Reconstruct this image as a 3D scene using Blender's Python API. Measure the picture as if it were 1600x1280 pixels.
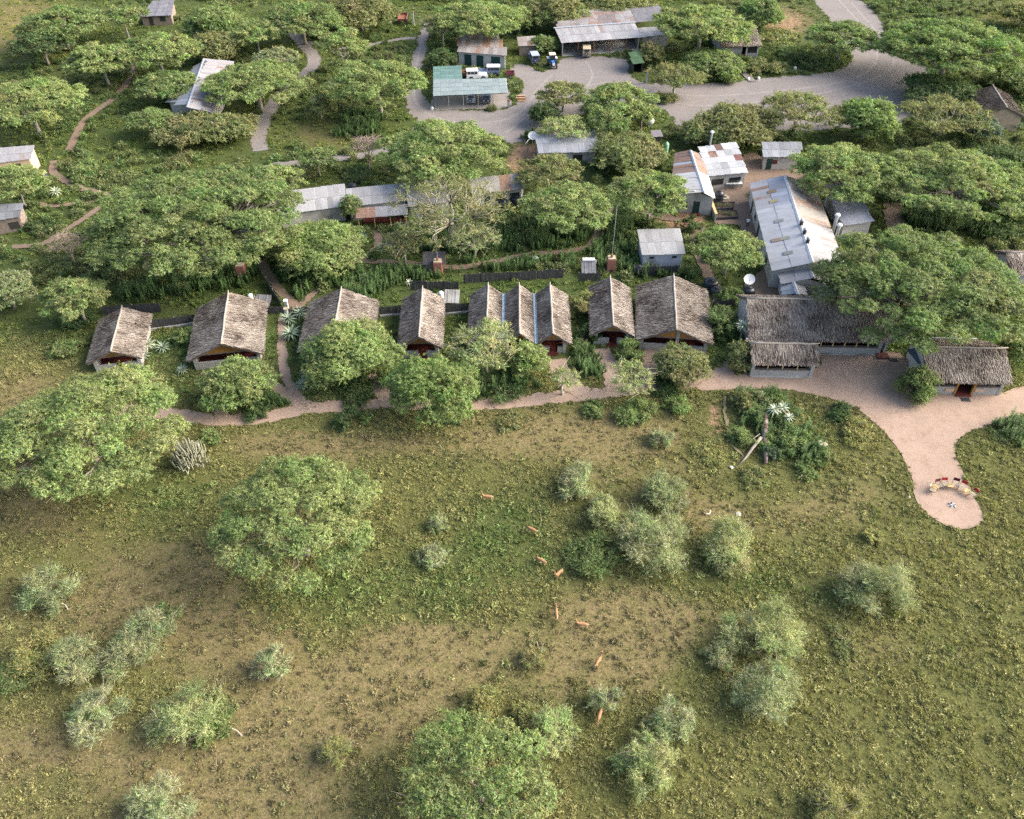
import bpy, bmesh, math, random
import numpy as np
from mathutils import Matrix, Vector

# ------------------------------------------------------------------ scene, camera, light
for o in list(bpy.data.objects):
    bpy.data.objects.remove(o)
scn = bpy.context.scene
COL = scn.collection
CAM_H = 65.5
TILT = math.radians(42.6)
FPX, CX, CY = 1299.0, 800.0, 640.0        # focal length and centre in photograph pixels (1600 x 1280)
cam = bpy.data.cameras.new('camera')
cam.sensor_fit = 'HORIZONTAL'
cam.sensor_width = 36.0
cam.lens = 36.0 * FPX / 1600.0
cam.clip_start = 0.5
cam.clip_end = 2000.0
camo = bpy.data.objects.new('camera', cam)
camo.location = (0, 0, CAM_H)
camo.rotation_euler = (math.pi / 2 - TILT, 0, 0)
COL.objects.link(camo)
scn.camera = camo

SUN_AZ, SUN_EL = math.radians(84), math.radians(30)   # azimuth clockwise from +Y (away from the camera)
w = bpy.data.worlds.new('World')
scn.world = w
w.use_nodes = True
nt = w.node_tree
sky = nt.nodes.new('ShaderNodeTexSky')
sky.sky_type = 'NISHITA'
sky.sun_disc = False
sky.sun_elevation = SUN_EL
sky.sun_rotation = SUN_AZ
sky.air_density = 1.0
sky.dust_density = 4.0
sky.ozone_density = 1.0
nt.links.new(sky.outputs[0], nt.nodes['Background'].inputs[0])
nt.nodes['Background'].inputs[1].default_value = 0.15
sun = bpy.data.lights.new('sun', 'SUN')
sun.energy = 3.2
sun.angle = math.radians(50.0)
sun.color = (1.0, 0.94, 0.85)
suno = bpy.data.objects.new('sun', sun)
sd = Vector((math.sin(SUN_AZ) * math.cos(SUN_EL), math.cos(SUN_AZ) * math.cos(SUN_EL), math.sin(SUN_EL)))
suno.rotation_euler = sd.to_track_quat('Z', 'Y').to_euler()
suno.location = sd * 200
COL.objects.link(suno)
vs = scn.view_settings
vs.view_transform = 'Standard'
vs.look = 'None'
vs.gamma = 1.0
vs.exposure = 1.46
vs.use_curve_mapping = False
scn.cycles.max_bounces = 6
scn.cycles.transparent_max_bounces = 6
scn.cycles.use_denoising = False

# ------------------------------------------------------------------ helpers
rnd = random.Random(7)
RNG = np.random.default_rng(11)
CT, ST = math.cos(TILT), math.sin(TILT)


def G(px, py, z=0.0):
    """World point of height z that the photograph shows at (px, py)."""
    a, b = (px - CX) / FPX, (py - CY) / FPX
    t = (CAM_H - z) / (ST + b * CT)
    return Vector((a * t, (CT - b * ST) * t, z))


def projn(x, y, z=0.0):
    d = y * CT + (CAM_H - z) * ST
    return CX + FPX * x / d, CY + FPX * ((CAM_H - z) * CT - y * ST) / d


def ppm(py, z=0.0):
    """photograph pixels per metre (across) for a point of height z seen at row py"""
    b = (py - CY) / FPX
    t = (CAM_H - z) / (ST + b * CT)
    return FPX / t


def tag(o, label=None, cat=None, group=None, kind=None):
    if label: o['label'] = label
    if cat: o['category'] = cat
    if group: o['group'] = group
    if kind: o['kind'] = kind
    return o


def thing(name, loc, label, cat, group=None, rz=0.0):
    o = bpy.data.objects.new(name, None)
    o.empty_display_size = 0.3
    o.location = loc
    o.rotation_euler = (0, 0, rz)
    COL.objects.link(o)
    return tag(o, label, cat, group)


def npmesh(name, V, Fc, mat=None, smooth=False):
    """V (n,3); Fc (m,k) faces of equal size k"""
    V = np.asarray(V, np.float32)
    Fc = np.asarray(Fc, np.int32)
    me = bpy.data.meshes.new(name)
    m, k = Fc.shape
    me.vertices.add(len(V)); me.vertices.foreach_set('co', V.ravel())
    me.loops.add(m * k); me.loops.foreach_set('vertex_index', Fc.ravel())
    me.polygons.add(m)
    me.polygons.foreach_set('loop_start', np.arange(0, m * k, k, dtype=np.int32))
    me.polygons.foreach_set('loop_total', np.full(m, k, np.int32))
    if smooth:
        me.polygons.foreach_set('use_smooth', np.ones(m, bool))
    me.update(calc_edges=True)
    if mat: me.materials.append(mat)
    return me


def vcol(me, C, name='Col'):
    C = np.asarray(C, np.float32)
    a = me.color_attributes.new(name, 'FLOAT_COLOR', 'POINT')
    a.data.foreach_set('color', np.concatenate([C, np.ones((len(C), 1), np.float32)], 1).ravel())


def link(name, me, parent=None, M=None, **kw):
    o = bpy.data.objects.new(name, me)
    COL.objects.link(o)
    if parent is not None:
        o.parent = parent
    if M is not None:
        o.matrix_local = M
    tag(o, **kw)
    return o


class MB:
    """collects boxes, prisms and tubes into one mesh"""
    def __init__(s):
        s.v, s.f = [], []

    def add(s, vs, fs):
        n = len(s.v)
        s.v += [tuple(v) for v in vs]
        s.f += [tuple(i + n for i in f) for f in fs]
        return s

    def box(s, c, size, rz=0.0, taper=1.0, rx=0.0):
        hx, hy, hz = size[0] / 2, size[1] / 2, size[2] / 2
        ca, sa = math.cos(rz), math.sin(rz)
        cb, sb = math.cos(rx), math.sin(rx)
        P = []
        for dz in (-1, 1):
            k = taper if dz > 0 else 1.0
            for dx, dy in ((-1, -1), (1, -1), (1, 1), (-1, 1)):
                x, y, z = dx * hx * k, dy * hy * k, dz * hz
                y, z = y * cb - z * sb, y * sb + z * cb
                P.append((c[0] + x * ca - y * sa, c[1] + x * sa + y * ca, c[2] + z))
        return s.add(P, [(3, 2, 1, 0), (4, 5, 6, 7), (0, 1, 5, 4), (1, 2, 6, 5), (2, 3, 7, 6), (3, 0, 4, 7)])

    def hexa(s, P):
        """8 points: bottom four then top four"""
        return s.add(P, [(3, 2, 1, 0), (4, 5, 6, 7), (0, 1, 5, 4), (1, 2, 6, 5), (2, 3, 7, 6), (3, 0, 4, 7)])

    def slab(s, quad, t):
        """quad of 4 points thickened downwards along its normal by t"""
        q = [Vector(p) for p in quad]
        n = (q[1] - q[0]).cross(q[3] - q[0]).normalized()
        if n.z < 0: n = -n
        return s.hexa([p - n * t for p in q] + q)

    def prism(s, poly, d):
        """polygon (3D points) extruded by vector d"""
        d = Vector(d); n = len(poly)
        P = [Vector(p) for p in poly] + [Vector(p) + d for p in poly]
        return s.add(P, [tuple(range(n))[::-1], tuple(range(n, 2 * n))] + [(i, (i + 1) % n, (i + 1) % n + n, i + n) for i in range(n)])

    def tube(s, pts, rad, sides=6, cap=True):
        pts = [Vector(p) for p in pts]
        n0 = len(s.v); N = len(pts)
        for i, p in enumerate(pts):
            d = (pts[min(i + 1, N - 1)] - pts[max(i - 1, 0)])
            d = d.normalized() if d.length > 1e-9 else Vector((0, 0, 1))
            a = d.cross(Vector((0.31, 0.95, 0.05))).normalized() if abs(d.z) > 0.5 else d.cross(Vector((0, 0, 1))).normalized()
            b = d.cross(a)
            r = rad[i] if hasattr(rad, '__len__') else rad
            for k in range(sides):
                t = 2 * math.pi * k / sides
                s.v.append(tuple(p + a * (r * math.cos(t)) + b * (r * math.sin(t))))
        for i in range(N - 1):
            for k in range(sides):
                k2 = (k + 1) % sides
                s.f.append((n0 + i * sides + k, n0 + i * sides + k2, n0 + (i + 1) * sides + k2, n0 + (i + 1) * sides + k))
        if cap:
            s.f.append(tuple(n0 + k for k in range(sides))[::-1])
            s.f.append(tuple(n0 + (N - 1) * sides + k for k in range(sides)))
        return s

    def lathe(s, c, prof, sides=12):
        """profile of (r, z) turned about the vertical through c"""
        n0 = len(s.v)
        for r, z in prof:
            for k in range(sides):
                t = 2 * math.pi * k / sides
                s.v.append((c[0] + r * math.cos(t), c[1] + r * math.sin(t), c[2] + z))
        for i in range(len(prof) - 1):
            for k in range(sides):
                k2 = (k + 1) % sides
                s.f.append((n0 + i * sides + k, n0 + i * sides + k2, n0 + (i + 1) * sides + k2, n0 + (i + 1) * sides + k))
        s.f.append(tuple(n0 + k for k in range(sides))[::-1])
        s.f.append(tuple(n0 + (len(prof) - 1) * sides + k for k in range(sides)))
        return s

    def mesh(s, name, mat, off=None, smooth=False):
        me = bpy.data.meshes.new(name)
        v = s.v if off is None else [(a - off[0], b - off[1], c - off[2]) for a, b, c in s.v]
        me.from_pydata(v, [], s.f)
        if smooth:
            for p in me.polygons: p.use_smooth = True
        me.materials.append(mat)
        me.update()
        return me

    def part(s, name, mat, parent, smooth=False, world=True, **kw):
        off = None
        if world and parent is not None:
            q, off = parent, Vector((0, 0, 0))
            while q is not None:
                off = off + q.location; q = q.parent
        return link(name, s.mesh(name, mat, off, smooth), parent, **kw)


# value noise for laying out the ground and the plants
def vnoise(x, y, seed):
    x = np.asarray(x, float); y = np.asarray(y, float)
    xi, yi = np.floor(x).astype(np.int64), np.floor(y).astype(np.int64)
    fx, fy = x - xi, y - yi
    fx, fy = fx * fx * (3 - 2 * fx), fy * fy * (3 - 2 * fy)

    def h(a, b):
        n = (a * 374761393 + b * 668265263 + seed * 1442695041) & 0x7fffffff
        n = ((n ^ (n >> 13)) * 1274126177) & 0x7fffffff
        return ((n ^ (n >> 16)) & 0xffff) / 65535.0
    return (h(xi, yi) * (1 - fx) + h(xi + 1, yi) * fx) * (1 - fy) + (h(xi, yi + 1) * (1 - fx) + h(xi + 1, yi + 1) * fx) * fy


def fbm(x, y, seed, oct=4):
    s, a, t = 0.0, 0.5, 0.0
    for i in range(oct):
        s = s + a * vnoise(x * 2 ** i, y * 2 ** i, seed + i * 17); t += a; a *= 0.55
    return s / t


# ------------------------------------------------------------------ materials
def mat(name):
    m = bpy.data.materials.new(name)
    m.use_nodes = True
    m.node_tree.nodes.clear()
    return m, m.node_tree


class NT:
    def __init__(s, t): s.t = t

    def n(s, ty, **kw):
        nd = s.t.nodes.new(ty)
        for k, v in kw.items():
            if k == 'inp':
                for a, b in v.items():
                    if isinstance(b, bpy.types.NodeSocket): s.t.links.new(b, nd.inputs[a])
                    else: nd.inputs[a].default_value = b
            else: setattr(nd, k, v)
        return nd

    def noise(s, scale, detail=4, rough=0.6, vec=None, dim='3D'):
        d = {'Scale': scale, 'Detail': detail, 'Roughness': rough}
        if vec is not None: d['Vector'] = vec
        return s.n('ShaderNodeTexNoise', inp=d)

    def ramp(s, fac, stops, interp='LINEAR'):
        r = s.n('ShaderNodeValToRGB', inp={0: fac})
        cr = r.color_ramp; cr.interpolation = interp
        while len(cr.elements) < len(stops): cr.elements.new(0.5)
        for e, (p, c) in zip(cr.elements, stops):
            e.position = p; e.color = (*c, 1) if len(c) == 3 else c
        return r.outputs[0]

    def mix(s, fac, a, b, blend='MIX'):
        m = s.n('ShaderNodeMix', data_type='RGBA', blend_type=blend)
        for i, v in ((0, fac), (6, a), (7, b)):
            if isinstance(v, bpy.types.NodeSocket): s.t.links.new(v, m.inputs[i])
            else: m.inputs[i].default_value = v if i == 0 else ((*v, 1) if len(v) == 3 else v)
        return m.outputs[2]

    def math(s, op, a, b=0.0, c=0.0, clamp=False):
        return s.n('ShaderNodeMath', operation=op, use_clamp=clamp, inp={0: a, 1: b, 2: c}).outputs[0]

    def bump(s, h, strength=0.5, dist=0.02):
        return s.n('ShaderNodeBump', inp={'Height': h, 'Strength': strength, 'Distance': dist}).outputs[0]

    def out(s, col, rough=0.8, metal=0.0, normal=None, spec=0.3, **extra):
        d = {'Base Color': col if isinstance(col, bpy.types.NodeSocket) else (*col, 1), 'Roughness': rough, 'Metallic': metal, 'Specular IOR Level': spec}
        if normal is not None: d['Normal'] = normal
        d.update(extra)
        p = s.n('ShaderNodeBsdfPrincipled', inp=d)
        o = s.n('ShaderNodeOutputMaterial', inp={'Surface': p.outputs[0]})
        return p


def leaf_material(name, instancer=False, trans=0.35):
    m, t = mat(name); N = NT(t)
    col = N.n('ShaderNodeVertexColor', layer_name='Col').outputs[0]
    if instancer:
        ti = N.n('ShaderNodeAttribute', attribute_type='INSTANCER', attribute_name='tint').outputs[0]
        col = N.mix(1.0, col, ti, 'MULTIPLY')
    d = N.n('ShaderNodeBsdfPrincipled', inp={'Base Color': col, 'Roughness': 0.6, 'Specular IOR Level': 0.25})
    tr = N.n('ShaderNodeBsdfTranslucent', inp={'Color': N.mix(1.0, col, (1.0, 1.1, 0.6), 'MULTIPLY')})
    mx = N.n('ShaderNodeMixShader', inp={0: trans, 1: d.outputs[0], 2: tr.outputs[0]})
    N.n('ShaderNodeOutputMaterial', inp={'Surface': mx.outputs[0]})
    return m


def noisy(name, a, b, scale=6.0, rough=0.85, bump=0.3, dist=0.02, detail=5, c=None, scale2=None, metal=0.0, spec=0.3):
    m, t = mat(name); N = NT(t)
    co = N.n('ShaderNodeTexCoord').outputs['Object']
    geo = N.n('ShaderNodeNewGeometry').outputs['Position']
    n1 = N.noise(scale, detail, 0.65, geo).outputs[0]
    col = N.ramp(n1, [(0.3, a), (0.7, b)])
    if c is not None:
        n2 = N.noise(scale2 or scale * 0.25, 3, 0.6, geo).outputs[0]
        col = N.mix(N.ramp(n2, [(0.48, (0, 0, 0)), (0.66, (1, 1, 1))]), col, c)
    N.out(col, rough, metal, N.bump(n1, bump, dist), spec)
    return m


def colattr(name, rough=0.9, spec=0.2):
    m, t = mat(name); N = NT(t)
    col = N.n('ShaderNodeVertexColor', layer_name='Col').outputs[0]
    N.out(col, rough, 0, None, spec)
    return m


M_LEAF = leaf_material('leaf', False, 0.42)
M_LEAF_I = leaf_material('leaf_small_plants', True, 0.3)
M_THATCH = colattr('thatch_reed', 0.95, 0.1)
M_THATCH_BED = noisy('thatch_bed', (0.07, 0.055, 0.045), (0.16, 0.13, 0.105), 5, 0.95, 0.6, 0.05)
M_RIDGE = noisy('thatch_ridge', (0.19, 0.165, 0.14), (0.36, 0.32, 0.275), 8, 0.95, 0.6, 0.03)
M_BARK = noisy('bark_grey', (0.13, 0.115, 0.095), (0.30, 0.27, 0.22), 5, 0.9, 0.6, 0.03)
M_BARK_PALE = noisy('bark_pale', (0.24, 0.22, 0.155), (0.40, 0.37, 0.28), 4, 0.85, 0.4, 0.02)
M_BARK_DARK = noisy('bark_dark', (0.06, 0.05, 0.04), (0.15, 0.12, 0.09), 6, 0.9, 0.6, 0.03)
M_DEADWOOD = noisy('dead_wood', (0.13, 0.085, 0.075), (0.32, 0.25, 0.22), 5, 0.9, 0.7, 0.04, c=(0.10, 0.06, 0.05))
M_DEADPALE = noisy('dead_wood_pale', (0.20, 0.17, 0.135), (0.34, 0.30, 0.25), 4, 0.85, 0.4, 0.02)
M_PLASTER = noisy('plaster_wall', (0.36, 0.345, 0.32), (0.50, 0.48, 0.45), 1.3, 0.9, 0.2, 0.01, c=(0.27, 0.25, 0.22))
M_PLASTER_BLUE = noisy('plaster_blue_grey', (0.36, 0.38, 0.42), (0.50, 0.52, 0.56), 1.3, 0.9, 0.2, 0.01, c=(0.25, 0.25, 0.25))
M_CLAY = noisy('clay_wall', (0.42, 0.29, 0.19), (0.55, 0.40, 0.28), 1.5, 0.9, 0.3, 0.01)
M_OCHRE = noisy('ochre_boards', (0.26, 0.12, 0.025), (0.40, 0.20, 0.05), 2.0, 0.6, 0.3, 0.01)
M_DKRED = noisy('oxide_red_floor', (0.075, 0.018, 0.015), (0.13, 0.034, 0.028), 2.0, 0.55, 0.2, 0.01)
M_POLE = noisy('yellow_pole_wood', (0.42, 0.29, 0.13), (0.58, 0.42, 0.22), 3.0, 0.7, 0.3, 0.01)
M_WOOD = noisy('weathered_wood', (0.13, 0.10, 0.08), (0.27, 0.22, 0.18), 3.0, 0.85, 0.5, 0.02)
M_FENCE = noisy('dark_fence_wood', (0.022, 0.022, 0.026), (0.075, 0.072, 0.078), 4.0, 0.85, 0.5, 0.02)
M_DARK = noisy('dark_interior', (0.02, 0.018, 0.016), (0.05, 0.045, 0.04), 2.0, 0.9)
M_GREENDOOR = noisy('green_paint_door', (0.010, 0.035, 0.032), (0.02, 0.06, 0.055), 3.0, 0.55, 0.2, 0.01)
M_GREENROOF = noisy('green_roof_paint', (0.07, 0.16, 0.05), (0.14, 0.25, 0.09), 3.0, 0.7, 0.3, 0.02)
M_CEMENT = noisy('cement', (0.30, 0.29, 0.27), (0.45, 0.44, 0.41), 2.0, 0.9, 0.3, 0.01, c=(0.2, 0.19, 0.17))
M_BLACKPL = noisy('black_plastic', (0.012, 0.013, 0.017), (0.03, 0.032, 0.04), 2.0, 0.4, 0.2, 0.01, spec=0.5)
M_WHITE = noisy('white_paint', (0.70, 0.69, 0.66), (0.82, 0.81, 0.79), 2.5, 0.5, 0.1, 0.01, spec=0.4)
M_WHITEROCK = noisy('white_rock', (0.34, 0.26, 0.22), (0.56, 0.50, 0.45), 2.0, 0.9, 0.8, 0.05)
M_TYRE = noisy('tyre_rubber', (0.018, 0.018, 0.018), (0.05, 0.048, 0.045), 6.0, 0.85)
M_STEEL = noisy('galvanised_steel', (0.30, 0.31, 0.33), (0.46, 0.47, 0.49), 4.0, 0.45, 0.2, 0.01, metal=0.5)
M_RUST = noisy('rusty_iron', (0.12, 0.045, 0.025), (0.30, 0.13, 0.07), 4.0, 0.85, 0.5, 0.02)
M_GUTTER = noisy('blue_grey_gutter', (0.20, 0.28, 0.34), (0.34, 0.43, 0.50), 2.5, 0.5, 0.2, 0.01)
M_GLASS = noisy('dark_glass', (0.012, 0.016, 0.018), (0.03, 0.036, 0.04), 1.5, 0.08, 0.05, 0.005, spec=0.6)
M_COLLECTOR = noisy('solar_collector', (0.10, 0.095, 0.10), (0.19, 0.185, 0.19), 1.0, 0.25, 0.05, 0.005, spec=0.5)
M_CANVAS = noisy('beige_canvas', (0.28, 0.235, 0.165), (0.40, 0.345, 0.255), 4.0, 0.9)
M_REDCLOTH = noisy('red_canvas', (0.26, 0.012, 0.015), (0.38, 0.025, 0.03), 4.0, 0.85)
M_MAROON = noisy('maroon_canvas', (0.055, 0.008, 0.010), (0.10, 0.016, 0.018), 4.0, 0.85)
M_PINE = noisy('pine_table', (0.45, 0.29, 0.10), (0.58, 0.41, 0.18), 3.0, 0.6)
M_ALOE = colattr('aloe_leaf', 0.55, 0.35)
M_ASH = noisy('ash', (0.26, 0.255, 0.27), (0.46, 0.45, 0.47), 6.0, 0.95, 0.6, 0.03)
M_SOILBED = noisy('bed_soil', (0.035, 0.026, 0.018), (0.085, 0.06, 0.04), 5.0, 0.95, 0.8, 0.05)


def paint(name, c, rough=0.4):
    return noisy(name, tuple(x * 0.85 for x in c), c, 1.2, rough, 0.03, 0.005, spec=0.5)


def stone_material():
    m, t = mat('rubble_stone_wall'); N = NT(t)
    geo = N.n('ShaderNodeNewGeometry').outputs['Position']
    v = N.n('ShaderNodeTexVoronoi', feature='DISTANCE_TO_EDGE', inp={'Vector': geo, 'Scale': 3.2})
    vc = N.n('ShaderNodeTexVoronoi', inp={'Vector': geo, 'Scale': 3.2})
    col = N.mix(0.75, N.ramp(vc.outputs['Color'], [(0.1, (0.20, 0.19, 0.175)), (0.9, (0.46, 0.445, 0.42))]),
                N.ramp(N.noise(7, 4, .6, geo).outputs[0], [(0.3, (0.22, 0.21, 0.19)), (0.7, (0.47, 0.455, 0.43))]))
    j = N.ramp(v.outputs[0], [(0.0, (0, 0, 0)), (0.09, (1, 1, 1))])
    col = N.mix(j, (0.34, 0.33, 0.31), col)
    N.out(col, 0.9, 0, N.bump(j, 0.7, 0.03))
    return m


def brick_material():
    m, t = mat('red_brick_small'); N = NT(t)
    co = N.n('ShaderNodeTexCoord').outputs['Object']
    b = N.n('ShaderNodeTexBrick', inp={'Vector': N.n('ShaderNodeMapping', inp={'Vector': co, 'Rotation': (math.pi / 2, 0, 0)}).outputs[0],
            'Color1': (0.30, 0.10, 0.06, 1), 'Color2': (0.20, 0.07, 0.05, 1), 'Mortar': (0.33, 0.26, 0.22, 1), 'Scale': 3.0, 'Mortar Size': 0.015, 'Row Height': 0.25, 'Brick Width': 0.6})
    N.out(b.outputs[0], 0.9, 0, N.bump(b.outputs[1], -0.5, 0.02))
    return m


def sheet_material(name, corr=True):
    """corrugated iron; object colour gives the zinc tint, its alpha the amount of rust"""
    m, t = mat(name); N = NT(t)
    oi = N.n('ShaderNodeObjectInfo')
    tc = N.n('ShaderNodeTexCoord').outputs['Object']
    geo = N.n('ShaderNodeNewGeometry').outputs['Position']
    shift = N.n('ShaderNodeVectorMath', operation='MULTIPLY_ADD', inp={0: oi.outputs['Random'], 1: (9, 7, 3), 2: tc}).outputs[0]
    st = N.n('ShaderNodeMapping', inp={'Vector': shift, 'Scale': (5.0, 1.1, 1.0)}).outputs[0]
    streak = N.noise(1.6, 5, 0.7, st).outputs[0]
    blotch = N.noise(0.9, 4, 0.65, geo).outputs[0]
    base = N.mix(0.55, oi.outputs['Color'], N.ramp(streak, [(0.25, (0.6, 0.6, 0.6)), (0.75, (1.15, 1.15, 1.15))]), 'MULTIPLY')
    base = N.mix(0.35, base, N.ramp(blotch, [(0.3, (0.65, 0.62, 0.6)), (0.7, (1.1, 1.1, 1.1))]), 'MULTIPLY')
    r = N.math('ADD', N.math('MULTIPLY', streak, 0.6), N.math('MULTIPLY', blotch, 0.4))
    lim = N.math('SUBTRACT', 0.92, N.math('MULTIPLY', oi.outputs['Alpha'], 0.66))
    fac = N.math('MULTIPLY', N.math('SUBTRACT', r, lim), 7.0, clamp=True)
    rust = N.ramp(N.noise(3.0, 4, 0.7, geo).outputs[0], [(0.3, (0.13, 0.070, 0.048)), (0.55, (0.235, 0.145, 0.10)), (0.8, (0.34, 0.25, 0.18))])
    col = N.mix(fac, base, rust)
    N.out(col, 0.55, 0.0, N.bump(streak, 0.15, 0.01), 0.4)
    return m


M_STONE = stone_material()
M_BRICK = brick_material()
M_SHEET = sheet_material('corrugated_iron')


def translucent_sheet():
    m, t = mat('green_fibreglass_sheet'); N = NT(t)
    oi = N.n('ShaderNodeObjectInfo')
    geo = N.n('ShaderNodeNewGeometry').outputs['Position']
    n = N.noise(0.8, 4, 0.6, geo).outputs[0]
    col = N.mix(0.5, oi.outputs['Color'], N.ramp(n, [(0.3, (0.75, 0.8, 0.8)), (0.7, (1.08, 1.08, 1.08))]), 'MULTIPLY')
    d = N.n('ShaderNodeBsdfPrincipled', inp={'Base Color': col, 'Roughness': 0.35, 'Specular IOR Level': 0.5})
    tr = N.n('ShaderNodeBsdfTranslucent', inp={'Color': col})
    mx = N.n('ShaderNodeMixShader', inp={0: 0.35, 1: d.outputs[0], 2: tr.outputs[0]})
    N.n('ShaderNodeOutputMaterial', inp={'Surface': mx.outputs[0]})
    return m


M_FIBRE = translucent_sheet()

# ------------------------------------------------------------------ ground
def blobs(px, py, L):
    s = np.zeros_like(px)
    for cx, cy, rx, ry, a in L:
        s = s + a * np.exp(-(((px - cx) / rx) ** 2 + ((py - cy) / ry) ** 2))
    return s


GREEN = [(760, 850, 150, 90, .9), (620, 770, 100, 60, .6), (250, 780, 140, 60, .8), (480, 930, 130, 45, .7), (620, 925, 170, 60, .5), (1310, 900, 190, 60, .6),
         (1420, 1080, 260, 150, .55), (1560, 930, 160, 260, .55), (1280, 1200, 300, 120, .5), (1120, 890, 120, 40, .6), (980, 1230, 170, 60, .6), (1240, 690, 130, 55, .6),
         (1560, 730, 70, 70, .7), (30, 870, 90, 50, .4), (340, 1130, 60, 40, .6), (230, 1080, 90, 60, .4), (30, 1060, 80, 50, .5), (140, 1230, 160, 40, .35), (900, 860, 70, 60, .5),
         (850, 780, 80, 50, .35), (930, 1150, 90, 50, .5), (760, 1130, 100, 40, .4), (640, 1220, 90, 60, .4), (1120, 1100, 60, 150, .5), (520, 1020, 70, 40, .3), (60, 530, 90, 60, .5),
         (300, 610, 120, 40, .9), (900, 590, 120, 40, .9), (550, 600, 200, 50, .9), (1150, 640, 60, 50, .5), (700, 500, 700, 60, 1.0), (260, 740, 100, 60, .5), (1210, 760, 80, 30, .35), (500, 670, 300, 14, .35)]
DRY = [(20 + 0, 1170, 30, 9, .5), (70, 1173, 30, 9, .6), (120, 1180, 30, 9, .6), (170, 1190, 30, 9, .6), (220, 1199, 30, 9, .6), (270, 1204, 30, 9, .6), (330, 1202, 40, 9, .5), (25, 40, 80, 80, .75), (1570, 20, 90, 50, .4), (60, 570, 110, 60, .35), (500, 215, 90, 25, .4), (700, 1080, 200, 60, .25), (330, 870, 150, 40, .35), (60, 800, 110, 60, .5), (250, 935, 220, 40, .5), (430, 1150, 130, 90, .7), (150, 1180, 230, 50, .4), (690, 1010, 120, 40, .6), (860, 680, 150, 35, .6), (1060, 960, 100, 60, .6),
       (1390, 1020, 90, 50, .55), (300, 1250, 180, 50, .5), (560, 1050, 110, 80, .5), (960, 1000, 60, 80, .3), (560, 690, 130, 30, .5), (1180, 810, 140, 40, .3), (420, 690, 90, 25, .35), (1030, 1060, 60, 100, .3),
       (350, 980, 120, 60, .3), (900, 960, 40, 90, .3), (1330, 660, 60, 40, .2)]
REDS = [(1230, 35, 60, 34, .62), (1115, 655, 14, 45, .7), (1145, 640, 9, 60, .6), (1180, 690, 10, 12, .5), (860, 690, 120, 25, .25), (1065, 340, 40, 22, 1.1), (1150, 320, 28, 30, .7), (1010, 130, 60, 25, .3), (825, 240, 30, 22, .8), (590, 400, 30, 10, .2), (810, 260, 40, 20, .4),
        (260, 500, 30, 14, .3), (700, 905, 20, 12, .25), (690, 870, 16, 20, .35)]


def zones(x, y):
    px, py = projn(x, y)
    py = np.clip(py, -200, 1500)
    up = np.clip((600 - py) / 60, 0, 1)
    g = 0.40 + 0.52 * up + blobs(px, py, GREEN) - blobs(px, py, DRY) + 0.5 * (fbm(x * .12, y * .12, 3) - .5) + 0.35 * (fbm(x * .5, y * .5, 9) - .5)
    lush = up * 0.75 + blobs(px, py, [(760, 840, 120, 70, .55), (620, 915, 150, 50, .35), (260, 770, 90, 50, .5), (480, 930, 110, 40, .4), (1300, 930, 130, 40, .35), (600, 440, 260, 40, .8), (300, 610, 100, 30, .4), (560, 600, 160, 40, .5), (1130, 900, 80, 30, .3), (1240, 690, 80, 40, .4)]) \
        - blobs(px, py, [(40, 40, 80, 50, .8), (500, 215, 80, 30, .6), (60, 560, 90, 50, .5), (1550, 30, 80, 40, .5)]) + 0.5 * (fbm(x * .2, y * .2, 21) - .5)
    red = blobs(px, py, REDS) + 0.12 * (fbm(x * .4, y * .4, 5) - .5)
    return np.clip(g, 0, 1), np.clip(lush, 0, 1), np.clip(red, 0, 1)


def axis(lo, hi, step, far):
    a = np.arange(lo, hi + .01, step)
    out = np.array([8, 20, 40, 80, 160, far], float)
    return np.concatenate([(lo - out)[::-1], a, hi + out])


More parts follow.
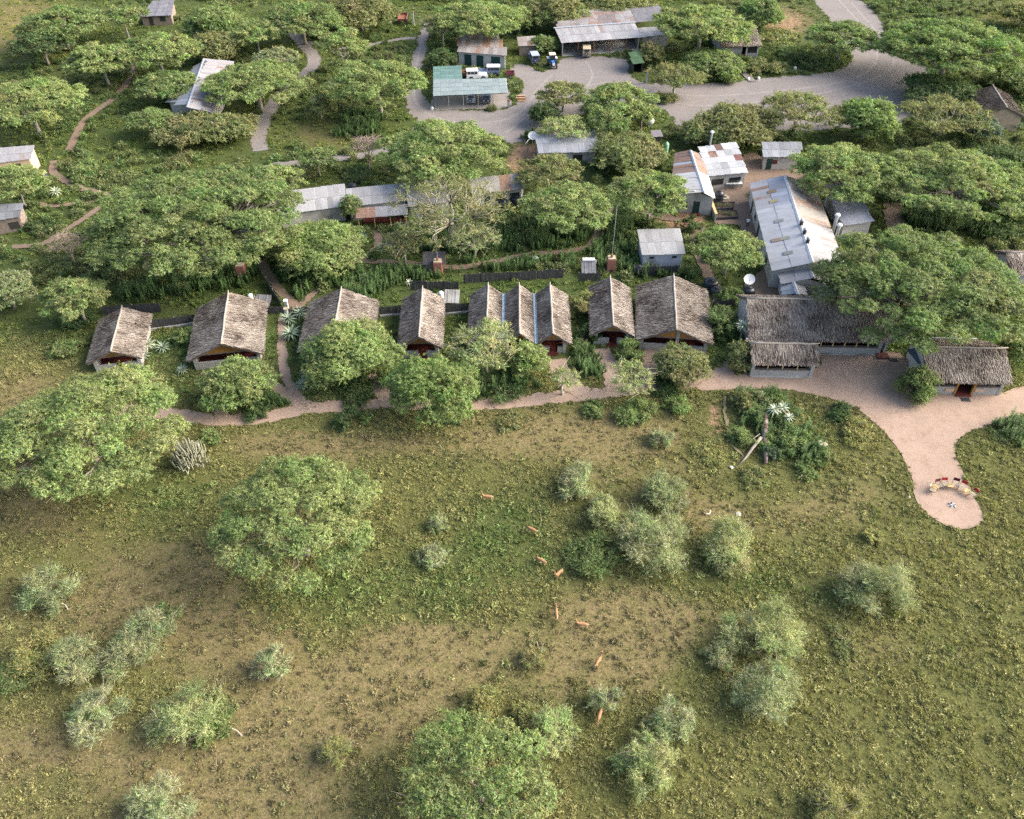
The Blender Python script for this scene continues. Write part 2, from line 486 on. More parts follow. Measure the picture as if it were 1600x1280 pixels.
def ground_material():
    m, t = mat('savanna_ground'); N = NT(t)
    geo = N.n('ShaderNodeNewGeometry').outputs['Position']
    z = N.n('ShaderNodeSeparateColor', inp={0: N.n('ShaderNodeVertexColor', layer_name='Zone').outputs[0]})
    f = N.noise(5.5, 6, 0.72, geo).outputs[0]
    f2 = N.noise(1.3, 5, 0.7, geo).outputs[0]
    f3 = N.noise(14.0, 3, 0.7, geo).outputs[0]
    dry = N.ramp(f, [(0.28, (0.078, 0.060, 0.027)), (0.5, (0.165, 0.130, 0.063)), (0.72, (0.255, 0.210, 0.112))])
    grn = N.ramp(f, [(0.28, (0.036, 0.040, 0.013)), (0.5, (0.088, 0.092, 0.030)), (0.74, (0.165, 0.165, 0.060))])
    lus = N.ramp(f, [(0.28, (0.024, 0.035, 0.011)), (0.5, (0.052, 0.072, 0.022)), (0.74, (0.105, 0.130, 0.043))])
    red = N.ramp(f, [(0.3, (0.20, 0.115, 0.070)), (0.7, (0.36, 0.225, 0.15))])
    j = N.math('ADD', N.math('MULTIPLY', N.math('SUBTRACT', f2, 0.5), 1.1), N.math('MULTIPLY', N.math('SUBTRACT', f3, 0.5), 0.9))

    def k(ch, lo, hi):
        v = N.math('ADD', z.outputs[ch], j)
        return N.n('ShaderNodeMapRange', interpolation_type='SMOOTHSTEP', inp={0: v, 1: lo, 2: hi, 3: 0.0, 4: 1.0}).outputs[0]
    f5 = N.noise(0.75, 5, 0.75, geo).outputs[0]
    dry = N.mix(N.ramp(f5, [(0.42, (0, 0, 0)), (0.62, (1, 1, 1))]), dry, N.ramp(f, [(0.28, (0.066, 0.056, 0.021)), (0.5, (0.130, 0.116, 0.045)), (0.72, (0.205, 0.186, 0.085))]))
    col = N.mix(k(0, 0.12, 0.75), dry, grn)
    col = N.mix(k(1, 0.15, 0.85), col, lus)
    col = N.mix(k(2, 0.3, 0.8), col, red)
    f4 = N.noise(2.6, 4, 0.75, geo).outputs[0]
    col = N.mix(0.75, col, N.ramp(f4, [(0.32, (0.45, 0.46, 0.44)), (0.5, (1.0, 1.0, 1.0)), (0.68, (1.40, 1.38, 1.30))]), 'MULTIPLY')
    h = N.math('ADD', N.math('MULTIPLY', f, 0.7), N.math('MULTIPLY', f3, 0.5))
    N.out(col, 0.95, 0, N.bump(h, 0.9, 0.10), 0.1)
    return m


def build_ground():
    xs, ys = axis(-160, 160, 1.4, 900), axis(8, 250, 1.4, 900)
    X, Y = np.meshgrid(xs, ys)
    nx, ny = len(xs), len(ys)
    V = np.stack([X.ravel(), Y.ravel(), np.zeros(X.size)], 1)
    i = (np.arange(ny - 1)[:, None] * nx + np.arange(nx - 1)[None, :]).ravel()
    Fc = np.stack([i, i + 1, i + 1 + nx, i + nx], 1)
    me = npmesh('ground', V, Fc, ground_material())
    g, l, r = zones(np.clip(V[:, 0], -170, 170), np.clip(V[:, 1], 8, 260))
    vcol(me, np.stack([g, l, r], 1), 'Zone')
    return link('ground', me, kind='structure')


build_ground()

# ------------------------------------------------------------------ paths and roads
KEEP_OUT = []          # world outlines where no small plants grow


def catmull(P, closed=False, step=1.0):
    P = [Vector((p[0], p[1])) for p in P]
    n = len(P); out = []
    for i in range(n if closed else n - 1):
        p0 = P[(i - 1) % n] if closed or i > 0 else P[0] * 2 - P[1]
        p1, p2 = P[i], P[(i + 1) % n]
        p3 = P[(i + 2) % n] if closed or i + 2 < n else P[-1] * 2 - P[-2]
        m = max(2, int((p2 - p1).length / step))
        for k in range(m):
            t = k / m
            out.append(0.5 * ((2 * p1) + (p2 - p0) * t + (2 * p0 - 5 * p1 + 4 * p2 - p3) * t * t + (3 * p1 - p0 - 3 * p2 + p3) * t ** 3))
    if not closed: out.append(P[-1])
    return out


def loose_material(name, a, b, c, d, scale, spots):
    m, t = mat(name); N = NT(t)
    geo = N.n('ShaderNodeNewGeometry').outputs['Position']
    f = N.noise(scale, 6, 0.75, geo).outputs[0]
    g = N.noise(0.22, 4, 0.6, geo).outputs[0]
    h = N.noise(0.9, 5, 0.7, geo).outputs[0]
    col = N.ramp(f, [(0.28, a), (0.5, b), (0.74, c)])
    col = N.mix(N.math('MULTIPLY', N.ramp(h, [(0.50, (0, 0, 0)), (0.72, (1, 1, 1))]), spots), col, d)
    col = N.mix(0.5, col, N.ramp(g, [(0.3, (0.82, 0.81, 0.80)), (0.7, (1.12, 1.12, 1.12))]), 'MULTIPLY')
    N.out(col, 0.95, 0, N.bump(f, 0.6, 0.03), 0.15)
    return m


M_SAND = loose_material('pinkish_sand', (0.215, 0.150, 0.112), (0.305, 0.222, 0.172), (0.385, 0.288, 0.23), (0.195, 0.137, 0.088), 9.0, 0.6)
M_GRAVEL = loose_material('grey_gravel', (0.115, 0.10, 0.094), (0.19, 0.17, 0.16), (0.28, 0.255, 0.24), (0.145, 0.122, 0.105), 5.0, 0.6)
M_WORN = loose_material('worn_earth', (0.12, 0.095, 0.055), (0.20, 0.165, 0.10), (0.28, 0.235, 0.155), (0.10, 0.10, 0.04), 6.0, 0.9)
M_REDSOIL = loose_material('red_brown_soil', (0.12, 0.083, 0.060), (0.185, 0.132, 0.10), (0.255, 0.19, 0.15), (0.085, 0.085, 0.04), 6.0, 0.5)
_layer = [0.010]


def next_z():
    _layer[0] += 0.004
    return _layer[0]


def ribbon(name, pix, width, m, fade=0.15):
    W = [G(*p) for p in pix]
    L = catmull(W, False, 0.3)
    z = next_z(); n = len(L)
    left, right = [], []
    for i, p in enumerate(L):
        d = (L[min(i + 1, n - 1)] - L[max(i - 1, 0)]).normalized()
        q = Vector((-d.y, d.x))
        e1 = width / 2 * (1 + fade * 2 * (float(vnoise(p.x * .9, p.y * .9, 5)) - .5)) + 0.30 * (float(vnoise(p.x * 3, p.y * 3, 8)) - .5)
        e2 = width / 2 * (1 + fade * 2 * (float(vnoise(p.x * .9, p.y * .9, 15)) - .5)) + 0.22 * (float(vnoise(p.x * 3, p.y * 3, 18)) - .5)
        left.append(p + q * e1); right.append(p - q * e2)
    V = [(p.x, p.y, z) for p in left] + [(p.x, p.y, z) for p in right]
    Fc = [(i, n + i, n + i + 1, i + 1) for i in range(n - 1)]
    me = npmesh(name, V, Fc, m)
    KEEP_OUT.append(np.array([(p.x, p.y) for p in left + right[::-1]]))
    return link(name, me, kind='structure')


def patch(name, pix, m, rough_edge=0.25):
    W = [G(*p) for p in pix]
    L = catmull(W, True, 0.35)
    z = next_z()
    P = []
    for i, p in enumerate(L):
        d = (L[(i + 1) % len(L)] - L[i - 1]).normalized()
        q = Vector((-d.y, d.x))
        P.append(p + q * (rough_edge * 2 * (float(vnoise(p.x * 1.2, p.y * 1.2, 31)) - .5) + .25 * (float(vnoise(p.x * 4, p.y * 4, 33)) - .5)))
    bm = bmesh.new()
    f = bm.faces.new([bm.verts.new((p.x, p.y, z)) for p in P])
    bmesh.ops.triangulate(bm, faces=[f])
    bmesh.ops.recalc_face_normals(bm, faces=bm.faces)
    me = bpy.data.meshes.new(name)
    bm.to_mesh(me); bm.free()
    if me.polygons[0].normal.z < 0: me.flip_normals()
    me.materials.append(m)
    KEEP_OUT.append(np.array([(p.x, p.y) for p in P]))
    return link(name, me, kind='structure')


M_TRACK = loose_material('driven_gravel', (0.145, 0.128, 0.12), (0.23, 0.207, 0.195), (0.32, 0.29, 0.275), (0.17, 0.148, 0.13), 5.0, 0.8)
patch('gravel_yard', [(633, 150), (640, 105), (652, 62), (662, 40), (672, 36), (668, 70), (660, 105), (657, 135), (664, 152), (690, 171), (740, 173), (798, 169), (812, 150), (818, 132), (805, 118), (798, 108), (815, 100),
                      (850, 112), (882, 92), (930, 88), (976, 92), (986, 118), (1008, 130), (1060, 130), (1110, 130), (1160, 127), (1230, 119), (1300, 112), (1328, 96), (1322, 70), (1296, 30), (1268, -8), (1328, -8),
                      (1368, 22), (1384, 50), (1396, 84), (1430, 98), (1462, 112), (1472, 138), (1450, 165), (1416, 184), (1380, 200), (1330, 200), (1250, 205), (1150, 200), (1062, 196), (1040, 172), (980, 168), (900, 180), (858, 185), (838, 212),
                      (806, 224), (775, 218), (730, 206), (690, 202), (655, 192), (638, 172)], M_GRAVEL, 0.5)
for q in ([(660, 60), (650, 110), (650, 160), (690, 186), (760, 192), (812, 176), (840, 140), (862, 118)], [(800, 200), (850, 165), (900, 140), (960, 128), (1020, 142), (1100, 150), (1220, 142), (1330, 124), (1370, 90), (1345, 40), (1310, 0)],
          [(790, 208), (842, 172), (905, 148), (980, 142), (1080, 165), (1200, 158), (1310, 140), (1390, 110), (1385, 70), (1330, 5)], [(915, 96), (925, 120), (900, 150), (850, 180)]):
    ribbon('tyre_track', q, .55, M_TRACK, .5); KEEP_OUT.pop()
patch('carport_floor', [(680, 172), (735, 171), (794, 168), (797, 150), (790, 132), (735, 134), (682, 138), (676, 155)], M_TRACK, .2)
ribbon('gravel_track', [(408, 236), (404, 218), (412, 188), (436, 152), (470, 122), (492, 96), (478, 74), (458, 52), (440, 30)], 2.9, M_GRAVEL)
ribbon('gravel_track', [(462, 62), (500, 70), (540, 76), (580, 70), (628, 61), (650, 60)], 1.6, M_GRAVEL)
ribbon('dirt_track', [(400, 272), (420, 262), (460, 256), (510, 250), (560, 244), (600, 236), (632, 222), (650, 205), (668, 192)], 2.5, M_GRAVEL)
ribbon('sandy_path', [(190, 640), (272, 648), (340, 656), (400, 655), (450, 645), (500, 637), (560, 634), (610, 630), (680, 633), (740, 632), (800, 629), (860, 622), (920, 617), (965, 612), (1010, 603), (1070, 601), (1130, 599)], 2.0, M_SAND)
patch('sandy_terrace', [(1096, 610), (1092, 592), (1108, 580), (1128, 572), (1138, 562), (1150, 585), (1172, 582), (1225, 578), (1278, 574), (1283, 553), (1330, 552), (1385, 550), (1405, 552), (1425, 570), (1462, 602), (1510, 612), (1565, 613), (1610, 600), (1660, 606),
                        (1660, 642), (1610, 646), (1560, 660), (1522, 672), (1501, 685), (1493, 700), (1494, 714), (1505, 745), (1520, 774), (1532, 796), (1536, 810), (1528, 821), (1510, 827), (1486, 825), (1462, 813), (1441, 796),
                        (1430, 780), (1425, 756), (1420, 735), (1405, 705), (1386, 680), (1365, 660), (1341, 641), (1310, 627), (1270, 617), (1225, 609), (1160, 609)], M_SAND, 0.12)
ribbon('sandy_path', [(446, 492), (441, 505), (441, 540), (444, 575), (452, 600), (470, 622), (488, 638)], 1.15, M_SAND)
ribbon('sandy_path', [(402, 588), (428, 604), (452, 620), (480, 638)], 1.5, M_SAND)
ribbon('sandy_path', [(322, 580), (334, 604), (344, 630), (346, 654)], 1.5, M_SAND)
ribbon('sandy_path', [(574, 588), (592, 606), (604, 628)], 1.8, M_SAND)
ribbon('sandy_path', [(940, 545), (950, 566), (958, 590), (960, 612)], 2.2, M_SAND)
ribbon('sandy_path', [(870, 562), (876, 580), (890, 600), (915, 616)], 2.4, M_SAND)
patch('sandy_apron', [(1008, 548), (1040, 546), (1088, 566), (1096, 596), (1060, 604), (1010, 604), (1004, 575)], M_SAND, 0.15)
ribbon('soil_path', [(418, 342), (410, 375), (410, 412), (436, 452), (464, 482), (452, 492), (446, 498)], 1.3, M_REDSOIL)
ribbon('soil_path', [(464, 482), (480, 468), (496, 452)], 1.1, M_REDSOIL)
ribbon('soil_path', [(526, 412), (556, 408), (584, 394), (592, 376), (586, 358)], 1.3, M_REDSOIL)
ribbon('soil_path', [(560, 408), (610, 410), (660, 414), (720, 418), (780, 408), (830, 398), (884, 394), (924, 382), (936, 356), (952, 330), (975, 322), (1030, 340), (1070, 345)], 1.2, M_REDSOIL)
ribbon('soil_path', [(1096, 352), (1085, 372), (1092, 395), (1104, 425), (1116, 450), (1122, 470)], 1.5, M_REDSOIL)
patch('soil_yard', [(1112, 300), (1122, 262), (1172, 240), (1198, 250), (1250, 262), (1250, 285), (1180, 290), (1186, 330), (1198, 380), (1212, 430), (1222, 456), (1176, 462), (1166, 440), (1188, 420), (1172, 380), (1150, 352), (1118, 350)], M_REDSOIL, 0.3)
ribbon('soil_path', [(212, 104), (200, 128), (176, 156), (150, 174), (130, 192), (116, 218), (108, 236)], 1.4, M_REDSOIL)
ribbon('soil_path', [(84, 252), (84, 270), (104, 284), (130, 296), (160, 304), (200, 316)], 1.3, M_REDSOIL)
ribbon('soil_path', [(44, 318), (80, 322), (110, 320), (150, 314)], 1.2, M_REDSOIL)
ribbon('soil_path', [(18, 386), (40, 386), (72, 380), (100, 362), (135, 340), (160, 322)], 1.1, M_REDSOIL)
ribbon('soil_path', [(1384, 285), (1394, 310), (1398, 345), (1404, 370)], 3.0, M_REDSOIL)
ribbon('soil_path', [(1146, 92), (1152, 105), (1166, 118), (1176, 128)], 1.5, M_GRAVEL)
ribbon('worn_trail', [(1132, 620), (1134, 655), (1142, 690), (1165, 718)], 0.35, M_WORN, 0.6)


def inside(poly, x, y):
    r = np.zeros(len(x), bool)
    lo, hi = poly.min(0), poly.max(0)
    k = np.where((x >= lo[0]) & (x <= hi[0]) & (y >= lo[1]) & (y <= hi[1]))[0]
    if len(k) == 0: return r
    a, b = x[k], y[k]; s = np.zeros(len(k), bool)
    x0, y0 = poly[-1]
    for x1, y1 in poly:
        if y1 != y0:
            c = ((y1 > b) != (y0 > b)) & (a < (x0 - x1) * (b - y1) / (y0 - y1) + x1)
            s ^= c
        x0, y0 = x1, y1
    r[k] = s
    return r


def free(x, y):
    f = np.ones(len(x), bool)
    for p in KEEP_OUT: f &= ~inside(p, x, y)
    return f


PATHS = list(KEEP_OUT)

# ------------------------------------------------------------------ building pieces
def footprint(pts, grow=0.4):
    c = sum((Vector((p[0], p[1])) for p in pts), Vector((0, 0))) / len(pts)
    KEEP_OUT.append(np.array([tuple(c + (Vector((p[0], p[1])) - c) * (1 + grow / max(.5, (Vector((p[0], p[1])) - c).length))) for p in pts]))


def _sheet_mesh():
    K = 14
    V, Fc = [], []
    for j in range(2):
        for i in range(K + 1):
            V.append((i / K, j, .018 if i % 2 else -.018))
    for i in range(K): Fc.append((i, i + 1, K + 2 + i, K + 1 + i))
    return npmesh('roof_sheet', V, Fc, M_SHEET)


SHEET = _sheet_mesh()
SHEET_F = SHEET.copy(); SHEET_F.materials.clear(); SHEET_F.materials.append(M_FIBRE)
PLAIN = npmesh('roof_light', [(0, 0, 0), (1, 0, 0), (1, 1, 0), (0, 1, 0)], [(0, 1, 2, 3)], M_SHEET)
ZINC, WHITE_, GREY_, RUSTY = (.50, .52, .55), (.74, .74, .74), (.30, .30, .31), (.40, .33, .29)


def sheets(root, P00, P10, P11, P01, pal, sw=.95, sl=2.6, mesh=None):
    """individual overlapping roof sheets; P00-P10 is the lower edge, P01-P11 the upper"""
    P00, P10, P11, P01 = [Vector(p) for p in (P00, P10, P11, P01)]
    nx = max(1, round((P10 - P00).length / sw)); ny = max(1, round((P01 - P00).length / sl))

    def bl(s, t): return P00 * (1 - s) * (1 - t) + P10 * s * (1 - t) + P11 * s * t + P01 * (1 - s) * t
    for j in range(ny):
        for i in range(nx):
            a, b, d = bl(i / nx, j / ny), bl((i + 1) / nx, j / ny), bl(i / nx, (j + 1) / ny)
            u, v = b - a, d - a
            n = u.cross(v).normalized()
            if n.z < 0: n = -n
            a2 = a - u * .015 - v * (.03 + .03 * rnd.random()) + n * (.02 + .022 * j + .014 * (i % 2) + .008 * rnd.random())
            u2, v2 = u * 1.03 + n * rnd.uniform(-.015, .015), v * 1.05 - n * .012
            M = Matrix(((u2.x, v2.x, n.x, a2.x - root.location.x), (u2.y, v2.y, n.y, a2.y - root.location.y), (u2.z, v2.z, n.z, a2.z - root.location.z), (0, 0, 0, 1)))
            o = link('roof_sheet', mesh or SHEET, root, M)
            q = pal(i / max(1, nx - 1), j / max(1, ny - 1))
            o.color = (q[0] * .54, q[1] * .54, q[2] * .55, q[3])


def pal(tint=ZINC, rust=.25, var=.10, rv=.18):
    def f(s, t):
        k = 1 + rnd.gauss(0, var)
        return (tint[0] * k, tint[1] * k, tint[2] * k, min(1, max(0, rust + rnd.gauss(0, rv))))
    return f


def wall(root, a, b, ha, hb, m, t=.22, z0=-.1, name='wall', inward=None, **kw):
    a, b = Vector((a[0], a[1], 0)), Vector((b[0], b[1], 0))
    d = (b - a).normalized(); q = Vector((-d.y, d.x, 0))
    if inward is not None and q.dot(Vector((inward[0], inward[1], 0)) - a) < 0: q = -q
    q = q * t
    mb = MB().hexa([a + Vector((0, 0, z0)), b + Vector((0, 0, z0)), b + q + Vector((0, 0, z0)), a + q + Vector((0, 0, z0)),
                    a + Vector((0, 0, ha)), b + Vector((0, 0, hb)), b + q + Vector((0, 0, hb)), a + q + Vector((0, 0, ha))])
    bm = mb.part(name, m, root, **kw)
    return bm


def on_wall(root, a, b, f, w, z0, z1, m, name, proud=.05, inward=None, frame=None):
    a, b = Vector((a[0], a[1], 0)), Vector((b[0], b[1], 0))
    d = (b - a); L = d.length; d.normalize(); q = Vector((d.y, -d.x, 0))
    if inward is not None and q.dot(Vector((inward[0], inward[1], 0)) - a) > 0: q = -q
    c = a + d * (f * L) + q * (proud / 2 - .02)
    ang = math.atan2(d.y, d.x)
    o = MB().box((c.x, c.y, (z0 + z1) / 2), (w, proud + .04, z1 - z0), ang).part(name, m, root)
    if frame:
        fm = MB()
        for s in (-1, 1):
            p = c + d * (s * (w / 2 + .05)); fm.box((p.x, p.y, (z0 + z1) / 2), (.1, proud + .08, z1 - z0 + .1), ang)
        fm.box((c.x, c.y, z1 + .05), (w + .2, proud + .09, .1), ang)
        fm.part('frame', frame, o)
    return o


def shed(name, label, cor, zf, zb, wm, palf, doors=(), inset=.3, cat='shed', sw=.95, sl=2.6, openf=False, walls=True, mesh=None, left=True, right=True):
    """lean-to building from the four roof corners as photographed: front-left, front-right, back-right, back-left"""
    P = [G(*cor[0], zf), G(*cor[1], zf), G(*cor[2], zb), G(*cor[3], zb)]
    c = sum(P, Vector()) / 4
    root = thing(name, (c.x, c.y, 0), label, cat)
    sheets(root, P[0], P[1], P[2], P[3], palf, sw, sl, mesh)
    if not walls: return root, P
    Q = [p + (c - p).normalized() * inset * 1.4 for p in P]
    Q[0].z = Q[1].z = zf + (zb - zf) * .06; Q[2].z = Q[3].z = zb - (zb - zf) * .06
    e = -.07
    if not openf: wall(root, Q[0], Q[1], Q[0].z + e, Q[1].z + e, wm, inward=c)
    wall(root, Q[3], Q[2], Q[3].z + e, Q[2].z + e, wm, inward=c)
    d1, d2 = (Q[3] - Q[0]).normalized() * .23, (Q[2] - Q[1]).normalized() * .23
    if left: wall(root, Q[0] + d1, Q[3] - d1, Q[0].z + e, Q[3].z + e, wm, inward=c)
    if right: wall(root, Q[1] + d2, Q[2] - d2, Q[1].z + e, Q[2].z + e, wm, inward=c)
    for (f, w, z0, z1, m, nm) in doors:
        on_wall(root, Q[0], Q[1], f, w, z0, z1, m, nm, inward=c)
    footprint(P)
    return root, Q


def gable_tin(root, LB, LF, RB, RF, EB, EF, pl, pr, wm, walls=True, sw=.95, sl=2.6):
    """left eave back/front, ridge back/front, right eave back/front (world points)"""
    sheets(root, LB, LF, RF, RB, pl, sw, sl)
    sheets(root, EF, EB, RB, RF, pr, sw, sl)
    n0 = len(root.children)
    cap = MB()
    for s, (A, B) in ((0, (RB, RF)),):
        A, B = Vector(A), Vector(B)
        w1 = (Vector(LB) - A).normalized() * .28; w2 = (Vector(EB) - A).normalized() * .28
        up = Vector((0, 0, .09))
        cap.add([A + w1 + up, A + up * 1.4, A + w2 + up, B + w1 + up, B + up * 1.4, B + w2 + up], [(0, 1, 4, 3), (1, 2, 5, 4)])
    cap.part('ridge_cap', M_STEEL, root)
    if walls:
        c = (Vector(LB) + Vector(LF) + Vector(EB) + Vector(EF)) / 4
        Q = []
        for p in (LF, EF, EB, LB):
            p = Vector(p); Q.append(p + (c - p).normalized() * .45)
        e = -.1
        h = Q[0].z
        for a, b, r in ((Q[0], Q[1], RF), (Q[3], Q[2], RB)):
            m = (a + b) / 2
            ins = Vector((c.x - m.x, c.y - m.y, 0)).normalized() * .22
            top = Vector((m.x, m.y, Vector(r).z - .16))
            MB().prism([Vector((a.x, a.y, -.1)), Vector((b.x, b.y, -.1)), Vector((b.x, b.y, h + e)), top, Vector((a.x, a.y, h + e))], ins).part('wall', wm, root)
        for a, b in ((Q[0], Q[3]), (Q[1], Q[2])):
            d = (b - a).normalized() * .24
            wall(root, a + d, b - d, h + e, h + e, wm, inward=c)
        footprint([LB, LF, EF, EB])
        return Q


# ------------------------------------------------------------------ thatched buildings
def thatch(name_parent, O, A, B, seed, tone=1.0):
    """loose reed bundles covering a slope: O eave corner, A along the eave, B up the slope"""
    rng = np.random.default_rng(seed)
    O, A, B = np.array(O), np.array(A), np.array(B)
    la, lb = np.linalg.norm(A), np.linalg.norm(B)
    a, b = A / la, B / lb
    n = np.cross(a, b); n = n if n[2] > 0 else -n
    rows = int(lb / .23); per = int(la / .055)
    N = rows * per
    s = np.tile((np.arange(per) + .5) / per * la, rows) + rng.normal(size=N) * .06
    s = np.clip(s, .02, la - .02)
    r = np.repeat(np.arange(rows), per)
    t1 = (r + 1.2) * (lb / rows) + rng.normal(size=N) * .1
    t1 = np.minimum(t1, lb)
    ln = .5 + .5 * rng.random(N)
    t0 = t1 - ln; t0 = np.maximum(t0, -.28 * rng.random(N))
    w = .03 + .055 * rng.random(N)
    sk = rng.normal(size=N) * .10
    l0, l1 = .05 + .08 * rng.random(N) * (1 + .8 * (rng.random(N) < .06)), .015 + .02 * rng.random(N)
    d = [O + np.outer(s - w / 2 + sk, a) + np.outer(t0, b) + np.outer(l0, n), O + np.outer(s + w / 2 + sk, a) + np.outer(t0, b) + np.outer(l0 - .02, n),
         O + np.outer(s + w / 2, a) + np.outer(t1, b) + np.outer(l1, n), O + np.outer(s - w / 2, a) + np.outer(t1, b) + np.outer(l1, n)]
    V = np.stack(d, 1).reshape(-1, 3)
    pals = np.array([(.42, .37, .32), (.27, .23, .198), (.165, .135, .115), (.073, .057, .049), (.30, .25, .20)])
    patch_ = fbm(s * .5 + seed, t1 * .9, seed, 3)
    u = np.clip(rng.random(N) * .8 + (patch_ - .5) * 1.1 + .08, 0, .999)
    idx = np.searchsorted([.20, .48, .68, .82], 1 - u)
    idx = np.array([0, 1, 4, 2, 3])[idx]
    C = pals[idx] * .95 * (1 + .15 * rng.normal(size=(N, 1))) * tone
    me = npmesh('thatch', V, np.arange(4 * N).reshape(-1, 4), M_THATCH)
    vcol(me, np.repeat(np.clip(C, .02, .7), 4, axis=0))
    return me


_ts = [500]


def thatch_roof(root, c, u, v, L, W, ze, zr, tone=1.0, th=.22, sides=(1, -1), WL=None, wob=.0):
    """gabled thatch on ridge direction u; v points to the right of u"""
    c, u, v = Vector((c[0], c[1], 0)), Vector(u), Vector(v)
    Z = Vector((0, 0, 1))
    roof = None
    for s in sides:
        w2 = (WL if (s < 0 and WL) else W) / 2
        e0, e1 = c - u * L / 2 + v * s * w2 + Z * ze, c + u * L / 2 + v * s * w2 + Z * ze
        r0, r1 = c - u * L / 2 + Z * zr, c + u * L / 2 + Z * zr
        mb = MB().slab([e0, e1, r1, r0], th)
        sl = mb.part('roof', M_THATCH_BED, root)
        _ts[0] += 1
        me = thatch(sl, e0 - root.location, e1 - e0, r0 - e0, _ts[0], tone)
        link('thatch', me, sl, kind='stuff')
        # ragged verges at both gable ends
    pts = [c - u * (L / 2 + .05) + Z * (zr + .02)] + [c + u * (L * (k / 8 - .5)) + Z * (zr + .03 + rnd.uniform(-.03, .03)) + v * rnd.uniform(-.04, .04) for k in range(1, 8)] + [c + u * (L / 2 + .25) + Z * (zr + .16)]
    MB().tube(pts, [.12, .13, .115, .13, .12, .135, .12, .125, .07], 7).part('ridge_cap', M_RIDGE, root, smooth=True)


def hut(label, x, y, deg, L, W, ze, zr, front='open', name='thatched_cottage', posts=2, tone=1.0):
    th = math.radians(deg)
    u, v = Vector((math.cos(th), math.sin(th), 0)), Vector((math.sin(th), -math.cos(th), 0))
    c = Vector((x, y, 0))
    root = thing(name, (x, y, 0), label, 'cottage')
    thatch_roof(root, c, u, v, L, W, ze, zr, tone)
    cottage_body(root, c, u, v, L, W, ze, zr, front, posts)
    footprint([c + u * L / 2 + v * W / 2, c + u * L / 2 - v * W / 2, c - u * L / 2 - v * W / 2, c - u * L / 2 + v * W / 2], -.1)
    return root


def cottage_body(root, c, u, v, L, W, ze, zr, front='open', posts=2, side=.45):
    P = lambda a, b, z=0: c + u * a + v * b + Vector((0, 0, z))
    hw = W / 2 - side; f = -L / 2 + .7; bk = L / 2 - .35; inn = f + 2.0
    slope = (zr - ze) / (W / 2)
    zt = ze + slope * side - .3                      # height of the side wall under the roof
    zp = zr - .32
    mid = c
    for s in (-1, 1):
        wall(root, P(inn, s * hw), P(bk - .24, s * hw), zt, zt, M_PLASTER, inward=mid)
    q = u * -.22
    MB().prism([P(bk, -hw, -.1), P(bk, hw, -.1), P(bk, hw, zt), P(bk, 0, zp), P(bk, -hw, zt)], q).part('wall', M_PLASTER, root)
    MB().prism([P(inn, -hw + .24, -.1), P(inn, hw - .24, -.1), P(inn, hw - .24, zt), P(inn, 0, zp - .1), P(inn, -hw + .24, zt)], u * .2).part('inner_wall', M_OCHRE, root)
    # red dado, door and window of the recessed front
    ang = math.atan2(v.y, v.x)
    for b, w_ in ((-hw * .5, hw * .85), (hw * .62, hw * .55)):
        p = P(inn - .04, b); MB().box((p.x, p.y, .62), (w_, .08, .9), ang).part('dado', M_DKRED, root)
    p = P(inn - .05, hw * .13); MB().box((p.x, p.y, 1.05), (.9, .1, 1.9), ang).part('door', M_DKRED, root)
    p = P(inn - .05, -hw * .5); MB().box((p.x, p.y, 1.5), (1.1, .1, .6), ang).part('window', M_GLASS, root)
    # veranda
    MB().hexa([P(f, -hw, -.1), P(f, hw, -.1), P(inn - .02, hw, -.1), P(inn - .02, -hw, -.1), P(f, -hw, .16), P(f, hw, .16), P(inn - .02, hw, .16), P(inn - .02, -hw, .16)]).part('veranda_floor', M_DKRED, root)
    bs = [-hw + .22, hw - .22] + ([0.1 * hw] if posts > 2 else [])
    for b in bs:
        p = P(f + .1, b); zz = zr - .35 - slope * abs(b)
        MB().box((p.x, p.y, zz / 2), (.42, .42, zz), ang).part('pillar', M_STONE, root)
    gap = .55
    for s in (-1, 1):
        lo, hi = (gap + .15, hw - .46) if s > 0 else (-hw + .46, -gap + .25)
        if hi - lo > .3:
            p = P(f + .05, (lo + hi) / 2); MB().box((p.x, p.y, .42), (hi - lo, .26, 1.06), ang).part('low_wall', M_STONE, root)
    for s in (-1, 1):
        p = P((f + inn) / 2 + .12, s * (hw - .15)); MB().box((p.x, p.y, .46), (.24, inn - f - .62, 1.02), ang).part('low_wall', M_STONE, root)
    for k in range(2):
        p = P(f - .22 - .3 * k, .1); MB().box((p.x, p.y, .12 - .09 * k), (1.3, .32, .2), ang).part('step', M_CEMENT if posts > 2 else M_DKRED, root)
    # ochre gable boards under the verge and a tie beam
    zb_ = zt + .35
    hb = (zp - zb_) / slope
    MB().prism([P(f + .02, -hb, zb_), P(f + .02, hb, zb_), P(f + .02, 0, zp)], u * .08).part('gable_board', M_OCHRE, root)
    p = P(f + .06, 0); MB().box((p.x, p.y, zb_ - .08), (2 * hw, .16, .16), ang).part('tie_beam', M_WOOD, root)


hut('leftmost thatched cottage, half hidden by the sprawling acacia', -48.81, 82.26, 101, 9.07, 6.35, 1.90, 3.40)
hut('second thatched cottage from the left with a pale right slope', -35.70, 83.86, 99.8, 10.89, 8.87, 1.90, 4.00)
hut('third thatched cottage from the left, a light tree over its roof', -21.88, 84.86, 93, 10.48, 8.97, 1.90, 4.00)
hut('fourth thatched cottage from the left, narrow with a white chimney behind', -11.50, 85.46, 92, 10.48, 5.34, 1.90, 3.70)
hut('narrow thatched hut with red steps, just left of the large hut', 12.81, 88.16, 87.2, 10.68, 5.34, 1.90, 3.50)
hut('large thatched hut with stone pillars left of the long lodge', 20.78, 87.36, 83.5, 11.89, 9.27, 1.90, 3.90, posts=3, tone=.9)


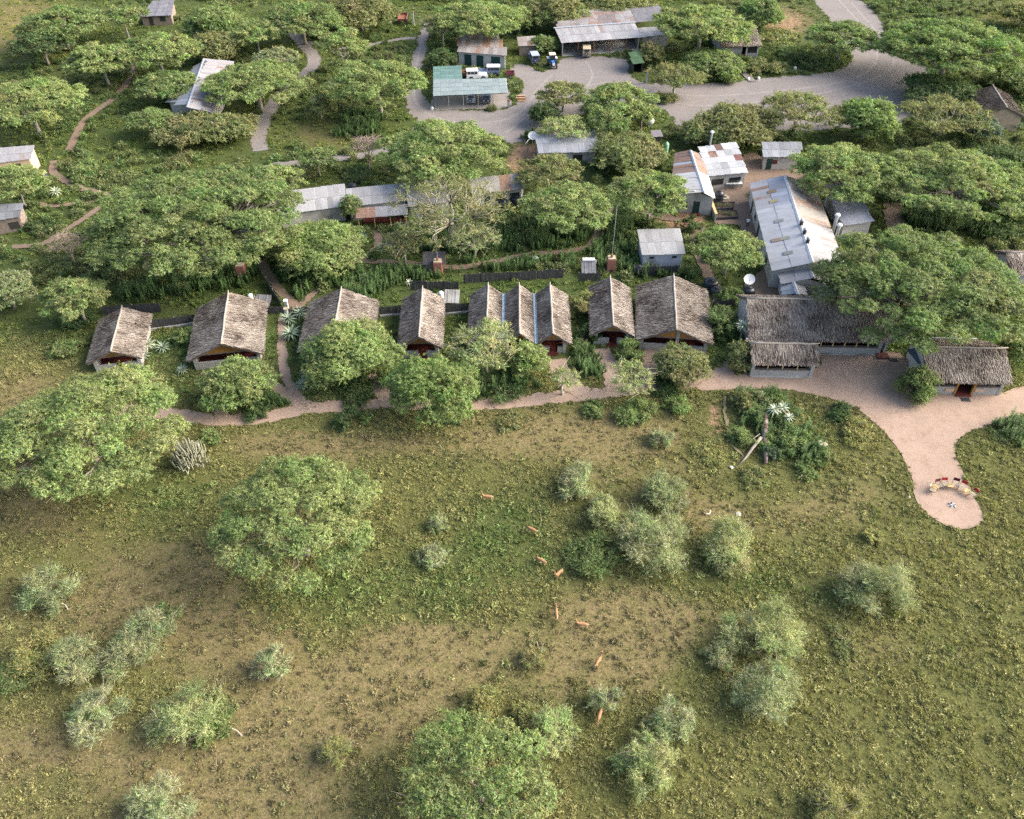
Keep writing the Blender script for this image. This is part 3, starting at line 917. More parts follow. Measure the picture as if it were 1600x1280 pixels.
def triple():
    u, v = Vector((0, 1, 0)), Vector((1, 0, 0))
    root = thing('triple_cottage', (.9, 85.7, 0), 'thatched cottage of three joined gables with blue valley gutters', 'cottage')
    y, L = 86.4, 10.6
    xs = [(-3.15, 4.5, 3.8), (.95, 3.9, 3.9), (5.0, 4.6, 3.9)]
    for x, W, WL in xs:
        c = Vector((x, y, 0))
        thatch_roof(root, c, u, v, L, W if x > 4 else 3.9, 1.9, 3.55, .98, WL=4.6 if x < -2 else 3.9)
        cottage_body(root, c, u, v, L, 3.95, 1.9, 3.55, side=.22)
    for x in (-1.1, 2.98):
        mb = MB()
        mb.box((x, y, 2.02), (.34, L + .1, .05))
        mb.box((x - .17, y, 2.08), (.04, L + .1, .16)); mb.box((x + .17, y, 2.08), (.04, L + .1, .16))
        mb.part('gutter', M_GUTTER, root)
    footprint([(-5.6, 80.3), (7.5, 80.3), (7.5, 91.2), (-5.6, 91.2)], -.1)


triple()


def gallery(root, c, u, v, L, W, ze, zr, n, x0=-.5, x1=.5, hwall=1.0, inset=.55, back=True):
    """long thatched hall along u whose front (+v) is a low stone wall with wooden posts under the eave"""
    P = lambda a, b, z=0: c + u * a + v * b + Vector((0, 0, z))
    hw = W / 2 - inset; hl = L / 2 - .45
    ang = math.atan2(u.y, u.x)
    slope = (zr - ze) / (W / 2); zt = ze + slope * inset - .28
    a0, a1 = x0 * 2 * hl, x1 * 2 * hl
    p = P((a0 + a1) / 2, hw - .15); MB().box((p.x, p.y, hwall / 2 - .05), (a1 - a0, .3, hwall + .1), ang).part('low_wall', M_STONE, root)
    p = P((a0 + a1) / 2, hw - .15); MB().box((p.x, p.y, hwall + .04), (a1 - a0 + .06, .42, .08), ang).part('window_sill', M_WOOD, root)
    p = P((a0 + a1) / 2, hw - .15); MB().box((p.x, p.y, zt - .06), (a1 - a0, .2, .16), ang).part('wall_plate', M_WOOD, root)
    p = P((a0 + a1) / 2, hw + .1); MB().box((p.x, p.y, .04), (a1 - a0 + .3, .4, .2), ang).part('plinth', M_CEMENT, root)
    for i in range(n + 1):
        t = a0 + (a1 - a0) * i / n
        p = P(t, hw - .13)
        if 0 < i < n: MB().box((p.x, p.y, (hwall + zt) / 2), (.13, .13, zt - hwall - .1), ang).part('post', M_POLE, root)
        else: MB().box((p.x, p.y, zt / 2 - .1), (.4, .4, zt), ang).part('pillar', M_STONE, root)
    if back: wall(root, P(-hl, -hw), P(hl, -hw), zt, zt, M_PLASTER, inward=c)
    for s in (-1, 1):
        MB().prism([P(s * hl, -hw + .24, -.1), P(s * hl, hw - .34, -.1), P(s * hl, hw - .34, zt), P(s * hl, 0, zr - .3), P(s * hl, -hw + .24, zt)], u * (-s * .22)).part('wall', M_PLASTER, root)
    q = P(0, 0); MB().box((q.x, q.y, .05), (2 * hl - .5, 2 * hw - .7, .14), ang).part('floor', M_DKRED, root)
    return zt


def lodge():
    d = math.radians(-1.6)
    u, v = Vector((math.cos(d), math.sin(d), 0)), Vector((math.sin(d), -math.cos(d), 0))
    c = Vector((38.4, 85.9, 0)); L, W = 18.0, 9.6
    root = thing('thatched_lodge', c, 'long thatched lodge with a low stone wall and open window gallery', 'lodge')
    thatch_roof(root, c, u, v, L, W, 2.4, 5.2, .74)
    gallery(root, c, u, v, L, W, 2.4, 5.2, 11, -.5, .44)
    # red step and mat at the doorway
    p = c + u * (L / 2 - 1.0) + v * (W / 2 - .1)
    MB().box((p.x, p.y, .1), (1.5, 1.0, .24), d).part('step', M_DKRED, root)
    footprint([c + u * 8.7 + v * 4.4, c + u * 8.7 - v * 4.6, c - u * 8.7 - v * 4.6, c - u * 8.7 + v * 4.4], -.1)
    c2 = Vector((32.7, 78.95, 0)); L2, W2 = 8.0, 4.6
    r2 = thing('thatched_porch', c2, 'small thatched porch with stone wall standing before the long lodge', 'porch')
    thatch_roof(r2, c2, u, v, L2, W2, 2.3, 3.65, .78)
    gallery(r2, c2, u, v, L2, W2, 2.3, 3.65, 4, inset=.5, back=False)
    g = MB().box((c2.x - .1, c2.y + 2.42, 2.45), (7.4, .22, .10), d).part('gutter', M_STEEL, r2)
    footprint([c2 + u * 4 + v * 2.3, c2 + u * 4 - v * 2.3, c2 - u * 4 - v * 2.3, c2 - u * 4 + v * 2.3], -.1)
    # annex right of the terrace
    a, b = G(1441, 542, 4.3), G(1571, 545, 4.3)
    u3 = (b - a); L3 = u3.length; u3.normalize(); v3 = Vector((u3.y, -u3.x, 0))
    e = G(1584, 600, 2.3)
    W3 = 2 * abs((e - b).dot(v3))
    c3 = (a + b) / 2; c3.z = 0
    r3 = thing('thatched_annex', c3, 'thatched annex with an open red doorway right of the terrace bush', 'annex')
    thatch_roof(r3, c3, u3, v3, L3, W3, 2.3, 4.3, .74)
    P = lambda s, t, z=0: c3 + u3 * s + v3 * t + Vector((0, 0, z))
    hw, hl = W3 / 2 - .55, L3 / 2 - .5
    ang = math.atan2(u3.y, u3.x); zt = 2.3 + (2.0 / (W3 / 2)) * .55 - .28
    for s0, s1 in ((-hl, -.9), (1.1, hl)):
        p = P((s0 + s1) / 2, hw - .12); MB().box((p.x, p.y, .55), (s1 - s0, .26, 1.3), ang).part('low_wall', M_STONE, r3)
        p = P((s0 + s1) / 2, hw - .1); MB().box((p.x, p.y, 1.24), (s1 - s0 + .05, .4, .08), ang).part('window_sill', M_WOOD, r3)
    for s_ in (-.9, 1.1):
        p = P(s_, hw - .05); MB().box((p.x, p.y, zt / 2), (.22, .3, zt), ang).part('door_post', M_OCHRE, r3)
    for s_ in (-hl + .1, hl - .1):
        p = P(s_, hw - .12); MB().box((p.x, p.y, zt / 2 + .05), (.36, .34, zt), ang).part('pillar', M_STONE, r3)
    for s_ in (-1.6, 1.85):
        p = P(s_, hw + .03); MB().box((p.x, p.y, .72), (1.0, .1, .5), ang).part('sign_board', M_CLAY, r3)
    p = P(.1, hw - .6); MB().box((p.x, p.y, .06), (1.75, 2.2, .2), ang).part('floor', M_DKRED, r3)
    wall(r3, P(-hl, -hw), P(hl, -hw), zt, zt, M_PLASTER, inward=c3)
    for s in (-1, 1):
        MB().prism([P(s * hl, -hw + .24, -.1), P(s * hl, hw - .3, -.1), P(s * hl, hw - .3, zt), P(s * hl, 0, 4.0), P(s * hl, -hw + .24, zt)], u3 * (-s * .22)).part('wall', M_PLASTER, r3)
    g = P(-.4, -W3 / 2 - .25, 2.42); MB().box(g, (L3 - 1.2, .2, .12), ang).part('gutter', M_STEEL, r3)
    footprint([P(hl, hw), P(hl, -hw), P(-hl, -hw), P(-hl, hw)], -.1)
    # grey tin porch between lodge and annex
    shed('tin_porch', 'small grey tin porch between lodge and annex', [(1438, 572), (1449, 566), (1436, 540), (1426, 546)], 2.0, 2.3, M_PLASTER, pal((.20, .26, .33), .05), inset=.15, cat='porch')
    # half-hidden roof at the right edge
    a = G(1572, 392, 3.9)
    r4 = thing('thatched_house', (a.x + 5, a.y - 2, 0), 'thatched roof half hidden behind the enormous acacia at the right edge', 'house')
    c4 = Vector((a.x + 4.2, a.y - .6, 0))
    r4.location = c4
    thatch_roof(r4, c4, Vector((1, 0, 0)), Vector((0, -1, 0)), 9, 6, 2.4, 4.0, .85)
    for q0, q1 in (((-4.1, -2.5), (4.1, -2.5)), ((-4.1, 2.5), (4.1, 2.5))):
        wall(r4, c4 + Vector((*q0, 0)), c4 + Vector((*q1, 0)), 2.3, 2.3, M_PLASTER, inward=c4)
    for s in (-1, 1):
        MB().prism([c4 + Vector((s * 4.1, -2.26, -.1)), c4 + Vector((s * 4.1, 2.26, -.1)), c4 + Vector((s * 4.1, 2.26, 2.3)), c4 + Vector((s * 4.1, 0, 3.7)), c4 + Vector((s * 4.1, -2.26, 2.3))], (-s * .22, 0, 0)).part('wall', M_PLASTER, r4)
    footprint([c4 + Vector((-4.5, -3, 0)), c4 + Vector((4.5, -3, 0)), c4 + Vector((4.5, 3, 0)), c4 + Vector((-4.5, 3, 0))])


lodge()


def far_hut():
    """thatched hut with dark netted openings beyond the gravel yard"""
    a, b = G(1120, 45, 4.3), G(1182, 44, 4.3)
    u = (b - a).normalized(); v = Vector((u.y, -u.x, 0))
    L = (b - a).length; c = (a + b) / 2; c.z = 0
    e = G(1186, 72, 2.5); W = 2 * abs((e - b).dot(v))
    root = thing('far_thatched_hut', c, 'far thatched hut with dark screened openings beyond the gravel yard', 'hut')
    thatch_roof(root, c, u, v, L, W, 2.5, 4.3, .95)
    P = lambda s, t, z=0: c + u * s + v * t + Vector((0, 0, z))
    hw, hl = W / 2 - .5, L / 2 - .4; ang = math.atan2(u.y, u.x)
    for q0, q1 in (((-hl, -hw), (hl, -hw)), ((-hl, hw), (hl * .1, hw))):
        wall(root, P(*q0), P(*q1), 2.4, 2.4, M_STONE, inward=c)
    for s in (-1, 1):
        MB().prism([P(s * hl, -hw + .24, -.1), P(s * hl, hw - .24, -.1), P(s * hl, hw - .24, 2.4), P(s * hl, 0, 4.0), P(s * hl, -hw + .24, 2.4)], u * (-s * .22)).part('wall', M_STONE, root)
    p = P(hl * .68, hw - .1); MB().box((p.x, p.y, .4), (hl * .62, .24, .9), ang).part('low_wall', M_STONE, root)
    p = P(hl * .68, hw - .12); MB().box((p.x, p.y, 1.6), (hl * .6, .06, 1.5), ang).part('screen', M_DARK, root)
    for s_ in (.36, .97):
        p = P(hl * s_, hw - .08); MB().box((p.x, p.y, 1.2), (.3, .3, 2.5), ang).part('pillar', M_PLASTER, root)
    p = P(hl * .22, hw - .1); MB().box((p.x, p.y, .35), (.9, .12, .5), ang).part('gate', M_OCHRE, root)
    footprint([P(hl, hw), P(hl, -hw), P(-hl, -hw), P(-hl, hw)])
    # clay hut beside the entrance yard
    r0, r1 = G(1551, 134, 4.4), G(1573, 168, 4.4)
    u = (r0 - r1).normalized(); v = Vector((u.y, -u.x, 0)); L = (r0 - r1).length
    c = (r0 + r1) / 2; c.z = 0
    root = thing('clay_hut', c, 'clay-walled hut with a dark brown thatched roof beside the entrance yard', 'hut')
    thatch_roof(root, c, u, v, L, 7.4, 2.8, 4.4, .55)
    P = lambda s, t, z=0: c + u * s + v * t + Vector((0, 0, z))
    hw, hl = 3.7 - .4, L / 2 - .3; ang = math.atan2(v.y, v.x)
    for s in (-1, 1):
        wall(root, P(-hl + .24, s * hw), P(hl - .24, s * hw), 2.75, 2.75, M_CLAY, inward=c)
        MB().prism([P(s * hl, -hw, -.1), P(s * hl, hw, -.1), P(s * hl, hw, 2.75), P(s * hl, 0, 4.15), P(s * hl, -hw, 2.75)], u * (-s * .22)).part('wall', M_CLAY, root)
    p = P(-hl - .03, -1.2); MB().box((p.x, p.y, 1.05), (.95, .1, 2.1), ang).part('door', M_DARK, root)
    footprint([P(hl, hw), P(hl, -hw), P(-hl, -hw), P(-hl, hw)])


far_hut()

# ------------------------------------------------------------------ tin-roofed buildings
def zones_pal(spec, default):
    """spec: list of (s0,s1,t0,t1,palette)"""
    def f(s, t):
        for s0, s1, t0, t1, q in spec:
            if s0 <= s <= s1 and t0 <= t <= t1: return q(s, t)
        return default(s, t)
    return f


# rust-streaked shed, upper left
p = G(310, 135, 0)
root = thing('rusty_shed', (p.x, p.y, 0), 'shed with a rust-streaked tin roof and grey lean-to, upper left', 'shed')
gable_tin(root, G(284, 117, 2.7), G(262, 160, 2.7), G(318, 92, 4.2), G(292, 168, 4.2), G(366, 96, 3.0), G(331, 176, 3.0), pal((.38, .41, .44), .1), pal((.55, .53, .53), .52, rv=.25), M_PLASTER)
MB().box(G(291, 134, 4.0), (1.8, .5, .5), .3).part('water_heater_tank', M_WHITE, root, smooth=False)
shed('grey_roofed_house', 'far house with a grey roof at the top edge behind acacias', [(218, 26), (268, 24), (272, 0), (240, 2)], 2.2, 2.8, M_WOOD, pal((.34, .33, .35), .35), cat='house', doors=((.3, .9, 0, 2, M_DARK, 'door'), (.7, 1.2, .9, 1.9, M_GLASS, 'window')))
shed('left_edge_cottage', 'tin-roofed cottage with brown rust stripes at the left edge', [(-60, 262), (49, 248), (55, 227), (-60, 236)], 2.6, 3.5, M_CLAY, pal((.52, .51, .52), .38, rv=.25), cat='cottage', doors=((.8, .9, 0, 2, M_DARK, 'door'),))
shed('grey_hut', 'grey-roofed hut below the cottage at the left edge', [(-50, 352), (32, 338), (38, 318), (-50, 322)], 2.4, 3.2, M_WOOD, pal((.30, .31, .33), .08), cat='hut', doors=((.85, 1.4, .5, 1.6, M_DARK, 'window'),))

# long staff building
p = G(620, 310, 0)
root = thing('staff_building', (p.x, p.y, 0), 'long low staff building with grey tin roofs and a rusty veranda', 'building')


def wing(root, cor, zf, zb, palf, doors=(), veranda=False):
    P = [G(*cor[0], zf), G(*cor[1], zf), G(*cor[2], zb), G(*cor[3], zb)]
    c = sum(P, Vector()) / 4
    sheets(root, P[0], P[1], P[2], P[3], palf)
    footprint(P)
    if veranda:
        for k in range(4):
            q = P[0].lerp(P[1], .04 + .92 * k / 3)
            MB().tube([(q.x, q.y + .15, -.05), (q.x, q.y + .15, zf - .05)], .07, 6).part('post', M_POLE, root)
        return P
    Q = [p + (c - p).normalized() * .4 for p in P]
    e = -.06
    wall(root, Q[0], Q[1], zf + e, zf + e, M_PLASTER, inward=c); wall(root, Q[3], Q[2], zb + e - .04, zb + e - .04, M_PLASTER, inward=c)
    for a, b in ((0, 3), (1, 2)):
        d = (Q[b] - Q[a]).normalized() * .23
        wall(root, Q[a] + d, Q[b] - d, zf + e, zb + e - .04, M_PLASTER, inward=c)
    for (f, w_, z0, z1, m, nm) in doors: on_wall(root, Q[0], Q[1], f, w_, z0, z1, m, nm, inward=c)
    return P


wing(root, [(434, 336), (541, 321), (540, 287), (437, 300)], 2.6, 3.6, pal((.58, .57, .56), .18))
wing(root, [(542, 323), (636, 313), (634, 286), (541, 295)], 2.62, 3.4, pal((.52, .51, .50), .28), ((.55, .9, 0, 2, M_DKRED, 'door'), (.3, 1.2, .9, 1.9, M_GLASS, 'window'), (.8, 1.2, .9, 1.9, M_GLASS, 'window')))
wing(root, [(638, 323), (704, 315), (699, 279), (635, 283)], 2.66, 3.6, pal((.42, .41, .42), .25), ((.4, .9, 0, 2, M_DARK, 'door'),))
wing(root, [(737, 303), (818, 294), (821, 270), (735, 279)], 2.6, 3.4, zones_pal([(.6, .85, 0, .4, pal((.40, .28, .22), .85))], pal((.50, .48, .45), .3)), ((.28, 1.0, 0, 2.1, M_GREENDOOR, 'door'), (.55, 1.6, .9, 1.9, M_GLASS, 'window'), (.86, 1.6, .8, 1.9, M_GLASS, 'window')))
wing(root, [(556, 341), (637, 335), (637, 319), (556, 326)], 2.15, 2.5, zones_pal([(0, .42, 0, 1, pal((.45, .30, .22), .75))], pal((.46, .45, .45), .3)), veranda=True)
a, b = G(566, 352), G(632, 345)
MB().box(((a.x + b.x) / 2, (a.y + b.y) / 2 + 1.0, .1), (b.x - a.x, 2.0, .3), .08).part('veranda_floor', M_DKRED, root)

# workshop with green doors and its lean-to
shed('workshop', 'workshop with rusty roof and three dark green doors', [(714, 81), (791, 87), (776, 50), (713, 54)], 2.8, 3.5, M_PLASTER, pal((.50, .45, .42), .55, rv=.3), cat='workshop',
     doors=((.20, 1.5, 0, 2.3, M_GREENDOOR, 'door'), (.46, 1.5, 0, 2.3, M_GREENDOOR, 'door'), (.80, 1.9, 0, 2.3, M_GREENDOOR, 'door')))
shed('tin_lean_to', 'small rusty tin lean-to beside the dark blue car', [(810, 72), (838, 71), (838, 56), (808, 58)], 2.1, 2.5, M_WOOD, pal((.55, .48, .44), .5), cat='lean-to')


def garage():
    p = G(950, 60, 0)
    root = thing('open_garage', (p.x, p.y, 0), 'long open-fronted garage with a patchy rusty tin roof', 'garage')
    ef = [G(877, 67, 3.0), G(1003, 58, 3.0)]; rg = [G(867, 45, 4.0), G(992, 36, 4.0)]; eb = [G(875, 16, 3.1), G(984, 13, 3.1)]
    rl = pal((.56, .55, .54), .36, rv=.22)
    sheets(root, ef[0], ef[1], rg[1], rg[0], rl)
    sheets(root, eb[1], eb[0], rg[0], rg[1], zones_pal([(.2, .45, 0, 1, pal((.32, .26, .24), .5))], pal((.46, .42, .40), .55, rv=.3)))
    x0, x1 = G(1003, 58, 2.8), G(1048, 53, 2.8); y1, y0 = G(1043, 41, 3.2), G(997, 44, 3.2)
    sheets(root, x0, x1, y1, y0, pal((.60, .58, .56), .35))
    q0, q1 = G(1037, 32, 4.0), G(1030, 9, 3.2)
    sheets(root, q1, eb[1], rg[1], q0, pal((.30, .28, .28), .35))
    c = (ef[0] + ef[1] + eb[0] + eb[1]) / 4
    MB().tube([rg[0] + Vector((-.3, 0, .16)), rg[1] + Vector((.2, 0, .16))], .16, 6).part('ridge_cap', M_STEEL, root)
    ins = lambda p: p + Vector((c.x - p.x, c.y - p.y, 0)).normalized() * .4
    a, b = ins(eb[0]), ins(eb[1])
    wall(root, a, b, 2.95, 2.95, M_PLASTER, inward=c)
    f0, f1 = ins(ef[0]), ins(ef[1])
    wall(root, f0, a, 2.9, 2.95, M_PLASTER, inward=c)
    wall(root, f1 + (b - f1) * .06, b, 2.9, 2.95, M_PLASTER, inward=c)
    x0i, x1i = x0 + Vector((.3, .4, 0)), x1 + Vector((-.4, .4, 0))
    wall(root, x0i, x1i, 2.7, 2.7, M_CEMENT, inward=y0)
    wall(root, x1i + Vector((0, .24, 0)), y1 + Vector((-.4, 2, 0)), 2.7, 3.0, M_CEMENT, inward=c)
    for k in range(1, 5):
        q = ef[0].lerp(ef[1], k / 5 + .01)
        MB().tube([(q.x, q.y + .3, -.05), (q.x, q.y + .3, 2.95)], .09, 6).part('post', M_RUST, root)
    fl = MB().hexa([Vector((f0.x, f0.y, -.1)), Vector((f1.x, f1.y, -.1)), Vector((b.x, b.y, -.1)), Vector((a.x, a.y, -.1)), Vector((f0.x, f0.y, .06)), Vector((f1.x, f1.y, .06)), Vector((b.x, b.y, .06)), Vector((a.x, a.y, .06))])
    fl.part('floor', M_CEMENT, root)
    footprint([ef[0], x1, q1, eb[0]])


garage()


def carport():
    zf, zm, zb = 2.75, 2.45, 2.2
    F0, F1, M1, M0 = G(677, 150, zf), G(793, 145, zf), G(791, 123, zm), G(677, 125, zm)
    Mx, B1, B0 = G(722, 124, zm), G(721, 103, zb), G(677, 105, zb)
    c = (F0 + F1 + M0 + M1) / 4
    root = thing('carport', (c.x, c.y, 0), 'carport roofed with pale green translucent sheets over parked cars', 'carport')
    pg = pal((.56, .66, .64), 0, .05)
    sheets(root, F0, F1, M1, M0, pg, sw=1.4, sl=2.0, mesh=SHEET_F)
    sheets(root, M0 + Vector((0, 0, -.03)), Mx + Vector((0, 0, -.03)), B1, B0, pal((.30, .50, .44), 0, .06), sw=1.4, sl=1.6, mesh=SHEET_F)
    for k in range(6):
        q = F0.lerp(F1, k / 5)
        q2 = Vector((q.x * 1.0, q.y + .1, 0))
        MB().tube([(q2.x, q2.y, -.05), (q2.x, q2.y, zf - .05)], .055, 6).part('post', M_STEEL if k else M_GREENDOOR, root)
        r = M0.lerp(M1, k / 5)
        MB().tube([(r.x, r.y - .1, -.05), (r.x, r.y - .1, zm - .05)], .055, 6).part('post', M_STEEL, root)
        MB().tube([q + Vector((0, 0, -.08)), r + Vector((0, 0, -.08))], .05, 4).part('rafter', M_STEEL, root)
    MB().tube([F0 + Vector((0, .1, -.12)), F1 + Vector((0, .1, -.12))], .06, 4).part('beam', M_GREENDOOR, root)
    footprint([F0, F1, M1, B1, B0], .3)
    wall(root, M0 + Vector((.1, -.2, 0)), M1 + Vector((-.1, -.2, 0)), 1.6, 1.6, M_CEMENT, inward=c)


carport()
r_, q_ = shed('green_shelter', 'small shelter with a moss green roof beside the garage', [(989, 100), (1007, 98), (1002, 79), (984, 82)], 2.2, 2.8, M_DARK, pal((.10, .20, .07), 0, .1), cat='shelter', openf=True)
shed('arched_tin_shed', 'pale grey tin shed under the spiky tree beside two dishes', [(841, 239), (932, 237), (936, 204), (835, 211)], 2.3, 2.9, M_PLASTER, pal((.44, .46, .50), .06), doors=((.12, 1.4, 0, 1.9, M_DARK, 'door'), (.7, 1.6, .7, 1.7, M_DARK, 'window')))
shed('small_tin_shed', 'little grey tin shed behind the arched one', [(928, 199), (952, 198), (950, 184), (926, 185)], 2.3, 2.7, M_PLASTER, pal((.42, .45, .47), .05))
shed('dark_store', 'dark walled store with a brown flat roof beside the green tank', [(1020, 214), (1036, 213), (1034, 203), (1018, 204)], 2.6, 2.7, M_DARK, pal((.34, .30, .30), .3), cat='store')

# kitchen block with rust and white roof
p = G(1085, 285, 0)
root = thing('kitchen_block', (p.x, p.y, 0), 'building with a half rusty, half white ridged roof', 'building')
rp, wp = pal((.42, .30, .25), .8, rv=.2), pal((.78, .78, .77), .05, .04)
gq = gable_tin(root, G(1056, 239, 3.0), G(1050, 304, 3.0), G(1079, 235, 4.0), G(1100, 301, 4.0), G(1096, 242, 3.2), G(1117, 310, 3.2),
               zones_pal([(0, .55, 0, 1, zones_pal([(.22, .3, 0, 1, pal((.55, .60, .66), .15))], rp))], wp), zones_pal([(.5, 1, 0, 1, rp)], wp), M_PLASTER)
on_wall(root, gq[0], gq[1], .62, 1.0, 0, 2.1, M_GREENDOOR, 'door', inward=(p.x, p.y))
on_wall(root, gq[0], gq[1], .3, 1.2, .9, 1.8, M_GLASS, 'window', inward=(p.x, p.y))
q = gq[0].lerp(gq[1], .62); MB().box((q.x, q.y - .5, .1), (1.3, .8, .24), 0).part('step', M_DKRED, root)

# laundry with patched white roof
wsp = zones_pal([(.15, .28, .55, .8, pal((.20, .10, .08), .3)), (.85, 1, .4, .7, pal((.30, .12, .10), .4)), (.5, .6, .9, 1, pal((.24, .14, .10), .3)), (.3, .42, 0, .15, pal((.36, .26, .22), .2))],
                pal((.68, .69, .70), .06, .13))
r_, q_ = shed('laundry', 'flat-fronted building with a patched white roof and tall metal chimney', [(1105, 275), (1169, 269), (1151, 222), (1092, 230)], 2.8, 3.6, M_PLASTER, wsp, cat='building', sl=1.7, sw=1.3,
               doors=((.28, 2.0, .9, 1.9, M_GLASS, 'window'), (.74, 2.0, .9, 1.9, M_GLASS, 'window')))
b_ = G(1109, 229, 3.5)
ch = MB().lathe((b_.x, b_.y, 3.2), [(.16, 0), (.16, 2.6), (.15, 2.62)], 10).part('chimney', M_STEEL, r_, smooth=True)
MB().lathe((b_.x, b_.y, 5.85), [(.10, 0), (.36, .12), (.30, .28), (.05, .36)], 10).part('cowl', M_WHITE, ch, smooth=True)
shed('store_room', 'small store with a weathered grey roof and green door at the yard end', [(1193, 245), (1252, 245), (1256, 222), (1191, 222)], 2.5, 3.0, M_PLASTER, pal((.42, .44, .46), .06), cat='store',
     doors=((.16, .9, 0, 2.0, M_GREENDOOR, 'door'), (.32, .8, 1.1, 1.8, M_DKRED, 'window')))


def long_shed():
    th = 1.48; x, y, L, W, ze, zr = 41.45, 107.8, 25.1, 10.0, 3.0, 4.55
    u, v = Vector((math.cos(th), math.sin(th), 0)), Vector((math.sin(th), -math.cos(th), 0))
    c = Vector((x, y, 0)); Z = Vector((0, 0, 1))
    root = thing('long_shed', c, 'long shed with a pale ridged tin roof, rust-striped on its right slope', 'shed')
    E = lambda a, b, z: c + u * a + v * b + Z * z
    lp = zones_pal([(0, .35, 0, .4, pal((.58, .58, .60), .40, rv=.2)), (0, .35, .41, 1, pal((.46, .50, .58), .12))], pal((.64, .66, .69), .16, .06))
    rp = zones_pal([(.45, 1, 0, 1, pal((.54, .49, .42), .58, rv=.15))], pal((.58, .57, .55), .28, rv=.2))
    Q = gable_tin(root, E(L / 2, -W / 2, ze), E(-L / 2, -W / 2, ze), E(L / 2, 0, zr), E(-L / 2, 0, zr), E(L / 2, W / 2, ze), E(-L / 2, W / 2, ze), lp, rp, M_PLASTER)
    for px, py, tn in ((1206, 299, (.20, .15, .09)), (1209, 314, (.30, .26, .14)), (1217, 345, (.20, .21, .22)), (1212, 375, (.24, .18, .14)), (1226, 372, (.24, .25, .20)), (1231, 395, (.18, .19, .18))):
        z = 3.9
        for k in range(8):
            g = G(px, py, z); z = zr + .12 - (zr - ze) * abs((g - c).dot(v)) / (W / 2)
        n = Vector((-(zr - ze), 0, W / 2)).normalized(); up_ = (v * (W / 2) + Z * (zr - ze)).normalized()
        a0 = g - root.location - up_ * .6 - u * .42; uu, vv = u * .85, up_ * 1.25; nn = uu.cross(vv).normalized()
        if nn.z < 0: nn = -nn
        sk = link('skylight', SHEET, root, Matrix(((uu.x, vv.x, nn.x, a0.x), (uu.y, vv.y, nn.y, a0.y), (uu.z, vv.z, nn.z, a0.z), (0, 0, 0, 1)))); sk.color = (*tn, .1)
    on_wall(root, Q[0], Q[3], .55, 1.0, 0, 2.1, M_DARK, 'door', inward=c)
    on_wall(root, Q[0], Q[3], .85, 1.0, 0, 2.1, M_GREENDOOR, 'door', inward=c)
    for f in (.2, .38, .7): on_wall(root, Q[0], Q[3], f, 1.2, .9, 1.8, M_GLASS, 'window', inward=c)
    for px, py in ((1252, 350), (1257, 364), (1262, 378)):
        b = G(px, py, zr + .2)
        vt = MB().lathe((b.x, b.y, zr - .35), [(.26, 0), (.26, .95), (.24, 1.0)], 10).part('roof_vent', M_BLACKPL, root, smooth=True)
        MB().lathe((b.x, b.y, zr + .68), [(.12, 0), (.34, .05), (.22, .25), (.03, .3)], 10).part('cowl', M_STEEL, vt, smooth=True)
    for px, py, h in ((1300, 366, 5.6), (1306, 372, 4.6)):
        b = G(px, py, 2.0)
        fl = MB().lathe((b.x, b.y, 1.8), [(.24, 0), (.24, h - 2.4), (.22, h - 2.38)], 10).part('flue', M_STEEL, root, smooth=True)
        MB().lathe((b.x, b.y, h - .55), [(.1, 0), (.42, .05), (.3, .26), (.03, .32)], 10).part('cowl', M_WHITE, fl, smooth=True)
    # annexes at the near end
    p = G(1245, 438, 0)
    r2 = thing('tin_annex', (p.x, p.y, 0), 'tin-roofed annex joined to the near end of the long shed', 'annex')
    gable_tin(r2, G(1216, 428, 2.5), G(1221, 444, 2.5), G(1263, 416, 3.4), G(1271, 434, 3.4), G(1288, 426, 2.7), G(1296, 443, 2.7), pal((.58, .57, .57), .32), pal((.55, .50, .47), .4), M_PLASTER)
    p = G(1242, 456, 0)
    r3 = thing('tin_lean_to', (p.x, p.y, 0), 'smallest ridged tin roof, tucked behind the lodge thatch', 'lean-to')
    gable_tin(r3, G(1220, 443, 2.1), G(1225, 461, 2.1), G(1240, 441, 2.8), G(1247, 461, 2.8), G(1257, 444, 2.2), G(1262, 461, 2.2), pal((.60, .61, .62), .16), pal((.55, .54, .52), .3), M_WOOD)
    shed('blue_tin_roof', 'low blue-grey tin roof between long shed and enormous acacia', [(1278, 461), (1316, 461), (1313, 446), (1284, 447)], 2.4, 2.7, M_DARK, pal((.24, .30, .38), .05), cat='lean-to')
    shed('tin_canopy', 'blue-grey tin canopy under the enormous acacia behind the lodge', [(1350, 458), (1378, 452), (1372, 440), (1348, 444)], 2.4, 2.7, M_DARK, pal((.26, .32, .40), .05), cat='canopy')
    shed('grey_lean_to', 'grey lean-to roof under the acacia right of the long shed', [(1319, 352), (1366, 344), (1338, 284), (1292, 290)], 2.6, 3.1, M_PLASTER, pal((.40, .42, .48), .08), cat='lean-to')


long_shed()
shed('wash_house', 'blue-grey wash house with a rust-spotted tin roof', [(1003, 398), (1071, 396), (1063, 357), (996, 359)], 2.5, 3.2, M_PLASTER_BLUE, pal((.52, .52, .51), .34, .07), cat='wash house', sw=1.0,
     doors=((.22, .6, 1.6, 1.95, M_DARK, 'vent'), (.8, .6, 1.6, 1.95, M_DARK, 'vent')))

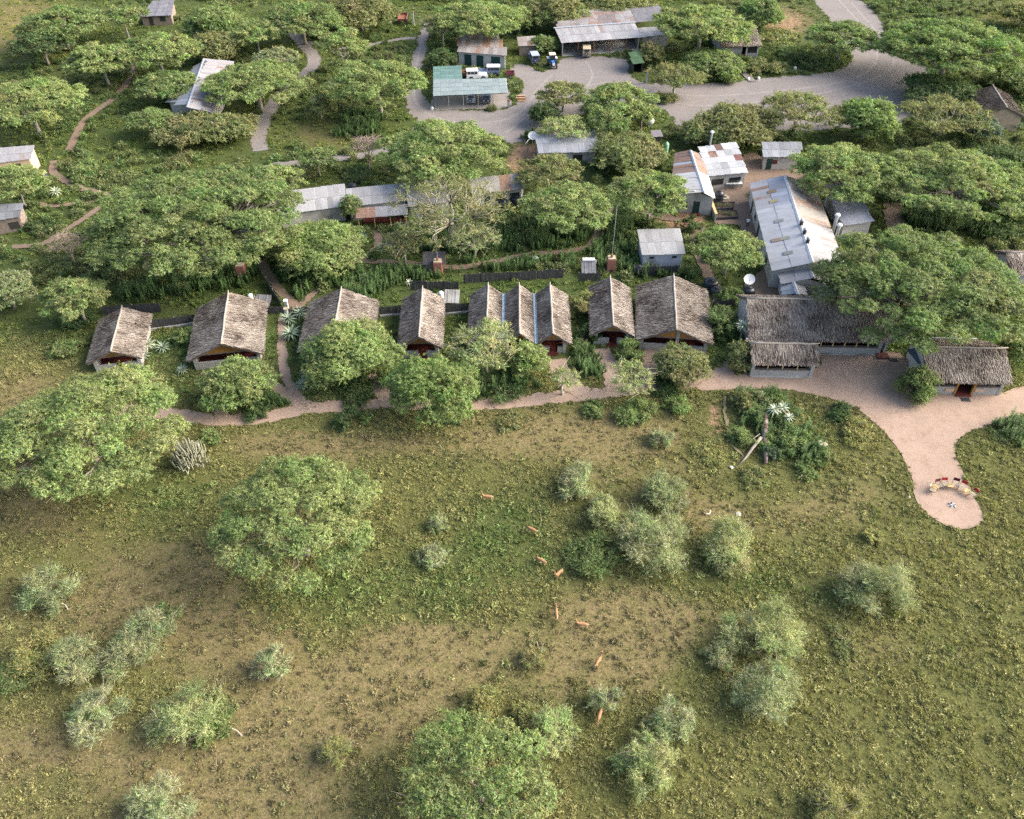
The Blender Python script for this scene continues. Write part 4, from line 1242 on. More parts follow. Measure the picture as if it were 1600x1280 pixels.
# ------------------------------------------------------------------ trees and shrubs
PAL = dict(yg=(0.244, 0.304, 0.114), g=(0.188, 0.246, 0.092), dk=(0.085, 0.132, 0.050), olive=(0.225, 0.238, 0.102), pale=(0.345, 0.380, 0.180),
           silver=(0.320, 0.355, 0.195), bright=(0.200, 0.275, 0.092), straw=(0.290, 0.290, 0.115), grey=(0.285, 0.315, 0.165), bluegreen=(0.10, 0.145, 0.095), brown=(0.20, 0.15, 0.11))


def unit(a):
    return a / np.maximum(np.linalg.norm(a, axis=1, keepdims=True), 1e-6)


def leaf_arrays(rng, C, Nn, D, L, W, col):
    S = unit(np.cross(Nn, D))
    L = L[:, None]; W = W[:, None]
    a = C - D * L * .5 - S * W * .5
    b = C - D * L * .5 + S * W * .5
    c = C + D * L * .5
    V = np.stack([a, b, c], 1).reshape(-1, 3)
    return V, np.repeat(col, 3, axis=0)


def foliage(rng, clumps, leafL, leafW, cover, color, outw, var=0.22, lowcut=-0.45):
    """clumps: (centre, radius, half height); returns vertices and colours of single leaf sprays"""
    Vs, Cs = [], []
    col0 = np.array(color)
    for c, rx, rz in clumps:
        n = max(12, int(cover * math.pi * rx * (rx + rz) * .75 / (leafL * leafW * .5)))
        q = 8
        m = max(3, n // q); n = m * q
        d = unit(rng.normal(size=(m, 3)))
        flip = d[:, 2] < lowcut * rng.random(m)
        d[flip, 2] *= -1
        d[:, 2] = np.where((d[:, 2] < 0) & (rng.random(m) < .5), -d[:, 2], d[:, 2])
        ph = rng.random(4) * 6.28
        lump = 1 + .18 * np.sin(5 * d[:, 0] + ph[0]) * np.sin(5 * d[:, 1] + ph[1]) + .12 * np.sin(11 * d[:, 0] + 9 * d[:, 2] + ph[2]) * np.sin(10 * d[:, 1] + ph[3])
        rad = (0.5 + 0.5 * rng.random(m) ** 0.45) * lump * np.where(rng.random(m) < .08, 1.25, 1.0)
        tc = d * np.array([rx, rx, rz]) * rad[:, None]
        if outw > .5:      # leaves strung along sprigs that radiate from the clump
            t = np.repeat(np.linspace(.35, 1.15, q)[None, :], m, 0) + rng.random((m, q)) * .12
            P = tc[:, None, :] * t[:, :, None] + rng.normal(size=(m, q, 3)) * leafL * .13
        else:              # leaves bunched in small tufts
            off = unit(rng.normal(size=(m * q, 3))).reshape(m, q, 3) * [1, 1, .55] * leafL * (.35 + .75 * rng.random((m, q, 1)))
            P = tc[:, None, :] + off
        P = np.array(c) + P.reshape(-1, 3)
        dd = np.repeat(d, q, 0)
        tk = np.repeat(1 + .16 * rng.normal(size=(m, 1)), q, 0)
        Nn = unit(dd * [.8, .8, 1.1] + rng.normal(size=(n, 3)) * .5 + [0, 0, .3])
        if outw > .5:
            T = rng.normal(size=(n, 3)) * .42 + dd * 1.0 + [0, 0, .12]
        else:
            T = off.reshape(-1, 3) / leafL + dd * outw + rng.normal(size=(n, 3)) * .3
        T = unit(T - Nn * (T * Nn).sum(1, keepdims=True) * .7)
        L = leafL * (.6 + .8 * rng.random(n)); W = leafW * (.7 + .6 * rng.random(n))
        k = (1 + .10 * rng.normal()) * tk * (1 + var * .8 * rng.normal(size=(n, 1)))
        hue = np.concatenate([1 + .10 * rng.normal(size=(n, 1)), np.ones((n, 1)), 1 + .18 * rng.normal(size=(n, 1))], 1)
        col = np.clip(col0 * k * hue * (1 + np.array([.07, 0, .05]) * rng.normal()), .008, .6)
        old = rng.random(n) < .05
        col[old] = np.clip(np.array([.24, .20, .11]) * (.7 + .6 * rng.random((old.sum(), 1))), 0, 1)
        V, C = leaf_arrays(rng, P, Nn, T, L, W, col)
        Vs.append(V); Cs.append(C)
    return np.concatenate(Vs), np.concatenate(Cs)


def spread_disc(rng, R, n):
    pts = []
    for i in range(n):
        best, bd = None, -1
        for k in range(6):
            a, r = rng.random() * 2 * math.pi, R * math.sqrt(rng.random())
            p = (r * math.cos(a), r * math.sin(a))
            dd = min([(p[0] - q[0]) ** 2 + (p[1] - q[1]) ** 2 for q in pts] or [1e9])
            if dd > bd: best, bd = p, dd
        pts.append(best)
    return pts


def limbs(mb, rng, base, fork, targets, r0, nlimb, sag=0.15):
    base, fork = Vector(base), Vector(fork)
    mid = base.lerp(fork, .5) + Vector((rng.normal() * .25, rng.normal() * .25, 0)) * (fork - base).length * .2
    mb.tube([base, base.lerp(mid, .5) + Vector((0, 0, .0)), mid, fork], [r0 * 1.25, r0 * 1.05, r0 * .92, r0 * .8], 7)
    T = [Vector(t) for t in targets]
    if not T: return
    nl = min(nlimb, len(T))
    T.sort(key=lambda t: math.atan2(t.y - fork.y, t.x - fork.x))
    groups = [T[int(i * len(T) / nl):int((i + 1) * len(T) / nl)] for i in range(nl)]
    for g in groups:
        if not g: continue
        c = sum(g, Vector()) / len(g)
        e = fork.lerp(c, .55) - Vector((0, 0, (c - fork).length * .04))
        m = fork.lerp(e, .5) + Vector((rng.normal(), rng.normal(), rng.normal() * .4)) * (e - fork).length * .09
        mb.tube([fork, m, e], [r0 * .62, r0 * .5, r0 * .36], 5)
        for t in g:
            q = e.lerp(t, .55) + Vector((rng.normal(), rng.normal(), rng.normal() * .6)) * (t - e).length * .12
            mb.tube([e, q, t], [r0 * .32, r0 * .2, r0 * .07], 4)
            for j in range(2):
                v = t + Vector((rng.normal(), rng.normal(), .25 + .3 * rng.random())) * min(.8, (t - e).length * .28)
                mb.tube([q, q.lerp(v, .55) + Vector((0, 0, .05)), v], [r0 * .14, r0 * .09, r0 * .03], 3, False)


KIND = dict(
    #      name          category  coverage length width  outward
    U=('acacia_tree', 'tree', 2.35, 1.05, .42, .35),
    D=('leafy_tree', 'tree', 1.85, 1.05, .44, .4),
    F=('thorn_tree', 'tree', .95, 1.2, .28, .6),
    S=('thorn_shrub', 'shrub', 1.1, 1.7, .22, .8),
    B=('bush', 'bush', 1.5, 1.3, .32, .65),
)
_seed = [100]


def make_tree(cx, cy, wpx, kind, H, color, label, bark=None, cover=1.0, flat=None, fork=None, lean=(0, 0), clr=1.0, group=None):
    _seed[0] += 1
    rng = np.random.default_rng(_seed[0])
    name, cat, cov, lk, wk, outw = KIND[kind]
    cov *= cover
    zc = {'U': H * .80, 'D': H * .60, 'F': H * .68, 'S': H * .5, 'B': H * .5}[kind]
    p = G(cx, cy, zc)
    s = ppm(cy, zc)
    R = wpx / 2 / s
    leaf = min(.58, max(.21, 2.4 / (s * .64)))
    lL, lW = leaf * lk, leaf * wk
    clumps = []
    if kind in 'UF':
        T = H * .42
        rc = max(.75, min(1.6, R * (.21 if R < 6 else .155)))
        n = int(1.3 * (R / rc) ** 2)
        for (x, y) in spread_disc(rng, R - rc * .7, n):
            r = math.hypot(x, y) / R
            z = H - T * r * r * .75 - rng.random() * T * .42 - rc * .2
            k = .75 + .5 * rng.random()
            clumps.append(((x, y, z), rc * k, rc * k * (.48 if kind == 'U' else .55)))
        for i in range(int(n * .35)):
            a, r = rng.random() * 6.283, R * (.35 + .55 * rng.random())
            z = H - T * (.55 + .4 * rng.random())
            k = .6 + .4 * rng.random()
            clumps.append(((r * math.cos(a), r * math.sin(a), z), rc * k, rc * k * .5))
    else:
        nl = {'D': 26, 'S': 20, 'B': 20}[kind]
        z0 = {'D': H * .38, 'S': H * .12, 'B': H * .1}[kind]
        ncore = 1 if kind == 'D' or flat == 1 else int(rng.integers(2, 5))
        cores = [(0.0, 0.0, 1.0)] if ncore == 1 else [(R * .42 * math.cos(q), R * .42 * math.sin(q), .55 + .45 * rng.random()) for q in (6.283 * (k + rng.random() * .7) / ncore for k in range(ncore))]
        for i in range(nl):
            ox, oy, oh = cores[i % ncore]
            a = 6.283 * (i * .618 + .16 * rng.random())
            e = math.asin(min(1, (i + .5) / nl)) * .92
            k = .24 + .24 * rng.random()
            rr = (R if ncore == 1 else R * .72) * (1 - k * .8) * math.cos(e) * (.7 + .55 * rng.random())
            zz = z0 + (H - z0 - R * k * .5) * math.sin(e) * (.85 + .25 * rng.random())
            rz = min(R * k * .8, H * .3)
            zz *= oh
            clumps.append(((ox + rr * math.cos(a), oy + rr * math.sin(a), max(zz, rz * .6)), R * k, rz))
    o = thing(name, (p.x, p.y, 0), label, cat, group)
    V, C = foliage(rng, clumps, lL, lW, cov, np.array(PAL[color]) * clr, outw)
    V[:, 2] = np.maximum(V[:, 2], .02)
    me = npmesh('crown', V, np.arange(len(V)).reshape(-1, 3), M_LEAF)
    vcol(me, C)
    link('crown', me, o)
    mb = MB()
    bm_ = {'U': M_BARK, 'D': M_BARK, 'F': M_BARK_PALE, 'S': M_BARK, 'B': M_BARK_DARK}[kind] if bark is None else bark
    tg = [c[0] for c in clumps]
    if kind in 'UF':
        fz = H * (.42 if fork is None else fork)
        limbs(mb, rng, (lean[0], lean[1], -.1), (lean[0] * .4 + rng.normal() * .2, lean[1] * .4 + rng.normal() * .2, fz), tg, max(.16, R * .042), 6)
        if kind == 'F':
            for t in tg:
                for j in range(2):
                    q = Vector(t) + Vector((rng.normal(), rng.normal(), .3 * rng.normal() + .25)) * .9
                    mb.tube([t, Vector(t).lerp(q, .5) + Vector((0, 0, .12)), q], [.035, .028, .015], 3, False)
    elif kind == 'D':
        limbs(mb, rng, (0, 0, -.1), (rng.normal() * .15, rng.normal() * .15, H * .3), tg, max(.13, R * .045), 5)
    else:
        for t in tg:
            q = Vector((rng.normal() * .12, rng.normal() * .12, -.05))
            tt = Vector(t)
            mb.tube([q, q.lerp(tt, .5) + Vector((0, 0, R * .05)), tt], [.06, .045, .02], 4, False)
            if kind == 'S':
                for j in range(4):
                    v = tt + Vector((rng.normal(), rng.normal(), .3 + .3 * rng.random())) * R * .28
                    mb.tube([tt, v], [.028, .012], 3, False)
    mb.part('trunk' if kind in 'UFD' else 'stems', bm_, o, smooth=True, world=False)
    return o


TREES = [
    # far left corner
    (92, 28, 118, 'U', 8.5, 'g', 'broad green acacia at the top edge beside the dry open grass'),
    (62, 62, 84, 'U', 6.5, 'dk', 'dark green low acacia bordering the dry grass'),
    (155, 84, 100, 'U', 8, 'yg', 'flat-topped acacia on a slim dark trunk above the red soil path'),
    (243, 72, 118, 'U', 8, 'yg', 'layered acacia covering the upper end of the red soil path'),
    (258, 128, 92, 'U', 5.5, 'g', 'lower acacia pressed against the side of the rust-streaked shed'),
    (38, 150, 150, 'U', 9.5, 'yg', 'tall acacia with a pale leaning trunk behind the left cottage'),
    (22, 278, 96, 'U', 6.5, 'yg', 'light acacia spreading over the roof of the left cottage'),
    (190, 20, 70, 'U', 7, 'g', 'acacia whose bare branch stands before the far grey roof'),
    (332, 34, 86, 'D', 7, 'g', 'round tree with grey forked branches right of the far grey roof'),
    (338, 72, 70, 'D', 5.5, 'olive', 'dusty olive tree behind the rust-streaked shed'),
    (398, 122, 145, 'U', 7.5, 'yg', 'spreading acacia overhanging the right end of the rust-streaked shed'),
    (398, 44, 76, 'U', 7, 'yg', 'small bright acacia left of the thin gravel track'),
    (232, 182, 66, 'U', 4.5, 'g', 'small acacia with pale twigs beside the red soil path bend'),
    (300, 200, 95, 'D', 4.2, 'olive', 'dusty olive thicket tree below the rust-streaked shed'),
    (355, 198, 80, 'D', 4.2, 'olive', 'brownish thicket tree between shed and curved gravel track'),
    (470, 22, 120, 'U', 8, 'g', 'green acacia over the top of the thin gravel track'),
    (432, 92, 70, 'D', 4, 'grey', 'grey leafless-looking tree beside the thin gravel track'),
    (562, 18, 110, 'D', 7, 'olive', 'drooping olive tree left of the red trailer'),
    (535, 62, 84, 'U', 9.5, 'yg', 'tall domed acacia on the lawn between the two tracks'),
    (588, 118, 160, 'U', 9.5, 'yg', 'wide acacia with a long bare trunk beside the gravel road'),
    (500, 165, 40, 'D', 4.5, 'olive', 'slender olive sapling before the dark weed patch'),
    (745, 22, 150, 'U', 8, 'yg', 'spreading acacia behind the rusty-roofed workshop'),
    (690, 38, 66, 'F', 7, 'olive', 'thin grey-branched tree beside the gravel road top'),
    (690, 92, 46, 'D', 4, 'dk', 'dark little tree between gravel road and workshop'),
    (812, 28, 46, 'D', 6, 'yg', 'rounded light green tree above the small rusty lean-to'),
    (868, 16, 96, 'D', 6.5, 'olive', 'brownish olive tree behind the long open garage'),
    (850, 68, 42, 'D', 3.2, 'g', 'small green tree between lean-to and tractor'),
    (960, 0, 130, 'D', 5, 'olive', 'olive tree crown behind the garage roof'),
    (1045, 30, 40, 'D', 6, 'straw', 'yellowing tree at the far end of the garage'),
    (1098, 32, 158, 'U', 9, 'yg', 'large layered acacia above the far thatched hut'),
    (1112, 96, 96, 'D', 4.5, 'g', 'bushy grey-green tree in front of the far thatched hut'),
    (1188, 20, 70, 'D', 6, 'g', 'light tree beyond the far thatched hut'),
    (1056, 118, 96, 'F', 5.5, 'olive', 'sparse feathery thorn tree at the corner of the gravel yard'),
    (1018, 82, 40, 'D', 4.2, 'olive', 'small olive tree behind the green-roofed shelter'),
    (1320, 52, 124, 'U', 7.5, 'g', 'flat dark acacia leaning over the gravel entrance road'),
    (1492, 58, 222, 'U', 11, 'bright', 'huge bright green acacia beside the gravel entrance road'),
    (1470, 140, 120, 'D', 4.5, 'dk', 'dark thicket tree at the end of the gravel yard'),
    (1590, 118, 90, 'D', 4.5, 'g', 'green tree hedge behind the clay hut'),
    (1600, 20, 70, 'D', 5, 'straw', 'dry yellowish tree in the top corner'),
    (1250, 172, 140, 'F', 7, 'olive', 'olive feathery thorn tree on the near edge of the gravel yard'),
    (1356, 184, 106, 'D', 6.5, 'bright', 'dense bright green tree on the near edge of the gravel yard'),
    (1478, 178, 142, 'F', 6, 'olive', 'umbrella-shaped feathery thorn tree beside the clay hut'),
    (1532, 196, 60, 'D', 4.5, 'bluegreen', 'dark blue-green tree in front of the clay hut door'),
    (1322, 258, 170, 'U', 8.5, 'yg', 'acacia with pale branches hanging over the grey lean-to roof'),
    (1500, 272, 240, 'U', 9, 'yg', 'very wide acacia behind the red soil path on the far side'),
    (1586, 318, 90, 'D', 4, 'g', 'low green tree before the half-hidden thatched roof'),
    (1452, 430, 340, 'U', 11.5, 'g', 'enormous dark acacia spreading over the long thatched lodge'),
    (880, 142, 84, 'U', 5, 'olive', 'olive umbrella acacia in front of the garage yard'),
    (850, 176, 50, 'D', 3.6, 'dk', 'dark round tree by the bend of the gravel yard'),
    (882, 202, 90, 'F', 5, 'pale', 'pale spiky thorn tree between the grey tin sheds'),
    (968, 150, 120, 'U', 6.5, 'yg', 'acacia screening the two white gas tanks'),
    (1005, 170, 56, 'U', 5, 'yg', 'small acacia pad beside the white gas tanks'),
    (948, 186, 80, 'U', 5.5, 'g', 'green acacia over the small tin shed'),
    (985, 236, 118, 'D', 5, 'olive', 'dense olive tree behind the rust and white roof'),
    (1090, 205, 66, 'D', 4, 'olive', 'olive tree left of the metal chimney'),
    (1152, 192, 130, 'D', 5.5, 'olive', 'broad olive tree behind the patched white roof'),
    (858, 262, 110, 'U', 6, 'olive', 'rounded olive acacia below the grey tin shed'),
    (888, 312, 150, 'U', 7.5, 'yg', 'acacia of round pads at the end of the long staff building'),
    (1018, 292, 135, 'U', 8, 'yg', 'leaning acacia above the blue-grey wash house'),
    (1140, 384, 118, 'U', 6, 'yg', 'rounded acacia left of the long rusty shed'),
    (300, 322, 345, 'U', 12, 'g', 'giant acacia with pale dead branches behind the left cottages'),
    (432, 276, 90, 'U', 6, 'yg', 'acacia arm at the left end of the long staff building'),
    (492, 384, 146, 'D', 5.4, 'yg', 'light green tree in front of the long staff building'),
    (548, 322, 40, 'D', 4.4, 'g', 'sprig-topped tree touching the staff building roof', None, .45),
    (690, 224, 205, 'U', 9, 'yg', 'broad bright acacia behind the long staff building'),
    (704, 326, 205, 'F', 9, 'olive', 'pale-branched thorn tree draped across the staff building roof', None, .34),
    (740, 372, 90, 'F', 5, 'grey', 'grey feathery tree above the dark weed bed'),
    (630, 382, 80, 'F', 4.5, 'olive', 'olive thorn tree before the rusty veranda roof'),
    (495, 244, 64, 'U', 4.5, 'g', 'small green acacia beside the pale dirt track'),
    (116, 455, 116, 'U', 6.5, 'yg', 'light acacia above the leftmost thatched cottage'),
    (8, 452, 80, 'D', 5, 'grey', 'grey-green tree cut by the left edge'),
    (122, 662, 310, 'U', 9, 'yg', 'huge sprawling acacia hiding the front of the leftmost cottage'),
    (460, 796, 270, 'U', 8.5, 'yg', 'wide round acacia standing alone on the meadow'),
    (372, 596, 112, 'D', 4.5, 'yg', 'bushy tree in front of the second cottage'),
    (545, 548, 146, 'D', 6.5, 'yg', 'light tree growing over the third cottage roof'),
    (676, 604, 134, 'D', 6.5, 'bright', 'bright green weeping tree beside the sandy path'),
    (758, 540, 128, 'F', 6.5, 'pale', 'pale feathery tree in front of the triple-gabled cottage'),
    (826, 558, 66, 'D', 4, 'yg', 'small yellow-green tree before the middle gable'),
    (880, 594, 56, 'F', 3.4, 'pale', 'small pale tree on the edge of the sandy path'),
    (986, 590, 82, 'F', 3.8, 'pale', 'pale cushion-shaped tree before the narrow hut'),
    (1062, 568, 86, 'D', 3.8, 'olive', 'olive tree in front of the large thatched hut'),
    (750, 1216, 250, 'U', 6, 'yg', 'spreading thorn tree cut by the bottom edge'),
    (1590, 548, 60, 'D', 4.5, 'g', 'green tree at the right end of the thatched annex'),
]
SHRUBS = [
    (1126, 502, 62, 'B', 4, 'g', 'tall dark bush between large thatched hut and lodge', None, 1.3, 1),
    (1160, 556, 56, 'B', 3.2, 'olive', 'olive bush at the corner of the stone-walled porch', None, 1.4, 1),
    (1437, 600, 66, 'B', 3.6, 'g', 'round clipped-looking bush on the sandy terrace', None, 1.7, 1),
    (984, 546, 46, 'B', 2.8, 'g', 'dark green bush beside the red steps'),
    (911, 476, 48, 'B', 3.2, 'straw', 'yellow-green bush between triple gable and narrow hut'),
    (290, 520, 40, 'B', 3, 'g', 'leafy bush against the left wall of the second cottage'),
    (536, 648, 48, 'B', 1.8, 'dk', 'dark green bush on the near edge of the sandy path'),
    (575, 652, 24, 'B', 1.0, 'bright', 'small yellow-green plant right of the dark path bush'),
    (326, 682, 34, 'B', 1.4, 'g', 'small green bush behind the pale cactus'),
    (1058, 632, 42, 'B', 2.0, 'bright', 'green bush on the lawn below the large hut'),
    (925, 636, 40, 'B', 1.2, 'g', 'low green bush on the lawn edge of the sandy path'),
    (990, 640, 70, 'B', 1.6, 'g', 'low dark bush under the pale cushion-shaped tree'),
    (1035, 598, 60, 'B', 1.5, 'dk', 'dark low bush under the olive tree'),
    (1165, 622, 50, 'B', 2.0, 'olive', 'olive bush at the left end of the log bed'),
    (1190, 620, 34, 'B', 2.0, 'grey', 'grey twiggy bush above the fallen log'),
    (1158, 682, 44, 'B', 1.8, 'g', 'grassy green bush left of the fallen log'),
    (1216, 624, 36, 'B', 1.5, 'bright', 'bright green bush behind the white aloes'),
    (1232, 680, 60, 'B', 1.8, 'g', 'tangled green bush right of the fallen log'),
    (1196, 690, 34, 'B', 1.3, 'bright', 'bright leafy bush right against the fallen log'),
    (1222, 704, 36, 'B', 1.2, 'yg', 'yellow-green bush in the middle of the log bed'),
    (1178, 646, 40, 'B', 1.7, 'g', 'green bush touching the upper end of the fallen log'),
    (1246, 656, 40, 'B', 1.3, 'straw', 'yellowish bush right of the white aloes'),
    (1280, 716, 36, 'B', 1.2, 'g', 'green bush directly under the white boulder'),
    (1254, 688, 30, 'B', 1.5, 'bright', 'leafy bush beside the white boulder'),
    (1206, 706, 30, 'B', 1.4, 'bluegreen', 'blue-green bush at the foot of the fallen log'),
    (1294, 712, 30, 'B', 1.6, 'olive', 'olive bush below the white boulder'),
    (1262, 728, 46, 'B', 1.2, 'g', 'low green bush at the lower rim of the log bed'),
    (1312, 640, 44, 'B', 1.4, 'dk', 'dark low bush near the terrace edge'),
    (1330, 668, 60, 'B', 1.3, 'straw', 'yellowish low bush below the dark one at the terrace edge'),
    (905, 745, 64, 'S', 3.2, 'silver', 'upper silvery shrub of the meadow pair'),
    (936, 792, 68, 'S', 3.2, 'pale', 'lower pale shrub of the meadow pair'),
    (1032, 682, 40, 'S', 1.8, 'grey', 'thin see-through shrub on the bare brown patch'),
    (1036, 762, 78, 'S', 3, 'grey', 'loose grey shrub above the big shrub cluster'),
    (1012, 838, 118, 'S', 4, 'grey', 'largest grey shrub of the meadow cluster'),
    (930, 862, 84, 'B', 2.2, 'g', 'dark green bush at the left of the shrub cluster'),
    (1126, 850, 98, 'S', 3.6, 'pale', 'pale dense shrub right of the shrub cluster'),
    (1362, 908, 112, 'S', 3.8, 'grey', 'grey-green shrub alone below the fire pit'),
    (1194, 980, 112, 'S', 4, 'pale', 'pale spiky shrub, roundest on the right meadow'),
    (1206, 1076, 104, 'S', 3.5, 'silver', 'silvery shrub with a hollow in its top'),
    (1128, 1022, 50, 'S', 1.8, 'grey', 'thin shrub left of the silvery hollow one'),
    (1044, 1124, 76, 'S', 3, 'silver', 'upper shrub of the leaning pair near the bottom'),
    (1004, 1186, 94, 'S', 3.2, 'pale', 'lower shrub of the leaning pair near the bottom'),
    (944, 1090, 52, 'S', 2, 'grey', 'small grey shrub where the last antelope walks'),
    (866, 1140, 80, 'S', 3, 'pale', 'pale shrub right of the bottom-edge thorn tree'),
    (756, 1098, 66, 'B', 1.8, 'straw', 'yellow-green bush above the bottom-edge thorn tree'),
    (826, 1118, 50, 'B', 1.4, 'straw', 'low bush between yellow bush and pale shrub'),
    (284, 1112, 108, 'S', 3.6, 'pale', 'palest cream shrub on the left meadow'),
    (342, 1128, 70, 'B', 1.1, 'g', 'low green thicket right of the cream shrub'),
    (146, 1112, 90, 'S', 3.2, 'silver', 'shrub left of the cream one on the left meadow'),
    (214, 996, 108, 'S', 3.4, 'grey', 'broad grey shrub, uppermost of the left cluster'),
    (112, 1030, 88, 'S', 3.2, 'grey', 'grey shrub between the yellow thicket and broad shrub'),
    (44, 1026, 90, 'B', 2.0, 'straw', 'yellow-green thicket near the left edge'),
    (16, 1056, 60, 'B', 1.6, 'g', 'green thicket cut by the left edge'),
    (70, 914, 84, 'S', 3.2, 'grey', 'shrub with a bare pale stem on the left meadow'),
    (424, 1036, 58, 'S', 2.6, 'silver', 'lone small silvery shrub left of centre'),
    (520, 1172, 52, 'S', 1.8, 'straw', 'thin yellowish shrub on the bare ground'),
    (240, 1264, 104, 'S', 3, 'silver', 'silvery shrub cut by the bottom edge at left'),
    (674, 866, 48, 'S', 1.8, 'silver', 'small pale shrub in the green meadow patch'),
    (682, 816, 34, 'S', 1.4, 'grey', 'faint grey shrub above the small pale one'),
    (832, 1026, 44, 'S', 1.5, 'straw', 'sparse yellow shrub left of the antelope line'),
    (1310, 1262, 90, 'S', 2.2, 'straw', 'yellowish shrub cut by the bottom edge at right'),
    (1362, 836, 34, 'B', .9, 'straw', 'low yellow tussock bush below the sandy path end'),
    (250, 960, 50, 'B', 1.0, 'g', 'low green bush right of the broad grey shrub'),
    (1320, 1000, 60, 'B', .8, 'olive', 'low olive scrub below the lone grey-green shrub'),
    (1110, 700, 60, 'B', .8, 'straw', 'low yellow scrub left of the bare log branch'),
    (1175, 745, 50, 'B', .8, 'olive', 'low olive scrub below the log branch tip'),
    (1580, 680, 50, 'B', .9, 'g', 'low green scrub right of the sandy fire path'),
    (800, 655, 50, 'B', .8, 'olive', 'low scrub strip below the sandy path'),
    (700, 640, 60, 'B', 1.0, 'dk', 'dark low bush at the foot of the weeping tree'),
    (775, 598, 90, 'B', 1.6, 'dk', 'dark hedge bush under the pale feathery tree'),
    (730, 590, 50, 'B', 1.6, 'g', 'green bush between weeping tree and pale tree'),
    (405, 632, 60, 'B', 1.4, 'dk', 'dark leafy bush in the path fork'),
    (560, 612, 70, 'B', 1.5, 'dk', 'dark bush in the rounded path bend'),
    (608, 588, 44, 'B', 2, 'g', 'bush between third and fourth cottage fronts'),
    (920, 520, 40, 'B', 2.2, 'dk', 'dark bush left of the narrow hut'),
    (905, 540, 34, 'B', 1.6, 'g', 'green bush in front of the dark one by the narrow hut'),
    (1140, 460, 40, 'B', 2, 'g', 'green bush behind the large hut beside the soil path'),
    (1080, 350, 34, 'B', 2.2, 'dk', 'dark bush at the corner of the garden wall'),
    (1105, 372, 40, 'B', 2, 'g', 'bush left of the rounded acacia foot'),
    (1195, 100, 60, 'B', 2.4, 'olive', 'olive bush on the far bank of the gravel yard'),
    (1240, 80, 50, 'B', 2, 'g', 'green bush near the dark acacia trunk'),
    (1270, 92, 60, 'B', 2.2, 'dk', 'dark bush at the foot of the flat dark acacia'),
    (1215, 55, 70, 'B', 1.6, 'olive', 'bush on the orange-brown bank'),
    (1130, 118, 50, 'B', 2, 'g', 'green bush left of the far hut path'),
    (1160, 104, 30, 'B', 1.8, 'g', 'bright bush right of the far hut path'),
    (1560, 235, 80, 'B', 2.4, 'dk', 'dark bush mass below the clay hut'),
    (1585, 190, 40, 'B', 2, 'bluegreen', 'bluish bush right of the clay hut'),
    (470, 130, 40, 'B', 2, 'olive', 'olive bush inside the curve of the gravel track'),
    (280, 245, 50, 'B', 1.6, 'olive', 'olive bush right of the soil path below the sheds'),
    (130, 262, 60, 'B', 1.8, 'g', 'bush at the soil path junction'),
    (60, 350, 50, 'B', 1.6, 'dk', 'dark bush behind the lower left hut'),
    (30, 345, 40, 'B', 1.8, 'dk', 'dark bush at the corner of the lower left hut'),
    (100, 540, 50, 'B', 2, 'g', 'leafy bush left of the leftmost cottage'),
    (115, 500, 60, 'B', 1.6, 'dk', 'dark bush under the light acacia by the cottage'),
    (470, 265, 60, 'B', 1.4, 'olive', 'olive bush behind the left end of the staff building'),
    (560, 268, 60, 'B', 1.4, 'dk', 'dark bush behind the black roof tank'),
    (830, 210, 30, 'B', 1.6, 'dk', 'dark bush left of the arched tin shed'),
    (930, 165, 40, 'B', 1.6, 'g', 'green bush behind the small tin shed'),
    (1035, 150, 40, 'B', 1.8, 'olive', 'olive bush at the foot of the sparse feathery tree'),
    (1405, 300, 60, 'B', 2, 'dk', 'dark bush beside the wide red soil path'),
    (1470, 330, 80, 'B', 2.4, 'g', 'tall grass bush behind the enormous acacia'),
    (1550, 345, 90, 'B', 2.4, 'dk', 'dark tall grass bush behind the half-hidden roof'),
]
for e in TREES:
    if e[0] < 520 and e[1] < 210: e = (e[0], e[1], e[2] * 1.15, *e[3:])
    make_tree(*e)
for e in SHRUBS: make_tree(*e)


def dead_tree(px, py, H, R, m, label):
    _seed[0] += 1
    rng = np.random.default_rng(_seed[0])
    p = G(px, py, 0)
    o = thing('bare_tree', (p.x, p.y, 0), label, 'tree')
    mb = MB()
    tg = []
    for i in range(16):
        a, r = 6.283 * i * .618, R * math.sqrt((i + .5) / 16)
        tg.append((r * math.cos(a), r * math.sin(a), H * (1 - .25 * (r / R) ** 2) * (.85 + .15 * rng.random())))
    limbs(mb, rng, (0, 0, -.05), (.1, .1, H * .35), tg, .15, 5)
    mb.part('trunk', m, o, world=False)
    tw = MB()
    for t in tg:
        t = Vector(t)
        for j in range(26):
            q = t + Vector((rng.normal(), rng.normal(), .4 * rng.normal() + .15)) * R * .32
            tw.tube([t.lerp(q, .15), t.lerp(q, .6) + Vector((0, 0, .06)), q], [.03, .026, .015], 3, False)
    tw.part('twigs', m, o, world=False, kind='stuff')


dead_tree(578, 268, 6.2, 2.4, noisy('bare_twig_brown', (0.17, 0.12, 0.10), (0.33, 0.26, 0.22), 4), 'leafless brown round-headed tree beside the pale dirt track')
dead_tree(116, 412, 4.6, 2.0, noisy('bare_twig_tan', (0.27, 0.20, 0.13), (0.45, 0.36, 0.27), 4), 'leafless pale tree left of the giant acacia')


